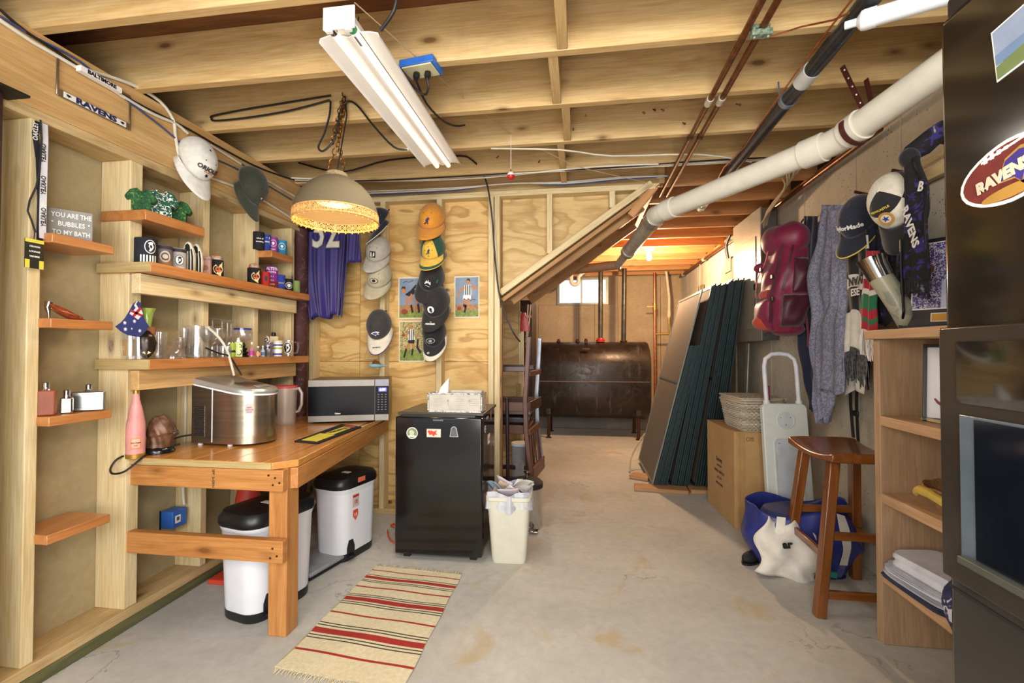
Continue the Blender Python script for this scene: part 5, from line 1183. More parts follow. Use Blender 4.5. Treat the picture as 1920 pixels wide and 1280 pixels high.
cable([Vector((-1.90, 2.06, .80)), Vector((-1.93, 2.0, .795)), Vector((-1.95, 1.93, .765)), Vector((-1.93, 1.85, .752)), Vector((-1.90, 1.79, .745)), Vector((-1.93, 1.745, .70)), Vector((-1.98, 1.735, .69)), Vector((-2.0, 1.745, .715)), Vector((-1.985, 1.78, .753)), Vector((-1.96, 1.9, .753)), Vector((-1.91, 2.0, .765))], .0045, BCAB, 'black power cord looping over the left front edge of the workbench', cat='cord', sm=5)
# ---- pink bottle
t = T('pink_bottle', 'tall pink bottle with an orange label at the left end of the workbench', 'bottle', rot=Matrix.Translation((-1.945, yat(257, -1.945), ZT)) @ Matrix.Diagonal((.80, .80, .88, 1)))
PK = mat('pink_sleeve', 'd8938c', .45); GLD = mat('gold_foil', 'b8893c', .35, .6)
part('sleeve', MB().lathe([(.044, .02), (.045, .10), (.043, .17), (.030, .24), (.017, .29), (.015, .325)], n=28), PK, t, False)
part('neck_foil', MB().lathe([(.0155, .32), (.016, .345), (.014, .35), (.001, .35)], n=20), GLD, t, False)
part('gold_foot', MB().lathe([(.044, 0), (.0455, .022)], n=28), GLD, t, False)
ML = Matrix.Rotation(R(48), 4, 'Z') @ Matrix(((1, 0, 0, 0), (0, 0, -1, -.046), (0, 1, 0, .075), (0, 0, 0, 1)))
mb = MB()
for (w0, h0, l, mi) in ((.046, .052, 0, 0), (.039, .044, 1, 1)):
    P = rect(-w0/2, -h0/2, w0/2, h0/2); f_ = lambda x, y_: ML @ Vector((.0455*math.sin(x/.0455), y_, .0455*(math.cos(x/.0455)-1)+.0006*l+.0004))
    for k in range(6): x0 = -w0/2+w0*k/6; x1 = x0+w0/6; mb.add([f_(x0, -h0/2), f_(x1, -h0/2), f_(x1, h0/2), f_(x0, h0/2)], [(0, 1, 2, 3)], mi)
part('label', mb, [mat('orange_label_p', 'd8863c', .5), mat('cream_pink_label', 'e0a890', .5)], t, False)
text('Veuve Clicquot', .0095, ML @ Matrix.Translation((0, .004, .002)), BPR, t, bend=.046, world=False, sx=.75)
text('ROSE', .006, ML @ Matrix.Translation((0, -.01, .002)), BPR, t, bend=.046, world=False)
# ---- carved long-haired bust (plain)
t = T('carved_bust', 'brown carved bust with long swept hair on a black base beside the pink bottle', 'ornament', rot=Matrix.Translation((-1.925, yat(300, -1.925), ZT)) @ Matrix.Rotation(R(38), 4, 'Z') @ Matrix.Diagonal((1.08, 1.08, 1.12, 1)))
part('base', MB().lathe([(.058, 0), (.060, .008), (.052, .022), (.04, .028)], n=28, sx=1.0, sy=.8), mat('glossy_black_base', '151517', .12), t, False)
mb = MB(); R_ = []
def bust(u, v):
    a = 2*math.pi*u; z = .022+.125*v; r = .050*math.cos(max(0, v-.45)*2.3)**.6 if v > .45 else .050-.008*(1-v)
    off = .016*math.sin(v*2.6)-.012*v
    groove = 1+.055*math.sin(a*9+v*9)*(1 if -0.2 < math.cos(a-.2) or True else 0)*(1-v*.5)
    return (off+r*groove*math.cos(a)*1.05, r*groove*math.sin(a)*.85, z+.012*math.cos(a)*(v))
part('hair', MB().grid(bust, 90, 22, wrap=True).ell((.002, 0, .143), (.026, .022, .010), 14, 8), mat('carved_bronze', '6a4a34', .4, .3, var=.35, sc=40), t, False)
part('muzzle', MB().ell((.056, 0, .078), (.016, .018, .013), 14, 8).ell((.062, 0, .088), (.006, .007, .005), 10, 6), mat('dark_muzzle', '3c3230', .3), t, False)
# ---- pitcher
PIT = glassm('frosted_plastic', (.85, .78, .70), .35, .50); REDL = mat('red_lid_plastic', 'd8505a', .35)
t = T('juice_pitcher', 'translucent plastic pitcher with a red lid between ice maker and microwave', 'pitcher', (-1.865, 2.74, ZT+.0), rz=R(-5))
part('jug', MB().lathe([(.001, 0), (.062, 0), (.066, .02), (.072, .20), (.074, .235), (.071, .235), (.068, .2), (.062, .02), (.001, .008)], n=32, caps=False), PIT, t, False)
part('water', MB().lathe([(.060, .01), (.066, .12)], n=28), glassm('cloudy_water', (.75, .62, .5), .2, .35), t, False)
part('lid', MB().lathe([(.066, .205), (.068, .235), (.078, .238), (.078, .246), (.02, .250), (.001, .250)], n=32), REDL, t, False)
part('handle', MB().tube([(.068, 0, .225), (.105, 0, .232), (.125, 0, .20), (.124, 0, .13), (.105, 0, .09), (.085, 0, .08)], [.010, .010, .009, .009, .009, .007], 10), PIT, t, False)
# ---- microwave
mw_a = az(600, 788, ZT); rzm = R(23)
t = T('microwave', 'stainless and black countertop microwave oven with a lit blue-white clock', 'microwave', (-1.545, 3.02, ZT), rz=R(20))
W2, D2, H2 = .50, .36, .27
part('cabinet', MB().box((0, .01, .012+H2/2), (W2, D2, H2)), mat('grey_steel_case', '6f675a', .4, .7, var=.05), t, False, bev=.004)
yf = -D2/2+.01
MST = mat('microwave_steel', '7c766e', .42, .55, var=.06)
part('door_top_trim', MB().box((-.045, yf-.010, .012+H2-.022), (W2-.09, .02, .044)), MST, t, False, bev=.002)
part('door_bottom_trim', MB().box((-.045, yf-.010, .012+.020), (W2-.09, .02, .040)), MST, t, False, bev=.002)
part('door_window', MB().box((-.045, yf-.009, .012+H2/2), (W2-.092, .018, H2-.084)), mat('black_door_glass', '07080c', .22, ior=1.2, var=.02), t, False)
part('control_panel', MB().box((W2/2-.044, yf-.009, .012+H2/2), (.086, .018, H2-.084)), mat('black_panel', '08080c', .35, ior=1.2), t, False)
part('panel_trim', MB().box((W2/2-.044, yf-.010, .012+H2-.022), (.086, .02, .044)), mat('dark_trim', '5c5a5e', .3, .6), t, False)
part('panel_trim', MB().box((W2/2-.044, yf-.010, .012+.020), (.086, .02, .040)), MST, t, False)
part('clock_display', MB().box((W2/2-.040, yf-.0185, .012+H2-.068), (.052, .001, .026)), mat('display_glow', '5a5ac8', .4, emit=(.25, .22, .85), es=1.2), t, False)
DG = mat('digit_glow', 'ffffff', .4, emit=(.95, .95, 1), es=3.0)
text('6:59', .022, Matrix(((1, 0, 0, W2/2-.040), (0, 0, -1, yf-.0195), (0, 1, 0, .012+H2-.068), (0, 0, 0, 1))), DG, t, world=False, name='digits')
text('Galanz', .013, Matrix(((1, 0, 0, -.07), (0, 0, -1, yf-.0185), (0, 1, 0, .012+.052), (0, 0, 0, 1))), WPR, t, world=False, bold=.03)
bm_ = MB().box((0, 0, 0), (.010, .001, .0035)).mesh('keypad_mark', mat('grey_key_print', '8c8c92', .5))
for r_ in range(7):
    for c_ in range(3): obj('keypad_mark', bm_, t, Matrix.Translation((W2/2-.066+.023*c_, yf-.0187, .012+H2-.100-.0165*r_)))
vm = MB().box((0, 0, 0), (.0012, .009, .0035)).mesh('side_vent', BPR)
for r_ in range(10):
    for c_ in range(6): obj('side_vent', vm, t, Matrix.Translation((-W2/2-.0003, -.10+.016*c_, .04+.010*r_)))
for x in (-.2, .2): part('foot', MB().lathe([(.012, 0), (.012, .013)], (x, -.12, 0), n=12), BLK, t, False)
t = T('power_strip', 'white power strip with orange and black plugs behind the pitcher', 'power strip', (-1.745, 3.0, ZT), rz=R(20))
part('strip', MB().box((0, 0, .012), (.09, .045, .024)), mat('cream_plastic', 'd8ceb0', .4), t, False, bev=.004)
part('orange_plug', MB().tube([(-.025, 0, .02), (-.025, 0, .05), (-.02, .01, .07)], [.013, .012, .006], 10), mat('orange_rubber', 'd0502a', .5), t, False)
part('black_plug', MB().tube([(.01, 0, .02), (.01, 0, .045), (.015, .01, .06)], [.012, .011, .005], 10), BLK, t, False)
# ---- bar mat
a, b_, c, d = az(552, 829, ZT), az(596, 833, ZT), az(678, 802, ZT), az(640, 797, ZT)
t = T('bar_mat', 'black rubber bar runner printed in yellow and red near the table edge', 'bar mat', tuple((a+b_+c+d)/4))
part('rubber', MB().prism([(p.x, p.y) for p in (a, b_, c, d)], ZT+.0005, ZT+.008), BLKM, t)
def q_(u, v): p = a.lerp(b_, u).lerp(d.lerp(c, u), v); return (p.x, p.y)
flat([([q_(.18, .05), q_(.85, .05), q_(.85, .42), q_(.18, .42)], 0, 1), ([q_(.35, .44), q_(.75, .44), q_(.75, .86), q_(.35, .86)], 0, 1), ([q_(.3, .88), q_(.8, .88), q_(.8, .96), q_(.3, .96)], 1, 1)], Matrix(), t, [YEL, RED], z0=ZT+.0078, t=.0008)
text('PINEAPPLE', .035, frame(Vector((*q_(.55, .65), ZT+.0093)), (d-a), (a-b_)), BPR, t, name='lettering')
# ================================================================== UNDER THE TABLE
CON = mat('red_cone_plastic', 'c8402c', .5)
t = T('traffic_cone', 'plain red-orange traffic cone standing behind the first pedal bin', 'cone', (-1.79, 2.32, 0))
part('cone', MB().lathe([(.10, .02), (.062, .42), (.022, .62), (.018, .62), (.05, .42), (.09, .02)], n=28, caps=False), CON, t, False)
part('base', MB().box((0, 0, .012), (.26, .26, .024)), CON, t, False, bev=.004)
BINW = mat('white_bin_plastic', 'dadbe0', .32, var=.02); BINK = mat('black_lid_plastic', '1a1a1c', .35, var=.25, sc=8)
def pedal_bin(label, loc, rz, wd, dp, h):
    """long side along local Y; pedal and badge on the right-hand end (+X,-Y)"""
    t = T('pedal_bin', label, 'waste bin', loc, rz=rz, group='white pedal bins with black lids under the table')
    def rr(k, z, dx=0): return [Vector((x*k, y*k, z)) for x, y in rrect(wd, dp, wd*.32, n=6)]
    part('body', MB().rings([rr(.90, .03), rr(.92, .05), rr(1.0, h*.83)]), BINW, t, False)
    part('base_ring', MB().rings([rr(.88, 0), rr(.92, .012), rr(.925, .045)]), BINK, t, False)
    part('rim', MB().rings([rr(1.0, h*.80), rr(1.04, h*.84), rr(1.045, h*.87)]), BINW, t, False)
    part('lid', MB().rings([rr(1.06, h*.855), rr(1.09, h*.88), rr(1.08, h*.93), rr(.98, h*.975), rr(.6, h*.998), rr(.2, h*1.0)]), BINK, t, False)
    part('pedal', MB().box((wd*.49, -dp*.25, .03), (.035, .05, .014)), BLK, t, False, bev=.004)
    part('pedal_recess', MB().prism([(-.03, 0), (.03, 0), (.03, .05), (.015, .09), (-.015, .09), (-.03, .05)], 0, .004, Matrix(((0, 0, 1, wd*.462), (1, 0, 0, -dp*.25), (0, 1, 0, .03), (0, 0, 0, 1)))), BLK, t, False)
    part('lid_label', MB().box((.03, -dp*.1, h*1.0), (.05, .03, .0015)), WPR, t, False)
    part('rim_tag', MB().box((wd*.555, -dp*.05, h*.93), (.003, .06, .028)), mat('orange_tag', 'd86a4a', .5), t, False, bev=.001)
    return t
b1 = pedal_bin('white pedal bin with a black lid behind the table post, nearest', (-1.485, 2.07, 0), R(-14), .25, .38, .50)
b2 = pedal_bin('white pedal bin with a black lid standing between the table and the small refrigerator', (-1.40, 2.66, 0), R(-14), .235, .33, .49)
ob = obj('side_sticker', (MB().box((0, 0, 0), (.0015, .055, .075)), mat('red_white_sticker', 'c8a8a4', .5)), b2, Matrix.Translation((.1165, -.05, .34)))
obj('side_sticker', (MB().box((0, 0, 0), (.0015, .05, .012)), RED), b2, Matrix.Translation((.1172, -.05, .365)))
obj('side_badge', (MB().prism([(-.02, .03), (.02, .03), (.022, -.005), (0, -.032), (-.022, -.005)], 0, .002, Matrix(((0, 0, 1, 0), (1, 0, 0, 0), (0, 1, 0, 0), (0, 0, 0, 1)))), mat('orange_badge', 'c8503c', .5)), b2, Matrix.Translation((.114, -.05, .255)))
text('13', .03, Matrix.Translation((.1176, -.05, .33)) @ FX((0, 0, 0)), BPR, b2, world=False, sx=.9)
text('11', .026, Matrix.Translation((.1165, -.05, .255)) @ FX((0, 0, 0)), WPR, b2, world=False)
pc = (az(548, 1070)+az(622, 1052))/2
t = T('bathroom_scale', 'flat grey plastic step platform on the floor behind the table post', 'scale', (-1.50, 2.44, 0), rz=R(-14))
part('platform', MB().box((-.0, 0, .034), (.28, .27, .022)), mat('grey_platform', '8f9094', .5), t, False, bev=.008)
part('skirt', MB().box((0, 0, .013), (.25, .24, .024)), BLKM, t, False)
ORC = mat('orange_cord', 'c8502e', .5)
for i in range(5):
    cx_, cy_ = -1.17+.01*i, 3.10-.015*i
    cable([Vector((cx_+(.11-.012*i)*math.cos(a)+.02*math.sin(3*a+i), cy_+(.07-.006*i)*math.sin(a), .008+.006*i+.006*math.sin(2*a+i))) for a in [2*math.pi*k/14 for k in range(15)]], .0045, ORC if i != 2 else WCAB, ['orange extension cord coil lying behind the small refrigerator', 'pale cord loop lying among the orange coils'][i == 2], 'cord coils on the floor beside the small refrigerator', 'cord_coil', 'cord', 2)
cable([Vector((-1.28, 3.0, .006)), Vector((-1.2, 2.85, .006)), Vector((-1.1, 2.78, .006)), Vector((-1.0, 2.72, .006))], .005, ORC, 'loose end of orange cord running towards the small refrigerator', cat='cord')
# ================================================================== SMALL REFRIGERATOR and what stands round it
FRB = mat('black_fridge_enamel', '101012', .16, var=.3, sc=5, coat=.4)
t = T('mini_refrigerator', 'waist-high black refrigerator with magnets against the plywood wall', 'refrigerator', (-.815, 2.87, 0), rz=R(1))
part('cabinet', MB().box((0, .03, .435), (.50, .43, .80)), FRB, t, False, bev=.006)
part('top_panel', MB().box((0, .02, .842), (.52, .47, .018)), mat('grey_top', '4a463e', .35, .2), t, False, bev=.004)
part('door', MB().box((0, -.225, .43), (.52, .062, .80)), FRB, t, False, bev=.010)
part('door_top_grip', MB().box((0, -.232, .834), (.44, .045, .012)), mat('grey_grip', '2c2c2e', .3), t, False, bev=.003)
part('foot', MB().box((-.2, -.2, .018), (.04, .03, .035)), BLK, t, False); part('foot', MB().box((.2, -.2, .018), (.04, .03, .035)), BLK, t, False)
part('foot', MB().box((-.2, .2, .018), (.04, .03, .035)), BLK, t, False); part('foot', MB().box((.2, .2, .018), (.04, .03, .035)), BLK, t, False)
text('FRIGIDAIRE', .012, Matrix(((1, 0, 0, 0), (0, 0, -1, -.2565), (0, 1, 0, .812), (0, 0, 0, 1))), mat('silver_letters', '9a9a9a', .3, .5), t, world=False)
def magnet(label, x, z, polys, mats, side=False):
    M = wmat(t_fr) @ (Matrix(((1, 0, 0, x), (0, 0, -1, -.2570), (0, 1, 0, z), (0, 0, 0, 1))) if not side else Matrix(((0, 0, 1, .2505), (1, 0, 0, x), (0, 1, 0, z), (0, 0, 0, 1))))
    q = T('fridge_magnet', label, 'magnet', rot=M)
    mb = MB()
    for i, p in enumerate(polys): mb.prism(p[0], 0 if i == 0 else .0012, .0012+.0006*p[2], None, p[1])
    part('face', mb, mats, q, False); return q
t_fr = t
magnet('round green and white magnet at the left of the small refrigerator door', -.155, .735, [(disc(.034, 24), 0, 1), (disc(.030, 24), 1, 2), ([(-.018, .012), (.0, .018), (.014, .008), (.010, -.012), (-.012, -.014)], 2, 3), (rect(-.022, -.022, .022, -.014), 0, 3)], [WPR, mat('olive_magnet', '7a8a5c', .5), mat('pale_magnet', 'b9b9a8', .5)])
magnet('rectangular white magnet with a red lobster in the middle of the refrigerator door', -.025, .738, [(rect(-.042, -.024, .042, .024), 0, 1), ([(-.03, .0), (-.015, .016), (.0, .008), (.02, .018), (.012, .0), (.024, -.008), (.006, -.010), (.0, -.020), (-.012, -.008), (-.026, -.012)], 1, 2), (disc(.008, 8, c=(-.028, .008)), 1, 2)], [mat('cream_magnet', 'd8c8b4', .5), mat('lobster_red', 'c8442a', .5)])
magnet('plain dark grey arched magnet with a pale outline at the right of the door', .095, .748, [([(-.026, -.03), (.026, -.03), (.020, -.002), (.018, .018), (.008, .030), (-.008, .030), (-.018, .018), (-.020, -.002)], 0, 1), ([(-.021, -.026), (.021, -.026), (.016, -.002), (.014, .016), (.006, .026), (-.006, .026), (-.014, .016), (-.016, -.002)], 1, 2)], [mat('pale_outline', 'a8a8a4', .5), mat('dark_grey_magnet', '55565a', .5)])
SG = 'magnets on the side of the small refrigerator'
q = magnet('round white magnet on the side of the small refrigerator', -.10, .74, [(disc(.022, 18, sx=.9), 0, 1), (disc(.017, 18), 1, 2), (disc(.007, 10), 0, 3)], [WPR, BPR], True)
q = magnet('red and white square magnet on the side of the small refrigerator', .02, .66, [(rect(-.032, -.03, .032, .03), 0, 1), ([(-.022, -.012), (-.01, .014), (.0, -.004), (.012, .016), (.022, -.01)], 1, 2)], [WPR, mat('magnet_red', 'b8283c', .5)], True)
q = magnet('slim orange surfboard-shaped magnet on the side of the small refrigerator', .10, .80, [(disc(.034, 18, sx=.35), 0, 1), (disc(.024, 14, sx=.3), 1, 2)], [mat('orange_magnet', 'c86a34', .5), GT_], True)
q = magnet('small white lettered magnet on the side of the small refrigerator', -.03, .80, [(rect(-.03, -.008, .03, .008), 0, 1)], [mat('grey_letters', 'a8a8a6', .5)], True)
# tissue box holder
t = T('tissue_box', 'white lace-edged rectangular tissue box holder with a tissue, on the small refrigerator', 'tissue box', (-.725, 2.73, .8515), rz=R(0))
LACE = patterned('lace_metal', 'c8c4bc', '5c5a58', 90, .55, .5)
part('paper_front', MB().box((0, -.068, .058), (.31, .004, .095)), mat('ivory_card', 'b8b2a6', .6), t, False)
for nm, c, d_ in (('lace_edge', (0, -.068, .006), (.33, .006, .010)), ('lace_edge', (0, -.068, .111), (.33, .006, .008)), ('lace_edge', (-.161, -.068, .058), (.008, .006, .11)), ('lace_edge', (.161, -.068, .058), (.008, .006, .11))):
    part(nm, MB().box(c, d_), LACE, t, False)
part('side_panel', MB().box((.161, 0, .058), (.004, .13, .11)), LACE, t, False); part('side_panel', MB().box((-.161, 0, .058), (.004, .13, .11)), LACE, t, False)
part('back_panel', MB().box((0, .067, .058), (.32, .004, .11)), LACE, t, False)
part('carton', MB().box((0, 0, .055), (.30, .12, .10)), mat('grey_carton', 'a8a49a', .7), t, False)
part('tissue', MB().prism([(-.12, .10), (-.055, .10), (-.050, .20), (-.075, .175), (-.10, .145)], -.02, .02, Matrix(((1, 0, 0, 0), (0, 0, 1, 0), (0, 1, 0, 0), (0, 0, 0, 1)))), mat('tissue_paper', 'e8e4dc', .9), t, False, bev=.008)
part('folded_cloth', MB().box((.06, .0, .118), (.19, .07, .022)), mat('grey_cloth', 'b4aea2', .9), t, False, bev=.008)
flw = []
for x in (-.04, .09): flw += [(star(.010, 5, (x, .02), .5), 0, 1), (stroke([(x, .01), (x+.002, -.012)], .002), 0, 1)]
flat(flw, Matrix(((1, 0, 0, 0), (0, 0, -1, -.0702), (0, 1, 0, .05), (0, 0, 0, 1))), t, [mat('faded_print', '9c9484', .7)], world=False)
for x in (-.10, .03, .12):
    for k in range(4): part('script_line', MB().box((x, -.0703, .08-.012*k), (.05, .0008, .002)), mat('grey_script', 'a09a90', .7), t, False)
# white waste basket
WB = mat('cream_bin_plastic', 'c9c6b4', .4, var=.04)
t = T('waste_basket', 'cream rectangular waste basket filled with papers beside the small refrigerator', 'waste bin', (-.405, 2.73, 0), rz=R(3))
def rr(wd, dp, r, z): return [Vector((x, y, z)) for x, y in rrect(wd, dp, r, n=5)]
mb = MB().rings([rr(.19, .17, .03, 0), rr(.20, .18, .03, .02), rr(.245, .24, .035, .36), rr(.262, .255, .04, .365), rr(.262, .255, .04, .385), rr(.25, .243, .036, .385), rr(.236, .23, .033, .35), rr(.19, .17, .03, .02)])
part('basket', mb, WB, t, False)
part('hand_slot', MB().prism(rrect(.085, .026, .008), -.002, .001, Matrix(((1, 0, 0, 0), (0, .08, -1, -.1185), (0, 1, .08, .325), (0, 0, 0, 1)))), mat('slot_liner', '8e8e9c', .6), t, False)
def liner(u, v):
    a = 2*math.pi*u; k = (abs(math.cos(a))**4+abs(math.sin(a))**4)**-.25
    r = .128+.008*math.sin(a*7)+.006*math.sin(a*13+2); h = .36+.045*math.sin(v*math.pi)+.01*math.sin(a*5)-(.05*(1-v) if v < .5 else .06*(v-.5)*2)
    s = 1.03-.10*v; return (r*k*math.cos(a)*s*.99, r*k*math.sin(a)*s*.97, h)
part('bin_liner', MB().grid(liner, 60, 8, wrap=True), glassm('bag_film', (.78, .80, .86), .35, .7), t, False)
PAP = [mat('paper_%d' % i, c, .8) for i, c in enumerate(('d8d4c8', '9fb0c4', 'c8b8bc', 'b8a284', 'cfd0d4', 'b9a6b8'))]
rnd = random.Random(5)
for i in range(9):
    Rm = Euler((R(rnd.uniform(-70, -20)), R(rnd.uniform(-25, 25)), R(rnd.uniform(-70, 70)))).to_matrix().to_4x4()
    M = wmat(t) @ Matrix.Translation((rnd.uniform(-.075, .06), rnd.uniform(-.05, .05), .37+rnd.uniform(0, .035))) @ Rm
    p_ = tag(obj('discarded_paper', (MB().grid(lambda u, v: ((u-.5)*.12, (v-.5)*.15, .012*math.sin(u*3+i)), 6, 6), PAP[i % 6]), None, M, solid=.001), ['cream paper', 'blue-grey leaflet', 'pinkish card', 'brown envelope', 'white sheet', 'mauve leaflet'][i % 6]+' crumpled in the cream waste basket', 'paper', 'papers in the waste basket')
    p_['label'] = ['cream paper at the left', 'blue-grey leaflet', 'pinkish card', 'brown envelope', 'white sheet', 'mauve leaflet', 'second cream paper', 'second blue-grey leaflet', 'second pinkish card'][i]+' crumpled in the cream waste basket'
# dark pole, pedal bin behind, clear bottle
t = T('dark_pole', 'slim dark purple-brown metal pole standing behind the waste basket', 'pole', (-.455, 3.0, 0))
part('shaft', MB().tube([(0, 0, .02), (-.01, .0, .90)], .012, 14), mat('aubergine_metal', '2c1c24', .25, .4), t, False)
part('foot', MB().lathe([(.05, 0), (.05, .012), (.015, .025)], n=20), BLK, t, False)
part('knob', MB().ell((-.01, 0, .905), (.015, .015, .012), 12, 8), BLK, t, False)
t = T('step_can', 'black round-lidded step can behind the cream waste basket', 'waste bin', (-.36, 3.22, 0))
part('can', MB().lathe([(.10, 0), (.105, .01), (.105, .28)], n=32), CHROME, t, False)
part('lid', MB().lathe([(.112, .275), (.112, .305), (.09, .325), (.001, .335)], n=32), BLKM, t, False)
part('lid_knob', MB().lathe([(.008, .33), (.006, .36), (.022, .372), (.022, .378), (.001, .38)], n=16), CHROME, t, False)
part('pedal', MB().box((.06, -.12, .015), (.06, .05, .012)), CHROME, t, False, bev=.003)
t = T('glass_carafe', 'clear cylindrical container behind the step can under the chair', 'container', (-.50, 4.0, 0))
part('body', MB().lathe(cup(.08, .08, .40, .004, .01), n=24, caps=False), mat('frosted_acrylic', 'a8a8a8', .15, .2), t, False)
part('lid', MB().lathe([(.083, .40), (.083, .42), (.001, .425)], n=24), WHT, t, False)
# ================================================================== RUG
RC = mat('cream_rug_cotton', 'd0c4a2', .95, var=.08, sc=60, bmp=.4); RR_ = mat('red_rug_stripe', '9c2a24', .95, var=.1, sc=60, bmp=.4); RB_ = mat('dark_rug_stripe', '33332c', .95, bmp=.4)
t = T('striped_rug', 'cream cotton runner with red and black stripes on the concrete floor', 'rug', (-.89, 2.05, 0))
NW_, NE_, SW_, SE_ = Vector((-1.135, 2.50, 0)), Vector((-.630, 2.465, 0)), Vector((-1.155, 1.655, 0)), Vector((-.628, 1.60, 0))
# stripes measured along the rug (0 = far end)
seg = [(0, 0), (.055, 1), (.065, 0), (.118, 2), (.125, 0), (.135, 1), (.165, 0), (.180, 2), (.187, 0), (.196, 2), (.203, 0), (.255, 1), (.268, 0), (.345, 2), (.352, 0), (.362, 2), (.370, 0), (.380, 1), (.418, 0), (.430, 2), (.438, 0), (.450, 2), (.458, 0), (.540, 1), (.553, 0), (.640, 2), (.648, 0), (.660, 2), (.668, 0), (.685, 1), (.728, 0), (.742, 2), (.750, 0), (.764, 2), (.772, 0), (.855, 1), (.870, 0), (1.0, 0)]
mb = MB()
for (v0, m_), (v1, _) in zip(seg[:-1], seg[1:]):
    n = 20
    def rp(u, v, z): p = NW_.lerp(NE_, u).lerp(SW_.lerp(SE_, u), v); return (p.x+.003*math.sin(v*17), p.y, z+.0015*math.sin(u*9+v*14))
    vs = [rp(i/n, v0, .006) for i in range(n+1)]+[rp(i/n, v1, .006) for i in range(n+1)]
    mb.add(vs, [(i, i+1, n+2+i, n+1+i) for i in range(n)], m_)
vs = [rp(u, v, .006) for u, v in ((0, 0), (1, 0), (1, 1), (0, 1))]; vb = [(x, y, .0005) for x, y, z in vs]
mb.add(vs+vb, [(0, 1, 5, 4), (1, 2, 6, 5), (2, 3, 7, 6), (3, 0, 4, 7), (4, 5, 6, 7)], 0)
part('weave', mb, [RC, RR_, RB_], t)
rnd = random.Random(3)
for nm, a, b_, s in (('fringe', NW_, NE_, 1), ('fringe', SW_, SE_, -1)):
    mb = MB()
    for i in range(70):
        p = a.lerp(b_, (i+.5)/70); q = p+Vector((rnd.uniform(-.012, .012), s*rnd.uniform(.022, .045), 0))
        mb.tube([p+Vector((0, 0, .005)), (p+q)/2+Vector((0, 0, .005)), q+Vector((0, 0, .002))], [.0022, .002, .0012], 4)
    o = part(nm, mb, RC, t); o['kind'] = 'stuff'
# ================================================================== CHAIRS BEHIND THE SMALL REFRIGERATOR
t = T('bar_chair', 'dark wooden bar chair with a black padded seat against the plywood wall', 'chair', (-.60, 3.76, 0))
for x in (-.80, -.385):
    for y in (3.58, 3.94):
        board('leg', (x, y, 0), (x+(.01 if x < -.6 else -.01), y, .60), .04, .04, CW, t, up=(1, 0, 0))
for y in (3.58, 3.94): board('seat_rail', (-.80, y, .605), (-.385, y, .605), .025, .07, CW2, t); board('stretcher', (-.79, y, .22), (-.39, y, .22), .022, .035, CW, t)
for x in (-.80, -.385): board('seat_rail', (x, 3.58, .605), (x, 3.94, .605), .025, .07, CW2, t); board('stretcher', (x, 3.58, .25), (x, 3.94, .25), .022, .035, CW, t)
part('seat_pad', MB().box((-.60, 3.76, .68), (.42, .42, .07)), mat('black_vinyl', '151415', .25, coat=.3), t, bev=.02)
t = T('upturned_chair', 'reddish-brown wooden chair turned upside down on the black padded seat', 'chair', (-.55, 3.72, .72))
def post_(name, x, y, m, hi=1.32):
    pts = [Vector((x, y, hi)), Vector((x-.012, y-.0, 1.1)), Vector((x-.028, y-.0, .85)), Vector((x-.02, y-.005, .60)), Vector((x, y-.012, .42)), Vector((x+.03, y-.02, .25))]
    mb = MB(); mb.rings([[p+Vector((a, b_, 0)) for a, b_ in ((-.017, -.022), (.017, -.022), (.017, .022), (-.017, .022))] for p in pts]); part(name, mb, m, t, bev=.004)
post_('back_post', -.375, 3.50, CW2)
post_('back_post', -.325, 3.90, mat('reflection_tinted_post', '7c7f88', .2, .2, coat=.6))  # bluish reflection on this far post is put into its base colour
post_('leg', -.80, 3.52, CW, 1.2) if False else board('leg', (-.80, 3.52, .80), (-.80, 3.52, 1.30), .035, .035, CW2, t, up=(1, 0, 0))
board('leg', (-.80, 3.92, .80), (-.80, 3.92, 1.30), .035, .035, CW2, t, up=(1, 0, 0))
for y in (3.50, 3.90): board('stretcher', (-.80, y, 1.075), (-.375, y, 1.075), .022, .04, CW, t); board('seat_rail', (-.80, y, .79), (-.375, y, .79), .025, .07, CW2, t)
board('stretcher', (-.375, 3.5, 1.04), (-.325, 3.9, 1.04), .022, .04, CW2, t); board('seat_rail', (-.375, 3.5, .79), (-.325, 3.9, .79), .025, .08, CW, t)
board('seat', (-.80, 3.71, .745), (-.36, 3.71, .745), .42, .03, CW, t)
board('crest_rail', (-.345, 3.48, .29), (-.295, 3.88, .29), .022, .10, CW2, t, up=(0, 0, 1)); board('lower_back_rail', (-.372, 3.49, .60), (-.33, 3.89, .60), .022, .05, CW2, t)
for k in range(5):
    u = (k+.5)/5.0; board('slat', (-.355+.05*u, 3.49+.39*u, .32), (-.375+.04*u, 3.49+.4*u, .60), .035, .010, CW2, t, up=(1, 0, 0))
# red switch and dark panel under the stairs
p = ay(984, 604, 4.36); t = T('emergency_switch', 'tapered red emergency shut-off cover on a stud under the stairs', 'switch', tuple(p))
part('cover', MB().rings([[Vector((x*k+dx, y, z)) for x, y in rrect(.085, .05, .01)] for k, dx, z in ((1.0, 0, -.085), (1.0, 0, -.05), (.62, -.01, .06), (.45, -.012, .09))]), RED, t, False)
part('backing_plate', MB().box((-.045, .0, 0), (.02, .03, .2)), EG, t, False); part('pull_tab', MB().box((.045, 0, .055), (.03, .02, .025)), mat('pink_tab', 'c8848a', .5), t, False)
t = T('dark_cabinet', 'dark metal cabinet standing behind the upturned chair under the stairs', 'cabinet', (-.72, 5.1, 0))
part('body', MB().mm((-.95, 4.9, 0), (-.49, 5.4, 1.75)), mat('dark_brown_steel', '2e2018', .5, .3), t, bev=.006)
part('door', MB().mm((-.93, 4.885, .05), (-.51, 4.899, 1.7)), mat('dark_brown_door', '35261c', .45, .3), t, bev=.003)
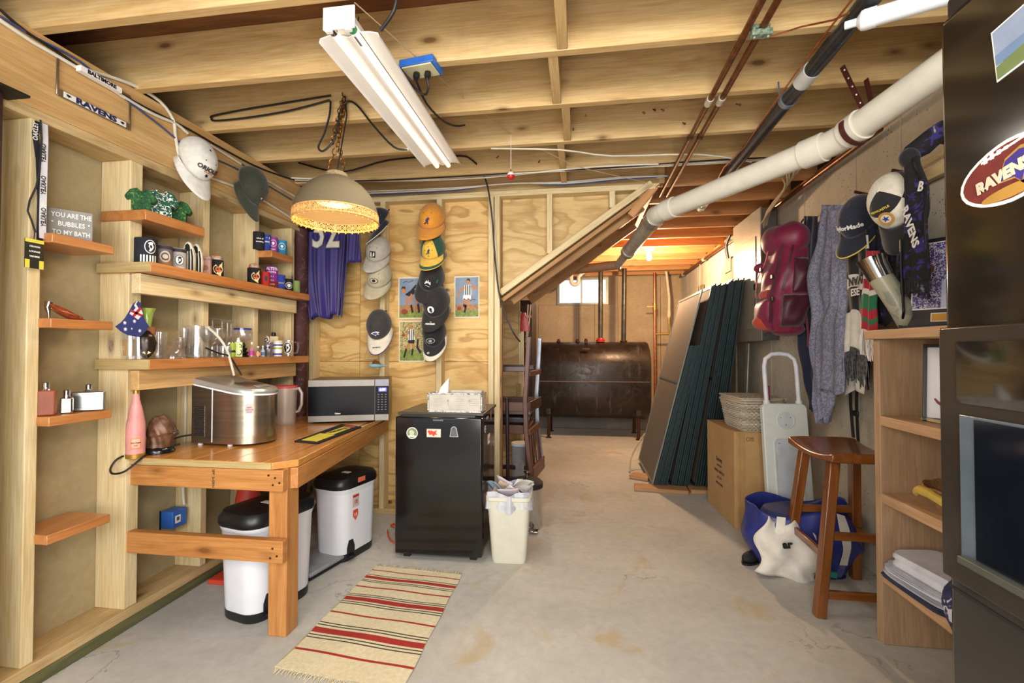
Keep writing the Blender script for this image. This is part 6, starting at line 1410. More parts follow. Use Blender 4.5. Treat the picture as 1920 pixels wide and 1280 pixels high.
for k in range(2): cable([(-.53+.03*k, 4.86, 1.70), (-.54+.02*k, 4.85, 1.5), (-.55, 4.85, 1.3-.05*k)], .006, WCAB, ['left white wire hanging before the dark cabinet', 'right white wire hanging before the dark cabinet'][k], cat='wire')
# ================================================================== OIL TANK
m, nt, b = newmat('rusty_tank_paint'); v = coords(nt, (1, 1, 1), False)
n1 = noise(nt, v, 2.2, 6, .65, .5); n2 = noise(nt, v, 9, 8, .75, .8); n3 = noise(nt, coords(nt, (6, 1, 1), False), 3, 5, .6)
c = ramp(nt, n1, [(.3, lin(hx('1e1814'))), (.7, lin(hx('382c24')))]); c = mixc(nt, ramp(nt, n2, [(.62, (0, 0, 0)), (.70, (.8,)*3)]), c, lin(hx('7a4a26')))
c = mixc(nt, ramp(nt, n3, [(.60, (0, 0, 0)), (.72, (.25,)*3)]), c, lin(hx('8a7c70')))
nt.links.new(c, b.inputs['Base Color']); b.inputs['Metallic'].default_value = .25
nt.links.new(ramp(nt, n2, [(.4, (.28,)*3), (.7, (.6,)*3)]), b.inputs['Roughness']); bump(nt, b, n2, .08); TANK = m
tx0, tx1, ty, tr, tz0, tz1 = -.585, .965, 6.76, .34, .25, 1.335
t = T('oil_tank', 'large rust-speckled dark oval oil tank on short pipe legs by the far wall', 'tank', ((tx0+tx1)/2, ty, 0))
pf = [(tr*math.cos(a), tz1-tr+tr*math.sin(a)) for a in [math.pi*i/18 for i in range(19)]]+[(tr*math.cos(a), tz0+tr+tr*math.sin(a)) for a in [math.pi+math.pi*i/18 for i in range(19)]]
def xs_(k, x): zc_ = (tz0+tz1)/2; return [Vector((x, ty+y*k, zc_+(z-zc_)*k)) for y, z in pf]
part('shell', MB().rings([xs_(.90, tx0), xs_(.97, tx0+.012), xs_(1, tx0+.035), xs_(1, tx1-.035), xs_(.97, tx1-.012), xs_(.90, tx1)]), TANK, t)
part('weld_seam', MB().tube([(tx0+.03, ty-tr-.001, .79), (tx1-.03, ty-tr-.001, .79)], .004, 6), mat('worn_seam', '8a7464', .5, .3), t)
for x in (-.42, .80):
    for y, s in ((ty-.24, -1), (ty+.24, 1)):
        l = part('leg', MB().tube([(x, y+.03*s, 0), (x, y, .36)], .022, 14), IRON, t); obj('leg_bracket', (MB().box((x, y+.02*s, .37), (.07, .05, .09)), TANK), l, Matrix(), True, bev=.004)
        part('leg_foot', MB().lathe([(.04, 0), (.04, .01)], (x, y+.03*s, 0), n=16), IRON, t)
for x in (-.29, -.02):
    part('bung', MB().lathe([(.030, 0), (.030, .02), (.018, .022), (.018, .045)], (x, ty-.05, tz1-.003), n=8), IRON, t)
part('data_plate', MB().box((.10, ty-tr+.015, 1.235), (.10, .006, .03), Matrix.Rotation(R(-45), 3, 'X')), mat('plate_tin', '5c4a40', .4, .4), t)
part('gauge_cap', MB().lathe([(.024, 0), (.024, .03), (.012, .05)], (.10, ty-.1, tz1-.004), n=14), IRON, t)
t = T('tank_pipe', 'dark steel vent pipe with a red collar rising from the oil tank', 'pipe', (.305, 6.72, 1.33)); part('riser', MB().tube([(.305, 6.72, 1.34), (.31, 6.72, 2.38)], .032, 16), mat('grey_iron_pipe', '4a443c', .35, .6, var=.3), t)
part('red_collar', MB().lathe([(.06, 0), (.065, .03), (.05, .035), (.045, .055)], (.305, 6.72, 1.335), n=18), RED, t)
t = T('tank_pipe', 'plain dark steel fill pipe rising behind the right half of the oil tank', 'pipe', (.63, 6.76, 1.33)); part('riser', MB().tube([(.63, 6.76, 1.33), (.645, 6.76, 2.38)], .034, 16), mat('grey_iron_pipe_b', '4a443c', .35, .6, var=.3), t)
part('flange', MB().lathe([(.05, 0), (.05, .02)], (.63, 6.76, 1.335), n=16), IRON, t)
t = T('copper_riser', 'vertical copper pipe with a brass valve beside the oil tank', 'pipe', (1.13, 7.2, 0)); part('riser', MB().tube([(1.13, 7.2, .1), (1.13, 7.2, 2.38)], .020, 12), COPPERB, t)
vl = part('valve', MB().tube([(1.13, 7.2, 1.82), (1.13, 7.2, 1.92)], .032, 12), mat('brass', 'b08a48', .3, .8), t); obj('valve_lever', (MB().box((1.06, 7.17, 1.87), (.10, .02, .015)), mat('brass_lever', 'b08a48', .3, .8)), vl, Matrix(), True)
part('elbow_run', MB().tube([(1.13, 7.2, 1.46), (1.33, 7.2, 1.46), (1.335, 7.2, 1.50), (1.335, 7.2, 1.70)], .016, 10), mat('brass_pipe', 'b89a58', .35, .7), t)
t = T('white_riser', 'slim cream plastic pipe next to the vertical copper pipe', 'pipe', (1.33, 7.2, 2)); part('riser', MB().tube([(1.335, 7.2, 1.70), (1.34, 7.2, 2.0), (1.30, 7.2, 2.40)], .020, 12), mat('cream_pipe', 'd8c8a4', .4), t)
part('coupling', MB().tube([(1.335, 7.2, 1.72), (1.335, 7.2, 1.80)], .028, 12), mat('cream_coupling', 'd8c8a4', .4), t)
t = T('drain_trap', 'white curved drain trap hanging in front of the small window', 'pipe', (-.06, 6.9, 2.2))
part('trap', MB().tube([(.12, 6.9, 2.40), (.06, 6.9, 2.36), (.0, 6.9, 2.30), (-.0, 6.9, 2.24)]+[(-.055+.055*math.cos(a), 6.9, 2.24+.055*math.sin(a)) for a in [-math.pi*i/8 for i in range(9)]]+[(-.11, 6.9, 2.34)], .03, 14), PVC, t)
# bulb
bc = Vector((.86, 5.55, 2.30)); bc = ay(1217, 478, 5.55)
t = T('bare_bulb', 'lit bare light bulb in a porcelain holder on the far ceiling', 'light bulb', tuple(bc))
part('glass', MB().lathe([(.001, -.065), (.022, -.058), (.034, -.03), (.032, -.005), (.018, .03), (.014, .045)], n=20), mat('bulb_glow', 'fff4dc', .4, emit=(1.0, .88, .62), es=6, var=.01), t, False)
part('holder', MB().lathe([(.018, .04), (.03, .055), (.062, .07), (.065, .085)], n=24), WENAM, t, False)
t = T('ceiling_box', 'round brown junction box above the bare bulb', 'junction box', tuple(bc+Vector((0, 0, .09)))); part('box', MB().lathe([(.055, 0), (.055, max(.02, ZJ-bc.z-.03))], n=20), mat('bakelite', '5a3020', .5), t, False)
part('lid', MB().lathe([(.058, 0), (.058, .006)], n=20), mat('bakelite_lid', '6a3a26', .5), t, False)
# ================================================================== RIGHT WALL
ZR = 2.03
t = T('coat_rail', 'long pale timber rail fixed along the right wall carrying the clothes', 'rail', (1.55, 3, ZR))
board('plank', (1.565, 4.15, ZR+.03), (1.565, 1.72, ZR-.01), .035, .10, SW, t)
for y in (3.9, 3.4, 3.0, 2.7, 2.4, 2.1): part('peg', MB().tube([(1.55, y, ZR+.01), (1.46, y, ZR+.035)], .008, 8), IRON, t)
# breaker panel
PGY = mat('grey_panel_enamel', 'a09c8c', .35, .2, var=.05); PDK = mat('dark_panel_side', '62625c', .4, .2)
t = T('breaker_panel', 'tall grey electrical breaker panel on the right wall', 'electrical panel', (1.52, 4.3, 1.85))
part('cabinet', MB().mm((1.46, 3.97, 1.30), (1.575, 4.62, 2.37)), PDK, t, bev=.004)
part('front_cover', MB().mm((1.449, 3.965, 1.295), (1.459, 4.63, 2.375)), PGY, t, bev=.003)
dr = part('door', MB().mm((1.442, 4.06, 1.40), (1.449, 4.50, 2.16)), mat('grey_door', 'aaa593', .32, .2), t, bev=.002)
obj('latch', (MB().box((1.439, 4.08, 1.74), (.006, .02, .05)), BLKM), dr, Matrix(), True)
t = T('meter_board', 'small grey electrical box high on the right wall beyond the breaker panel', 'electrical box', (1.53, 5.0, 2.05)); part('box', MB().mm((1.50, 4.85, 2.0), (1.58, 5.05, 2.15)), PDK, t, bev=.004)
part('cover', MB().mm((1.495, 4.86, 2.01), (1.50, 5.04, 2.14)), PGY, t)
for k in range(3): cable([(1.52, 4.92+.03*k, 2.38), (1.49, 4.95+.03*k, 2.28), (1.50, 4.93+.02*k, 2.14)], .008, [BCAB, WCAB, BLUC][k], ['black', 'white', 'blue'][k]+' cable entering the small grey box on the right wall')
t = T('wall_plate', 'brown blank wall plate on the right wall far beyond the screens', 'wall plate', (1.58, 6.3, 1.95)); part('plate', MB().mm((1.565, 6.2, 1.82), (1.585, 6.42, 2.06)), mat('brown_plate', '7a6c54', .6), t, bev=.004)
part('wire', MB().tube([(1.56, 6.3, 2.36), (1.555, 6.28, 2.2), (1.56, 6.32, 2.05), (1.56, 6.26, 1.86)], .004, 6), WCAB, t)
t = T('grey_sheet', 'large grey sheet with a notched top leaning behind the window screens', 'board', (1.5, 5.2, 0)); part('sheet', MB().prism([(5.5, .9), (4.75, .9), (4.75, 2.14), (5.15, 2.06), (5.17, 1.98), (5.42, 1.90)], 1.50, 1.515, Matrix(((0, 0, 1, 0), (1, 0, 0, 0), (0, 1, 0, 0), (0, 0, 0, 1)))), mat('grey_fibreboard', '9a917c', .8), t)
part('edge_strip', MB().mm((1.498, 4.75, .0), (1.517, 5.5, .9)), mat('grey_fibreboard_b', '9a917c', .8), t)
tag(board('metal_strip', (1.42, 4.35, 0), (1.47, 4.33, 1.28), .012, .06, mat('pale_aluminium', 'a8aca8', .35, .5), None, up=(0, 1, 0)), 'pale upright metal strip leaning under the breaker panel', 'strip')
# ---- window screens
GRN = mat('dark_green_frame', '27393a', .4, .2, var=.15); ALU = mat('dull_aluminium_frame', '8a8c86', .35, .6); SCR = mat('screen_mesh_cloth', '6c6154', .75, var=.06, sc=200); SCR.node_tree.nodes['Principled BSDF'].inputs['Alpha'].default_value = .93
def screen(label, xb, xt, y0, w_, L, fm, mid=True, zb=.035, group='window screens stacked on edge against the right wall'):
    sl = Vector((xt-xb, 0, 1)) if True else None
    ln = Vector((xt-xb, 0, 1.72)).normalized(); M = Matrix(((0, ln.x, 0, xb), (1, 0, 0, y0), (0, ln.z, 0, zb), (0, 0, 0, 1)))
    n_ = Vector((0, 1, 0)).cross(ln); M = Matrix(((0, ln.x, n_.x, xb), (1, ln.y, n_.y, y0), (0, ln.z, n_.z, zb), (0, 0, 0, 1)))
    t = T('window_screen', label, 'window screen', rot=M, group=group)
    def bar(nm, x0, y0_, x1, y1):
        k = (round(x1-x0, 4), round(y1-y0_, 4), fm.name)
        if k not in BC: BC[k] = MB().box((0, 0, 0), (x1-x0, y1-y0_, .0125)).mesh(nm, fm)
        obj(nm, BC[k], t, Matrix.Translation(((x0+x1)/2, (y0_+y1)/2, 0)))
    e = .022
    bar('side_bar', 0, 0, e, L); bar('side_bar', w_-e, 0, w_, L); bar('top_bar', e, L-e, w_-e, L); bar('bottom_bar', e, 0, w_-e, e)
    if mid: bar('mid_bar', e, L*.52, w_-e, L*.52+e)
    k = ('scr', w_, L)
    if k not in BC: BC[k] = MB().box((0, 0, 0), (w_-2*e, L-2*e, .003)).mesh('mesh_panel', SCR)
    obj('mesh_panel', BC[k], t, Matrix.Translation((w_/2, L/2, 0)))
    return t
screen('foremost window screen with an aluminium frame, lowest in the leaning stack', .640, 1.075, 4.25, .95, 1.765, ALU)
for i in range(7): screen('short dark green window screen, number %d behind the aluminium one' % (i+1) if False else 'short dark green window screen in the packed row behind the aluminium one', .658+.0165*i, 1.093+.0125*i, 4.245+.004*(i % 3), .9, 1.26+.004*(i % 2), GRN, False, group='short window screens')
for i in range(9): screen('tall dark green window screen in the middle pack of the leaning stack', .805+.0175*i, 1.150+.0140*i, 4.25+.006*(i % 3), .95, 1.78+.010*(i % 3), GRN, group='tall window screens, middle pack')
for i in range(9): screen('tall dark green window screen in the rear pack nearest the wall', 1.00+.0215*i, 1.285+.0145*i, 4.24+.005*(i % 4), .95, 1.80+.012*(i % 3), GRN, group='tall window screens, rear pack')
BLKW = wood('block_wood', 'c09468', '9a6c42', .7, .4)
tag(board('wood_block', (.50, 4.60, .02), (.66, 4.52, .02), .14, .038, BLKW, None), 'small timber block lying behind the front corner of the screens', 'wood block')
tag(board('wood_block', (.48, 4.22, .016), (.92, 4.18, .016), .14, .032, BLKW, None), 'flat board under the near corner of the leaning screens', 'wood block')
tag(board('wood_block', (.94, 4.21, .016), (1.36, 4.22, .016), .14, .032, BLKW, None), 'flat board under the rear screens beside the cardboard box', 'wood block')
cable([(.50, 4.75, .01), (.52, 4.85, .12), (.60, 4.95, .25), (.68, 5.0, .35)], .008, TAN, 'tan strap curling up behind the screens', cat='strap', name='strap')
# ---- cardboard box, basket
CB = mat('cardboard', 'b08c5c', .85, var=.06, sc=8); CBD = mat('cardboard_edge', '9a7748', .85); BKP = mat('box_ink', '4a3826', .8)
t = T('cardboard_box', 'tall brown cardboard carton standing beside the window screens', 'box', (1.18, 3.62, 0), rz=R(3))
bx0, bx1, by0, by1, bz = -.14, .21, -.235, .33, .655
part('carton', MB().mm((bx0, by0, 0), (bx1, by1, bz)), CB, t, False, bev=.003)
part('flap', MB().mm((bx0-.002, by0, bz), ((bx0+bx1)/2-.002, by1, bz+.004)), CB, t, False); part('flap', MB().mm(((bx0+bx1)/2+.002, by0, bz), (bx1, by1, bz+.004)), CB, t, False)
part('seam_tape', MB().mm((bx0+.02, by0-.0015, .0), (bx0+.07, by0-.0003, bz)), mat('tape', 'a98656', .4), t, False)
part('corner_fold', MB().mm((bx0+.035, by0-.002, .0), (bx0+.038, by0-.0003, bz)), CBD, t, False)
ML = Matrix(((0, 0, -1, bx0-.001), (-1, 0, 0, .06), (0, 1, 0, 0), (0, 0, 0, 1)))
for i, (s_, sz) in enumerate((('Bestway', .045), ('ITEM NO. 26/07', .018), ('ITEM NO. BSW157-17', .028), ('QTY: 1 PCS', .022), ('MADE IN CHINA', .024))):
    text(s_, sz, ML @ Matrix.Translation((0, .40-.045*i, .0)), BKP, t, world=False, sx=.8)
MF = Matrix(((1, 0, 0, bx0+.10), (0, 0, -1, by0-.001), (0, 1, 0, bz-.045), (0, 0, 0, 1)))
flat([(rect(-.02, -.012, .0, .012), 0, 1), (rect(-.017, -.009, -.003, .009), 1, 2), (rect(.006, -.012, .026, .012), 0, 1), (rect(.009, -.009, .023, .009), 1, 2), ([(.010, .0), (.016, .007), (.022, .0)], 0, 3)], MF, t, [BKP, CB], world=False)
m, nt, b = newmat('white_wicker'); v = coords(nt, (1, 1, 1))
w1 = N(nt, 'ShaderNodeTexWave', bands_direction='Z'); w1.inputs['Scale'].default_value = 28; w1.inputs['Distortion'].default_value = 3; w1.inputs['Detail Scale'].default_value = 8; nt.links.new(v, w1.inputs['Vector'])
nt.links.new(ramp(nt, w1.outputs[0], [(.15, lin(hx('8a7a64'))), (.6, lin(hx('cfc4b0')))]), b.inputs['Base Color']); b.inputs['Roughness'].default_value = .8; bump(nt, b, w1.outputs[0], .6, .006); WWK = m
t = T('wicker_basket', 'whitewashed wicker hamper with a hinged lid on top of the cardboard box', 'basket', (1.225, 3.56, .660), rz=R(4))
def bk(k, z): return [Vector((x*k, y*k*1.05, z)) for x, y in rrect(.30, .38, .05, n=5)]
part('basket_body', MB().rings([bk(.80, 0), bk(.84, .02), bk(1.0, .19), bk(1.0, .20)]), WWK, t, False)
mb = MB()
k = 0
for zz in [.012+.0135*i for i in range(14)]:
    s = .835+(zz-.02)/.17*.165; rg = bk(s+.008, zz); n = len(rg)
    per = [0]
    for i in range(n): per.append(per[-1]+(rg[(i+1) % n]-rg[i]).length)
    pts = []; q = 0
    for i in range(84):
        d = per[-1]*i/84
        while per[q+1] < d: q += 1
        pts.append(rg[q].lerp(rg[(q+1) % n], (d-per[q])/max(1e-6, per[q+1]-per[q])))
    c = Vector((0, 0, zz)); pts = [c+(p-c)*(1+.028*((-1)**(i+k))) for i, p in enumerate(pts)]
    mb.tube(pts, .0045, 5, loop=True); k += 1
o = part('woven_strands', mb, WWK, t, False); o['kind'] = 'stuff'
part('rim', MB().tube(bk(1.03, .20), .010, 8, loop=True), WWK, t, False)
part('lid', MB().rings([[p for p in bk(1.02, .212)], [p for p in bk(1.02, .226)]]), WWK, t, False)
mb = MB()
for i in range(13): mb.tube([(-.15+.025*i, -.195, .228), (-.15+.025*i, .195, .228)], .005, 5)
for i in range(9): mb.tube([(-.15, -.19+.0475*i, .231), (.15, -.19+.0475*i, .231)], .004, 5)
o = part('lid_weave', mb, WWK, t, False); o['kind'] = 'stuff'
part('red_strap', ribbon([Vector((.03, -.21, .32)), Vector((.03, -.21, .24)), Vector((.03, -.212, .19))], .012, Vector((1, 0, 0))), mat('dusty_red_strap', '8a3a44', .7), t, False)
# ---- white folding platform with tubular handle
WP = mat('greyish_white_plastic', 'c8ccc6', .45, var=.03)
t = T('folding_platform', 'white moulded plastic platform with a tubular handle leaning on the right wall', 'trolley', (1.31, 3.12, 0), rz=R(3))
Rl = Matrix.Rotation(R(-7), 4, 'X')
part('panel', MB().prism(rrect(.275, .80, .035, (0, .48)), -.022, .022, Rl @ Matrix(((1, 0, 0, 0), (0, 0, -1, 0), (0, 1, 0, 0), (0, 0, 0, 1)))), WP, t, False, bev=.006)
Mp = Rl @ Matrix(((1, 0, 0, 0), (0, 0, -1, -.0225), (0, 1, 0, 0), (0, 0, 0, 1)))
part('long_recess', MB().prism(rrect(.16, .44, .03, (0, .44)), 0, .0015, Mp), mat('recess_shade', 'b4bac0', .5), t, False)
mb = MB(); P = rrect(.16, .44, .03, (0, .44)); mb.tube([Mp @ Vector((x, y, .002)) for x, y in P], .005, 6, loop=True); part('recess_lip', mb, WP, t, False)
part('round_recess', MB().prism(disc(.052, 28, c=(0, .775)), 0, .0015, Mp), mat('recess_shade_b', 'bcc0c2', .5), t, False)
part('round_lip', MB().tube([Mp @ Vector((x, y, .002)) for x, y in disc(.052, 28, c=(0, .775))], .004, 6, loop=True), WP, t, False)
for x, y in ((-.03, .79), (.03, .79), (0, .745), (-.05, .63), (.05, .63), (-.05, .26)): part('rivet', MB().prism(disc(.003, 8, c=(x, y)), 0, .003, Mp), BLKM, t, False)
hp = [(-.10, .86), (-.10, 1.12), (-.09, 1.17), (-.05, 1.20), (.0, 1.205), (.05, 1.20), (.09, 1.17), (.10, 1.12), (.10, .86)]
part('handle', MB().tube([Rl @ Vector((x, 0, z)) for x, z in hp], .014, 12), mat('white_tube', 'd4d4da', .35), t, False)
for x in (-.10, .10): part('handle_socket', MB().tube([Rl @ Vector((x, 0, .86)), Rl @ Vector((x, 0, .90))], .021, 12), WP, t, False)
# ---- big woven shopping bag
BB_ = mat('blue_woven_plastic', '2b3478', .35, var=.12, sc=30, bmp=.15); BWH = mat('white_canvas', 'd8d2c6', .8, bmp=.2)
bg = Vector((1.23, 2.86, 0))
t = T('blue_shopping_bag', 'bulging blue woven shopping bag with white straps on the floor behind the stool', 'bag', tuple(bg), rz=R(-4))
def bagf(u, v):
    a = 2*math.pi*u; k = (abs(math.cos(a))**2.8+abs(math.sin(a))**2.8)**(-1/2.8)
    s = .80+.30*math.sin(min(1, v*1.5)*math.pi*.62)-.22*max(0, v-.5)
    x = .265*k*math.cos(a)*s; y = .19*k*math.sin(a)*s; z = .34*v*(1+.05*math.sin(3*a))+.0
    w_ = .012*math.sin(a*5+v*7)+.008*math.sin(a*11-v*9); return (x*(1+w_*2), y*(1+w_*2)+.015*math.sin(v*6), max(.002, z+.02*math.sin(4*a)*v))
part('bag_body', MB().grid(bagf, 56, 20, wrap=True), BB_, t, False, solid=.002)
part('bag_floor', MB().prism(rrect(.40, .28, .06), .002, .006), BB_, t, False)
part('bag_filling', MB().lathe([(.21, .26), (.18, .315), (.10, .34), (.001, .35)], n=24, sy=.7), mat('dark_blue_cloth', '30345c', .8), t, False)
def bs(u0, v0, u1, v1, w_, off=.006, n=10):
    R_ = []
    for i in range(n+1):
        u = u0+(u1-u0)*i/n; v = v0+(v1-v0)*i/n; a = Vector(bagf(u-w_, v)); b2 = Vector(bagf(u+w_, v)); nn = Vector((a.x+b2.x, (a.y+b2.y)*1.6, 0)).normalized()
        R_.append([a+nn*off, b2+nn*off, b2+nn*(off+.003), a+nn*(off+.003)])
    return MB().rings(R_)
part('white_strap', bs(.655, .12, .665, 1.0, .012), BWH, t, False); part('white_strap', bs(.84, .25, .83, 1.0, .012), BWH, t, False)
part('clear_pocket', bs(.78, .05, .78, .35, .07, .004), mat('purple_teal_print', '4a4a7c', .4, var=.5, sc=10), t, False)
part('teal_book', MB().box((.03, -.185, .055), (.17, .02, .03), Matrix.Rotation(R(8), 3, 'Y')), mat('teal_cover', '2c7c6c', .4), t, False)
def totef(u, v):
    x = -.285+.32*u+.05*v*(1-u); z = .03+.30*v-.09*u*(1-v)*0-.06*u; y = -.195-.035*math.sin(u*math.pi)*math.sin(v*math.pi)-.020*math.sin(u*11+v*3)*math.sin(v*7+1); x += .025*math.sin(v*8)*(1 if u < .5 else -1)*abs(u-.5)*2; z -= .03*math.sin(u*7)*v
    return (x, y, z)
tb = tag(obj('white_tote', (MB().grid(totef, 20, 20), BWH), None, wmat(t), solid=.006), 'white canvas tote with black lettering slumped against the blue shopping bag', 'bag')
tb2 = None if True else obj('tote_fold', (MB().tube([Vector(totef(.30+.25*math.sin(a/1.0), .75-.30*(1-math.cos(a)))) +Vector((.0, -.012, 0)) for a in [math.pi*i/10*1.1 for i in range(11)]], .012, 8), BWH), tb, Matrix())
text('ar', .055, Matrix(((1, 0, 0, -.135), (0, 0, -1, -.240), (0, 1, 0, .20), (0, 0, 0, 1))) @ Matrix.Rotation(R(8), 4, 'Z'), BPR, tb, world=False, bold=.05)
t = T('black_shoe', 'black rounded shoe toe sticking out beside the blue shopping bag', 'shoe', (.975, 2.86, 0), rz=R(-50))
part('upper', MB().ell((0, 0, .032), (.035, .07, .03), 16, 10), BLKM, t, False); part('sole', MB().prism(disc(.037, 18, sy=1.9), 0, .012), BLK, t, False)
# ---- stool
t = T('saddle_stool', 'varnished brown wooden saddle-seat stool in front of the shelf unit', 'stool', (1.29, 2.52, 0))
def sad(u, v, top=True):
    x = 1.135+.335*u; y = 2.30+.45*v; d = (v-.5)*2
    zt_ = .722+.030*d*d; r_ = .012*((abs(u-.5)*2)**6); return (x, y, (zt_-r_*.6) if top else .690+.016*d*d+r_*.3)
mb = MB(); n = 14
A = [[sad(i/n, j/n) for i in range(n+1)] for j in range(n+1)]; B = [[sad(i/n, j/n, False) for i in range(n+1)] for j in range(n+1)]
va = [p for r in A for p in r]; vb = [p for r in B for p in r]; w_ = n+1; fs = []
for j in range(n):
    for i in range(n): q = (j*w_+i, j*w_+i+1, (j+1)*w_+i+1, (j+1)*w_+i); fs.append(q); fs.append(tuple(x+len(va) for x in q[::-1]))
bd = [i for i in range(n+1)]+[j*w_+n for j in range(1, n+1)]+[n*w_+i for i in range(n-1, -1, -1)]+[j*w_ for j in range(n-1, 0, -1)]
for a, b_ in zip(bd, bd[1:]+bd[:1]): fs.append((a, b_, b_+len(va), a+len(va)))
MS = Matrix(((0, 1, 0, 1.30), (-1, 0, 0, 2.52), (0, 0, 1, 0), (0, 0, 0, 1)))
mb.add([MS.inverted() @ Vector(p) for p in va+vb], fs); obj('seat', (mb, SWD), t, MS, True, bev=.006)
tops = [(1.18, 2.38), (1.18, 2.66), (1.42, 2.38), (1.42, 2.66)]; bots = [(1.085, 2.325), (1.10, 2.71), (1.53, 2.325), (1.46, 2.74)]
for (a, b_), (c_, d_) in zip(tops, bots): board('leg', (c_, d_, .0), (a, b_, .695), .045, .045, SWD, t, up=(0, 1, 0), bev=.005)
def lp(i, z): k = z/.695; return Vector((bots[i][0]+(tops[i][0]-bots[i][0])*k, bots[i][1]+(tops[i][1]-bots[i][1])*k, z))
for i, j, z in ((0, 1, .27), (0, 2, .10), (2, 3, .27), (1, 3, .38), (0, 2, .42) if False else (1, 3, .17)): board('rung', lp(i, z), lp(j, z), .022, .036, SWD, t)
board('rung', lp(0, .36)+Vector((.0, 0, 0)), lp(2, .36), .022, .036, SWD, t)
# ---- shelf unit
ux0, ux1, uy0, uy1 = 1.245, 1.505, 1.12, 2.185
t = T('shelf_unit', 'open plain timber shelf unit between the stool and the black refrigerator', 'shelf unit', (1.37, 1.65, 0))
board('side_panel', ((ux0+ux1)/2, uy1-.02, 0), ((ux0+ux1)/2, uy1-.02, 1.265), .04, ux1-ux0, UW, t, up=(1, 0, 0))
board('side_panel', ((ux0+ux1)/2, uy0+.02, 0), ((ux0+ux1)/2, uy0+.02, 1.265), .04, ux1-ux0, UW, t, up=(1, 0, 0))
board('top_board', ((ux0+ux1)/2-.008, uy0, 1.284), ((ux0+ux1)/2-.008, uy1+.02, 1.284), ux1-ux0+.03, .038, UWE, t)
for z in (.945, .625, .298): board('shelf_board', ((ux0+ux1)/2, uy0+.04, z-.02), ((ux0+ux1)/2, uy1-.04, z-.02), ux1-ux0, .04, UWE, t)
board('back_cleat', (ux1-.01, uy0+.04, .36), (ux1-.01, uy1-.04, .36), .02, .07, SW, t)
for z in (1.285, .93, .61, .28):
    pass
# framed abstract print
def frame_on(name, label, cat, P, rz, W_, H_, lean, fm, art, mats, fw=.012, extra=None):
    M = Matrix.Translation(P) @ Matrix.Rotation(rz, 4, 'Z') @ Matrix.Rotation(R(lean), 4, 'X'); t = T(name, label, cat, rot=M)
    for nm, c, d_ in (('frame_bar', (0, 0, fw/2), (W_, .018, fw)), ('frame_bar', (0, 0, H_-fw/2), (W_, .018, fw)), ('frame_bar', (-W_/2+fw/2, 0, H_/2), (fw, .018, H_-2*fw)), ('frame_bar', (W_/2-fw/2, 0, H_/2), (fw, .018, H_-2*fw))):
        part(nm, MB().box(c, d_), fm, t, False, bev=.001)
    part('mount', MB().box((0, .003, H_/2), (W_-2*fw, .006, H_-2*fw)), mats[0], t, False)
    flat(art, Matrix(((1, 0, 0, 0), (0, 0, -1, -.0005), (0, 1, 0, H_/2), (0, 0, 0, 1))), t, mats, t=.0006, world=False); return t
c1 = mat('art_white', 'e4e4e8', .4, var=.02); c2_ = mat('art_teal', '3f8aa0', .5); c3 = mat('art_maroon', '7a3238', .5); c4 = mat('art_dark', '2a2c34', .5)
def crv(f, w_, n=12): return stroke([f(i/n) for i in range(n+1)], [w_*math.sin(math.pi*(.1+.8*i/n)) for i in range(n+1)])
art = [(crv(lambda u: (-.05+.045*math.cos(3.6+u*4.2), -.04+.05*math.sin(3.6+u*4.2)), .020), 2, 1), (crv(lambda u: (.02+.045*math.cos(2.2+u*5), -.05+.045*math.sin(2.2+u*5)), .016), 3, 2), (crv(lambda u: (.01+.035*math.cos(1+u*4.6), .055+.045*math.sin(1+u*4.6)), .022), 1, 2), (crv(lambda u: (.0+.05*u, .09-.13*u), .012), 1, 3), (crv(lambda u: (-.045+.04*u, .0+.04*math.sin(u*6)), .008), 2, 3)]
frame_on('framed_print', 'black-framed abstract line drawing leaning on the second shelf of the unit', 'picture', Vector((1.415, 1.935, .947)), R(-40), .25, .30, -11, BLK, art, [c1, c2_, c3, c4])
t = T('wood_strip', 'thin pale wooden strip in front of the framed abstract drawing', 'wood strip', (1.33, 1.9, .947)); part('strip', MB().box((0, 0, .006), (.012, .26, .010)), SW, t, False); part('end', MB().box((0, .128, .006), (.0121, .004, .0101)), EG, t, False)
# team photo on the top
c5 = mat('photo_mat', '2c2a2e', .5); c6 = patterned('photo_purple_crowd', '3a2a70', 'b8b4c4', 110, .52, .5, 'd8c8b0'); c7 = mat('photo_white_jersey', 'b8bcd0', .5); c8 = mat('photo_skin', '6a4434', .5); c9 = mat('brass_plaque', 'b0863c', .3, .6)
art = [(rect(-.115, -.105, .115, .17), 3, 1), (rect(-.110, -.100, .110, .165), 1, 2), ([(-.02, -.1), (.09, -.1), (.10, .02), (.06, .07), (.02, .06), (-.02, .0)], 2, 3), (disc(.022, 14, c=(.05, .095), sy=1.2), 4, 4), (disc(.016, 12, c=(-.06, .06), sy=1.2), 4, 3), (rect(-.05, -.155, .06, -.12), 3, 1), (rect(-.047, -.152, .057, -.123), 5, 2)]
t = frame_on('framed_photo', 'black-framed football photograph with a brass plaque on top of the shelf unit', 'picture', Vector((1.405, 2.01, 1.304)), R(-52), .30, .365, -8, BLK, art, [c5, c6, c7, WPR, c8, c9], .014)
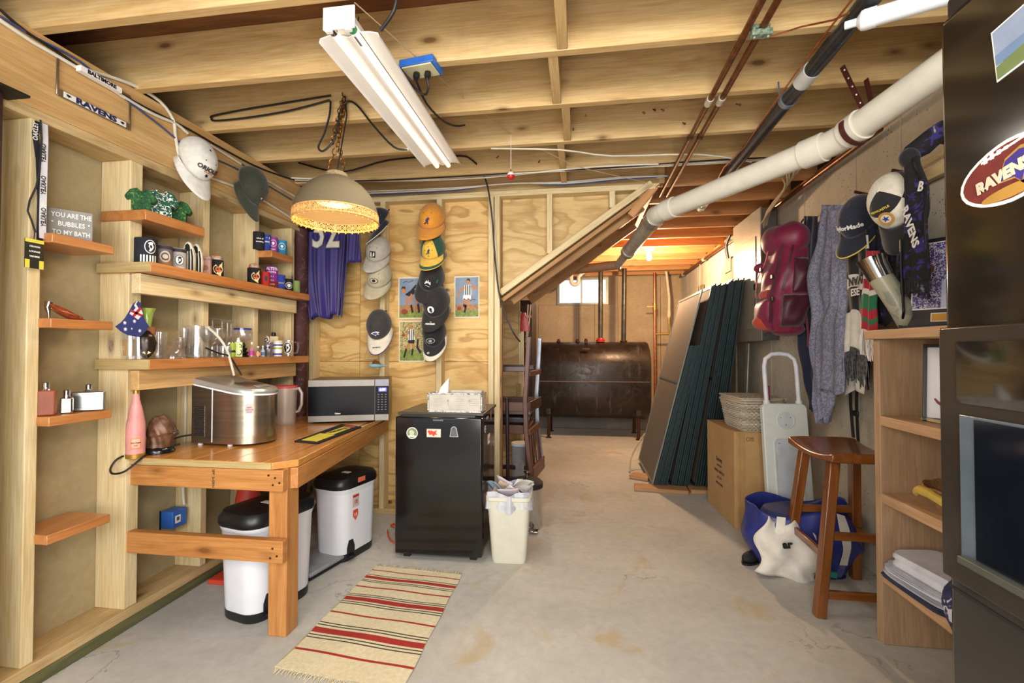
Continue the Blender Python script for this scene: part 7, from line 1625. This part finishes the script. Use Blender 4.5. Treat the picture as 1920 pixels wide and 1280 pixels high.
# horn
t = T('drinking_horn', 'pale drinking horn with a silver rim in a black stand on the shelf unit', 'horn', rot=Matrix.Translation((1.30, 2.13, 1.304)) @ Matrix.Diagonal((1.2, 1.2, 1.2, 1)))
hp = [Vector((-.045, .03, .225)), Vector((-.03, .02, .18)), Vector((-.005, .01, .13)), Vector((.015, .005, .085)), Vector((.025, 0, .045)), Vector((.024, 0, .012)), Vector((.016, 0, .002))]
HM = patterned('horn_shell', 'a8a48c', '8c9080', 8, .55, .3, '3a3a34')
part('shell', MB().tube(hp, [.037, .036, .036, .034, .029, .018, .006], 20), HM, t, False)
part('silver_rim', MB().tube([hp[0]+Vector((-.008, .006, .03)), hp[0], hp[0].lerp(hp[1], .95)], [.046, .040, .0375], 24, caps=False), CHROME, t, False)
part('stand', MB().tube([(.03, .02, 0), (.0, -.042, .06), (-.01, -.05, .20), (-.01, -.05, .30)], .004, 8).tube([(.0, -.045, .12), (.06, -.03, .13)], .004, 6), BLK, t, False)
part('stand_foot', MB().box((.01, 0, .002), (.08, .08, .004)), BLK, t, False)
# wicker bowl
WKB = mat('brown_wicker', '9a7448', .8, var=.3, sc=80, bmp=.5)
bp0 = az(1800, 948, .626); t = T('wicker_bowl', 'round brown wicker bowl with a yellow cane handle on the third shelf', 'bowl', rot=Matrix.Translation((1.355, 1.82, .626)) @ Matrix.Diagonal((1.12, 1.12, 1.6, 1)))
part('bowl', MB().lathe([(.001, 0), (.07, 0), (.105, .03), (.128, .068), (.122, .068), (.098, .034), (.066, .008), (.001, .008)], n=32, caps=False), WKB, t, False)
mb = MB()
for i in range(7): mb.tube([((.076+.0085*i)*math.cos(a), (.076+.0085*i)*math.sin(a), .008+.0095*i+.002*math.sin(a*12+i*math.pi)) for a in [2*math.pi*k/48 for k in range(48)]], .0045, 5, loop=True)
o = part('woven_rings', mb, WKB, t, False); o['kind'] = 'stuff'
part('cane_handle', MB().tube([(-.128, -.06, .05), (-.145, -.02, .062), (-.145, .02, .062), (-.128, .06, .05)], .010, 8), mat('yellow_cane', 'c8a84a', .4), t, False)
# linens
LN = [mat('white_linen', 'd4d6e2', .9, bmp=.1), mat('grey_linen', 'b4b8c4', .9, bmp=.1), mat('navy_edge_linen', '3a3e54', .9)]
t0 = None
def cloth(x, y, z, w_, d_, h, rz, m, label, k):
    t = T('folded_linen', label, 'linen', (x, y, z), rz=rz, group='folded white linens on the lowest shelf')
    def f(u, v):
        a = 2*math.pi*u; P = (w_/2)*(abs(math.cos(a))**.35)*math.copysign(1, math.cos(a)); Q = (d_/2)*(abs(math.sin(a))**.35)*math.copysign(1, math.sin(a))
        s = 1-.03*math.sin(v*math.pi*3+k); return (P*s+.003*math.sin(a*5+k), Q*s, h*v+.003*math.sin(a*3+k)*v)
    mb = MB().grid(f, 40, 6, wrap=True); mb.prism([f(i/40, 1)[:2] for i in range(40)], h-.001, h+.001); part('cloth', mb, m, t, False)
    part('fold_edge', MB().tube([(-w_/2+.01, -d_/2+.0, h*.8), (w_/2-.01, -d_/2, h*.8)], h*.22, 8), m, t, False); return t
z = .300
for i, (h, m_, l) in enumerate(((.014, LN[2], 'navy-edged folded cloth at the bottom of the linen pile'), (.016, LN[1], 'grey folded cloth second from the bottom of the linen pile'), (.014, LN[0], 'white folded cloth in the middle of the linen pile'), (.014, LN[1], 'grey folded cloth second from the top of the linen pile'), (.048, LN[0], 'thick white folded cloth topping the linen pile'))):
    cloth(1.34+.004*i, 1.965-(.01 if i == 4 else 0), z, .235-.004*i-(.02 if i == 4 else 0), .34-.006*i, h, R(4+2*(i % 3)), m_, l, i); z += h+.001
t = T('tote_bag', 'navy and white printed tote bag slumped at the front of the lowest shelf', 'bag', (1.265, 1.625, .36))
def tg(u, v): a = 2*math.pi*u; s = .5+.5*math.sin(min(1, v*1.2+.1)*math.pi*.8); return (.075*math.cos(a)*s-.03*(1-v)-.0, .16*math.sin(a)*s*(1+.08*math.sin(a*5+v*6)), -.06+.20*v+.01*math.sin(a*4))
part('bag_body', MB().grid(tg, 36, 14, wrap=True), patterned('navy_white_print', '23285c', 'c8cce0', 22, .56, .6), t, False, solid=.003)
part('handle', MB().tube([(0, -.05, .15), (-.01, -.05, .20), (-.01, .03, .21), (0, .05, .15)], .006, 6), BWH, t, False)
# ================================================================== BIG BLACK REFRIGERATOR
BF = mat('black_gloss_fridge', '16120f', .14, var=.2, sc=2, coat=.5); BFT = mat('fridge_trim', '3a332c', .25, .4); BFD = mat('dispenser_black', '0c1018', .1, coat=.3)
fx, fy = .690, .995
t = T('tall_refrigerator', 'tall black refrigerator with water dispenser and stickers at the right edge', 'refrigerator', (1.1, .5, 0))
part('cabinet', MB().mm((fx+.075, -.05, .02), (1.44, fy-.01, 1.85)), BF, t, bev=.01)
part('door', MB().mm((fx, .48, .05), (fx+.07, fy, 1.85)), BF, t, bev=.012)
part('door', MB().mm((fx, -.05, .05), (fx+.07, .472, 1.85)), BF, t, bev=.012)
part('hinge_cap', MB().mm((fx+.01, fy-.10, 1.85), (fx+.13, fy-.005, 1.89)), BLK, t, bev=.006)
part('kick_plate', MB().mm((fx+.09, -.03, 0), (fx+.12, fy-.03, .05)), BLK, t)
# dispenser : trim frame, glossy control window, recessed bay
dz1, dz0, zy0, zy1 = 1.26, .80, .52, fy-.004
part('dispenser_trim', MB().mm((fx-.012, zy0, 1.25), (fx-.001, zy1, 1.262)).mm((fx-.012, zy1-.04, .83), (fx-.001, zy1, 1.25)) if False else MB().mm((fx-.012, zy0, .80), (fx-.001, zy1, 1.262)), BFT, t, bev=.003)
part('control_window', MB().mm((fx-.015, zy0+.02, 1.125), (fx-.012, zy1-.045, 1.235)), mat('mirror_black_glass', '1a1512', .04, coat=.8), t)
part('recess_frame', MB().mm((fx-.016, zy0+.02, .845), (fx-.012, zy1-.05, 1.105)), mat('steel_blue_bezel', '6c7884', .25, .5), t, bev=.002)
part('recess_bay', MB().mm((fx-.018, zy0+.03, .86), (fx-.016, zy1-.085, 1.10)), BFD, t)
part('drip_tray', MB().mm((fx-.03, zy0+.03, .845), (fx-.016, zy1-.06, .858)), mat('tray_grey', '44463f', .4, .1), t, bev=.002)
part('button_panel', MB().mm((fx-.0165, .66, 1.135), (fx-.015, .80, 1.185)), mat('panel_outline', '84807a', .3), t)
part('button_panel_inner', MB().mm((fx-.0175, .664, 1.139), (fx-.0165, .796, 1.181)), BFD, t)
for y in (.775, .75, .725): part('button', MB().tube([(fx-.021, y, 1.153), (fx-.0175, y, 1.153)], .008, 16), WHT, t)
part('indicator', MB().box((fx-.018, .775, 1.172), (.001, .012, .003)), mat('indicator_glow', 'b8b8ff', .4, emit=(.6, .6, 1), es=2), t)
part('lower_seam', MB().mm((fx-.001, -.05, .775), (fx+.0005, fy-.002, .781)), BLK, t)
FRm = lambda y, z: frame(Vector((fx-.0006, y, z)), (0, -1, 0), (0, 0, 1))
SKYB = mat('postcard_sky', '8c9ab4', .5); SEA = mat('postcard_sea', '6c86a8', .5); HIL = mat('postcard_hills', '6c7c4c', .5)
q = T('postcard_magnet', 'landscape postcard magnet high on the tall black refrigerator', 'magnet', rot=FRm(.815, 1.715) @ Matrix.Rotation(R(6), 4, 'Z'))
mb = MB(); mb.prism(rect(-.06, -.045, .06, .045), 0, .001, None, 0); mb.prism(rect(-.057, -.005, .057, .042), .001, .0015, None, 1); mb.prism(rect(-.057, -.018, .057, .0), .001, .0018, None, 2); mb.prism([(-.057, -.042), (.057, -.042), (.057, -.008), (.0, -.016), (-.057, -.02)], .001, .002, None, 3)
part('card', mb, [WPR, SKYB, SEA, HIL], q, False)
q = T('football_sticker', 'oval football-shaped team sticker with a bird head on the tall refrigerator', 'sticker', rot=FRm(.850, 1.510) @ Matrix.Rotation(R(4), 4, 'Z'))
def oval(a, b_, n=28, c=(0, 0)):
    return [(c[0]+a*math.copysign(abs(math.cos(x))**1.15, math.cos(x)), c[1]+b_*math.sin(x)) for x in [2*math.pi*k/n for k in range(n)]]
LB_ = mat('leather_print', '6c2420', .5, var=.2, sc=30); PUP = mat('purple_print', '3c2f88', .5); GOP = mat('gold_print', 'b88a3c', .5)
mb = MB(); mb.prism(oval(.098, .052), 0, .001, None, 0); mb.prism(oval(.091, .046), .001, .0014, None, 1); mb.prism(oval(.055, .010, c=(0, -.034)), .001, .0018, None, 3)
HD = [(-.02, -.012), (-.005, .018), (.02, .026), (.045, .020), (.066, .008), (.07, .002), (.05, -.002), (.045, -.010), (.025, -.012), (.02, -.026), (.008, -.014)]
mb.prism([(x*1.12, y*1.2) for x, y in HD], .001, .0018, None, 3); mb.prism(HD, .001, .0022, None, 2); mb.prism([(.035, .014), (.062, .006), (.066, .003), (.040, .004)], .001, .0026, None, 0)
for k in range(6): mb.prism(rect(-.045+.013*k, .030+.002*k, -.038+.013*k, .042), .001, .002, None, 0)
mb.prism(stroke([(-.05, .034), (.03, .042)], .004), .001, .0019, None, 0)
part('face', mb, [WPR, LB_, PUP, GOP], q, False)
text('RAVENS', .026, Matrix.Translation((-.012, -.004, .003)) @ Matrix.Rotation(R(6), 4, 'Z'), mat('cream_lettering', 'd8ccb0', .5), q, world=False, bold=.06, sx=1.05)
# ================================================================== THINGS HANGING ON THE COAT RAIL
def drape(keys, X, fold=.02, nf=6, nu=40, nv=40, ph=0, tuck=.0):
    """keys: list of (py, pxl, pxr) read down the cloth"""
    def fn(u, v):
        k = v*(len(keys)-1); i = min(int(k), len(keys)-2); f = k-i; f = f*f*(3-2*f)
        a, b_ = keys[i], keys[i+1]; py = a[0]+(b_[0]-a[0])*(k-i); xl = a[1]+(b_[1]-a[1])*f; xr = a[2]+(b_[2]-a[2])*f
        p = ax(xl+(xr-xl)*u, py+6*math.sin(u*7+ph)*v, X); w_ = fold*(.35+.65*v)
        p.x += w_*math.sin(u*nf*2*math.pi+ph+2*math.sin(v*3+ph))+.5*w_*math.sin(u*nf*4.7+v*4+ph); p.x += tuck*abs(u-.5)
        return (p.x, p.y, p.z)
    return fn
# towels
NVT = clo('navy_terry', '1b2038'); GT2 = patterned('grey_purple_paisley', '6c6f84', '8d8fa0', 55, .5, .95, '5c5480')
t = T('navy_towel', 'navy blue towel hanging behind the grey-purple one on the coat rail', 'towel', (1.47, 3.2, 2.05))
part('cloth', MB().grid(drape([(405, 1508, 1532), (470, 1503, 1530), (560, 1490, 1528), (640, 1494, 1530), (700, 1505, 1535), (765, 1518, 1540)], 1.49, .015, 2), 24, 36), NVT, t, solid=.008)
part('hem', MB().tube([Vector(drape([(405, 1508, 1532), (470, 1503, 1530), (560, 1490, 1528), (640, 1494, 1530), (700, 1505, 1535), (765, 1518, 1540)], 1.49, .015, 2)(u/12, 1)) for u in range(13)], .005, 6), NVT, t)
t = T('patterned_towel', 'long grey-purple paisley bath towel hanging on the coat rail', 'towel', (1.42, 3.0, 2.05))
K1 = [(384, 1540, 1580), (440, 1533, 1582), (520, 1512, 1583), (590, 1522, 1585), (650, 1516, 1582), (700, 1522, 1580), (745, 1524, 1566), (788, 1535, 1556)]
part('cloth', MB().grid(drape(K1, 1.42, .020, 3, ph=1), 48, 60), GT2, t, solid=.008)
K2 = [(392, 1558, 1590), (470, 1562, 1588), (560, 1555, 1586), (620, 1530, 1584), (680, 1528, 1582), (735, 1528, 1580)]
part('front_fold', MB().grid(drape(K2, 1.385, .014, 2, ph=2.4), 36, 48), GT2, t, solid=.007)
# scarves
def scarf(name, label, keys, X, segs, mats, texts=(), fringe=None, nf=2, fold=.010, ph=0):
    t = T(name, label, 'scarf', tuple(ax((keys[0][1]+keys[0][2])/2, keys[0][0], X)))
    f = drape(keys, X, fold, nf, ph=ph)
    def mi(u, v):
        for a, m_ in reversed(segs):
            if v >= a: return m_
        return 0
    part('knit', MB().grid(f, 16, 60, mi), mats, t, solid=.007)
    for s_, sz, px, py, rot, m_, dx in texts:
        p = ax(px, py, X-.018-dx); text(s_, sz, FR(p) @ Matrix.Rotation(R(rot), 4, 'Z'), m_, t, bold=.03)
    if fringe:
        mb = MB(); rn = random.Random(len(label)); m_, L_ = fringe
        for i in range(46):
            u = (i+.5)/46; p = Vector(f(u, 1)); q = p+Vector((rn.uniform(-.012, .012), rn.uniform(-.010, .010), -L_*rn.uniform(.8, 1.05)))
            mb.tube([p, (p+q)/2+Vector((rn.uniform(-.008, .004), rn.uniform(-.004, .004), 0)), q], .0022, 4)
        o = part('fringe', mb, m_, t); o['kind'] = 'stuff'
    return t
SKW = clo('knit_cream', 'cfcac0'); SKB = clo('knit_black', '161618'); SKR = clo('knit_red', 'a01c2c'); SKG = clo('knit_green', '1f6a44'); SKP = clo('knit_purple', '3a2c78')
FRB_ = mat('black_white_fringe', '4c4c50', .9, var=.9, sc=60)
scarf('football_scarf', 'black and cream knitted scarf with black and white fringe, left strip', [(440, 1583, 1606), (520, 1580, 1606), (600, 1577, 1605), (660, 1576, 1602)], 1.40, [(0, 1), (.42, 0), (.6, 1), (.62, 0)], [SKW, SKB], fringe=(FRB_, .12), ph=1)
scarf('football_scarf', 'black and cream knitted scarf with pale letter panels and long fringe', [(430, 1590, 1628), (500, 1588, 1630), (580, 1588, 1626), (655, 1584, 1624)], 1.37, [(0, 1), (.05, 0), (.16, 1), (.40, 0), (.50, 1), (.68, 0)], [SKW, SKB],
      [('ES', .06, 1604, 462, 0, BT, .0), ('WAN', .055, 1606, 525, 180, BT, 0.), ('ESE', .05, 1603, 548, 0, WT, .004)], fringe=(FRB_, .17), ph=2)
scarf('striped_scarf', 'red, green and white knitted scarf hanging beside the black ones', [(470, 1626, 1648), (530, 1618, 1642), (580, 1612, 1640), (622, 1614, 1642)], 1.34, [(0, 2), (.15, 0), (.3, 2), (.42, 0), (.48, 1), (.66, 2), (.8, 1), (.86, 2)], [SKW, SKG, SKR], fringe=(SKW, .12), ph=3)
PSC = patterned('purple_black_team_knit', '141416', '33276c', 17, .56, .9, 'a8a850')
scarf('team_scarf', 'black and purple knitted team scarf hanging behind the drinking horn', [(400, 1640, 1688), (470, 1640, 1690), (540, 1638, 1690), (606, 1648, 1692)], 1.40, [(0, 0)], [PSC], [('RAVENS', .05, 1665, 438, -62, WT, 0.), ('RAVENS', .045, 1662, 520, -80, WT, .0)], nf=1.5)
scarf('team_scarf', 'black and purple knitted team scarf with tasselled end by the framed photograph', [(292, 1697, 1722), (360, 1696, 1745), (440, 1695, 1742), (520, 1692, 1742)], 1.30, [(0, 0)], [PSC], [('RAVENS', .05, 1706, 425, -70, WT, .004), ('B', .05, 1726, 350, -20, WT, .004)], fringe=(SKB, .07), nf=1.5, ph=2)
# the same scarf's upper loop over the end of the rail
t = T('knotted_scarf_end', 'black, purple and yellow scarf end knotted over the near end of the rail', 'scarf', tuple(ax(1725, 280, 1.36)))
part('knit', MB().tube([ax(1700, 300, 1.32), ax(1712, 285, 1.33), ax(1728, 275, 1.36), ax(1748, 258, 1.38), ax(1768, 243, 1.40), ax(1790, 240, 1.42)], [.030, .036, .040, .038, .036, .034], 14), PSC, t)
part('knot', MB().ell(ax(1705, 296, 1.31), (.036, .034, .040), 16, 10), SKB, t)
t = T('black_strap', 'pair of narrow black straps hanging below the scarves', 'strap', tuple(ax(1600, 760, 1.50)))
part('strap', ribbon([ax(1594, 700, 1.49), ax(1595, 760, 1.50), ax(1600, 820, 1.50)], .022, Vector((0, 1, 0)), .003), BLKM, t)
part('strap', ribbon([ax(1607, 700, 1.51), ax(1606, 760, 1.515), ax(1609, 828, 1.515)], .020, Vector((0, 1, 0)), .003), BLKM, t)
part('buckle', MB().box(ax(1604, 775, 1.50), (.012, .05, .03)), BLK, t, bev=.003)
t = T('white_cloth', 'plain white cloth hanging behind the fringed scarves', 'cloth', tuple(ax(1600, 690, 1.46)))
part('cloth', MB().grid(drape([(520, 1582, 1622), (600, 1580, 1622), (660, 1578, 1624), (735, 1576, 1618)], 1.46, .010, 2), 20, 20), BWH, t, solid=.004)
part('black_lining', MB().grid(drape([(640, 1600, 1632), (690, 1600, 1630), (728, 1606, 1628)], 1.50, .006, 2), 12, 10), SKB, t, solid=.004)
# caps
t1 = cap('dark navy cap with white lettering on its front panel, hanging on the coat rail', ax(1607, 402, 1.36), 1.0, CNV, CNV, 'R', 72, 4, 30, logo=[('t', 'TaylorMade', .031, .004, WT)], edge=YT)
cap('black cap with a small grey badge behind the navy lettered one', ax(1655, 398, 1.46), 1.0, CBK, CBK, 'R', 70, -20, 40, logo=[('p', badge(.013, 0, 1), [mat('silver_badge', 'b0b0b0', .4), BT])])
cap('second navy cap hanging below and behind the navy lettered one', ax(1640, 440, 1.44), 1.0, CNV, CNV, 'R', 80, 24, 20, logo=[('p', [(stroke([(-.02, 0), (.02, .004)], .005), 0)], [mat('gold_thread', 'b8863c', .7)])])
t1 = cap('black and white quartered cap with a gold star badge and yellow lettering', ax(1672, 372, 1.33), 1.12, COFF, CBK, 'R', 82, -12, 26, panel=CBK, panelfn=(lambda u, v: (1 if (.60 < u < .93) == (v > .42) else 0) if v < .97 else 1), logo=[('p', [(disc(.020, 20), 0, 1), (disc(.013, 18), 1, 2), (star(.011, 5, (0, 0), .42), 2, 3)], [mat('badge_gold', 'c08a3c', .6), COFF, mat('badge_blue', '2c4488', .6)]), ('t', 'NEWCASTLE', .013, .045, YT)])
# backpack
MA = clo('maroon_nylon', '7a1c3c'); MA2 = clo('dark_maroon_nylon', '451426'); MR = clo('red_webbing', 'b0241c'); MO = clo('orange_red_mesh', 'b8442c')
for m_ in (MA, MA2): m_.node_tree.nodes['Principled BSDF'].inputs['Roughness'].default_value = .45
t = T('backpack', 'maroon hiking backpack with red straps hanging beside the breaker panel', 'backpack', (1.40, 3.38, 1.30), rz=R(0))
def bpk(u, v):
    a = 2*math.pi*u; k = (abs(math.cos(a))**2.6+abs(math.sin(a))**2.6)**(-1/2.6)
    r = .78+.30*math.sin(v*math.pi*.95+.25)-.18*max(0, v-.85)*5*.3-.30*max(0, .12-v)*4
    lump = 1+.05*math.sin(a*3+v*9)+.035*math.sin(a*7-v*13)+.06*math.sin(v*22)*.4
    return (.125*k*math.cos(a)*r*lump-.01+.05*(v-.5), .165*k*math.sin(a)*r*lump, .04+.60*v)
part('main_bag', MB().grid(bpk, 60, 40, wrap=True).ell((.0, 0, .06), (.10, .14, .05), 16, 8), MA, t, False)
def lidf(u, v):
    a = 2*math.pi*u; ph_ = math.pi*v; r = math.sin(ph_)**.6; return (.145*r*math.cos(a)*(1+.04*math.sin(a*5))-.0, .175*r*math.sin(a)*(1+.05*math.sin(a*4+1)), .665-.105*math.cos(ph_)*(1+.1*math.sin(a*3)))
part('lid_pocket', MB().grid(lidf, 48, 16, wrap=True), MA, t, False)
def patch(u0, u1, v0, v1, off, nu=14, nv=14):
    def f(u, v):
        p = Vector(bpk(u0+(u1-u0)*u, v0+(v1-v0)*v)); n_ = Vector((p.x, p.y, 0)).normalized(); b_ = math.sin(u*math.pi)**.5*math.sin(v*math.pi)**.5; return p+n_*(off*b_+.002)
    return MB().grid(f, nu, nv)
part('side_pocket', patch(.66, .86, .05, .40, .045), MA2, t, False, solid=.003)
part('front_pocket', patch(.36, .60, .02, .36, .05), MA, t, False, solid=.003)
part('mesh_pocket', patch(.40, .56, .02, .22, .062), MO, t, False, solid=.003)
part('dark_panel', patch(.72, .90, .42, .80, .012), MA2, t, False, solid=.003)
part('orange_panel', patch(.46, .56, .38, .47, .02), MO, t, False, solid=.003)
def bstrap(u0, v0, u1, v1, w_, off=.012, m_=MR, nm='strap'):
    R_ = []
    for i in range(11):
        u = u0+(u1-u0)*i/10; v = v0+(v1-v0)*i/10; p = Vector(bpk(u, v)); n_ = Vector((p.x, p.y, 0)).normalized(); q = n_.cross(Vector((0, 0, 1))); p = p+n_*off
        R_.append([p-q*w_/2, p+q*w_/2, p+q*w_/2+n_*.004, p-q*w_/2+n_*.004])
    part(nm, MB().rings(R_), m_, t, False)
bstrap(.50, .98, .47, .40, .022, .03); bstrap(.63, .95, .60, .1, .014, .03, MA2); bstrap(.70, .95, .66, .45, .012, .02, MA2); bstrap(.40, .9, .42, .05, .016, .03, MA2)
for u, v in ((.49, .72), (.60, .6), (.62, .35)): p = Vector(bpk(u, v)); n_ = Vector((p.x, p.y, 0)).normalized(); part('buckle', MB().box(p+n_*.04, (.012, .03, .028)), BLK, t, False, bev=.003)
part('hip_wing', MB().ell((-.12, .12, .50), (.05, .05, .035), 14, 8), MA, t, False)
part('haul_loop', MB().tube([(.06, -.02, .74), (.10, -.02, .80), (.14, .02, .78), (.10, .03, .74)], .006, 6), MA2, t, False)
part('dangling_strap', ribbon([Vector((.05, -.15, .16)), Vector((.06, -.16, .02)), Vector((.06, -.15, -.06))], .02, Vector((0, 1, 0)), .003), MA, t, False)
flush_texts()
split_loose({'strap_hole', 'screw', 'collar', 'strap_clip'})
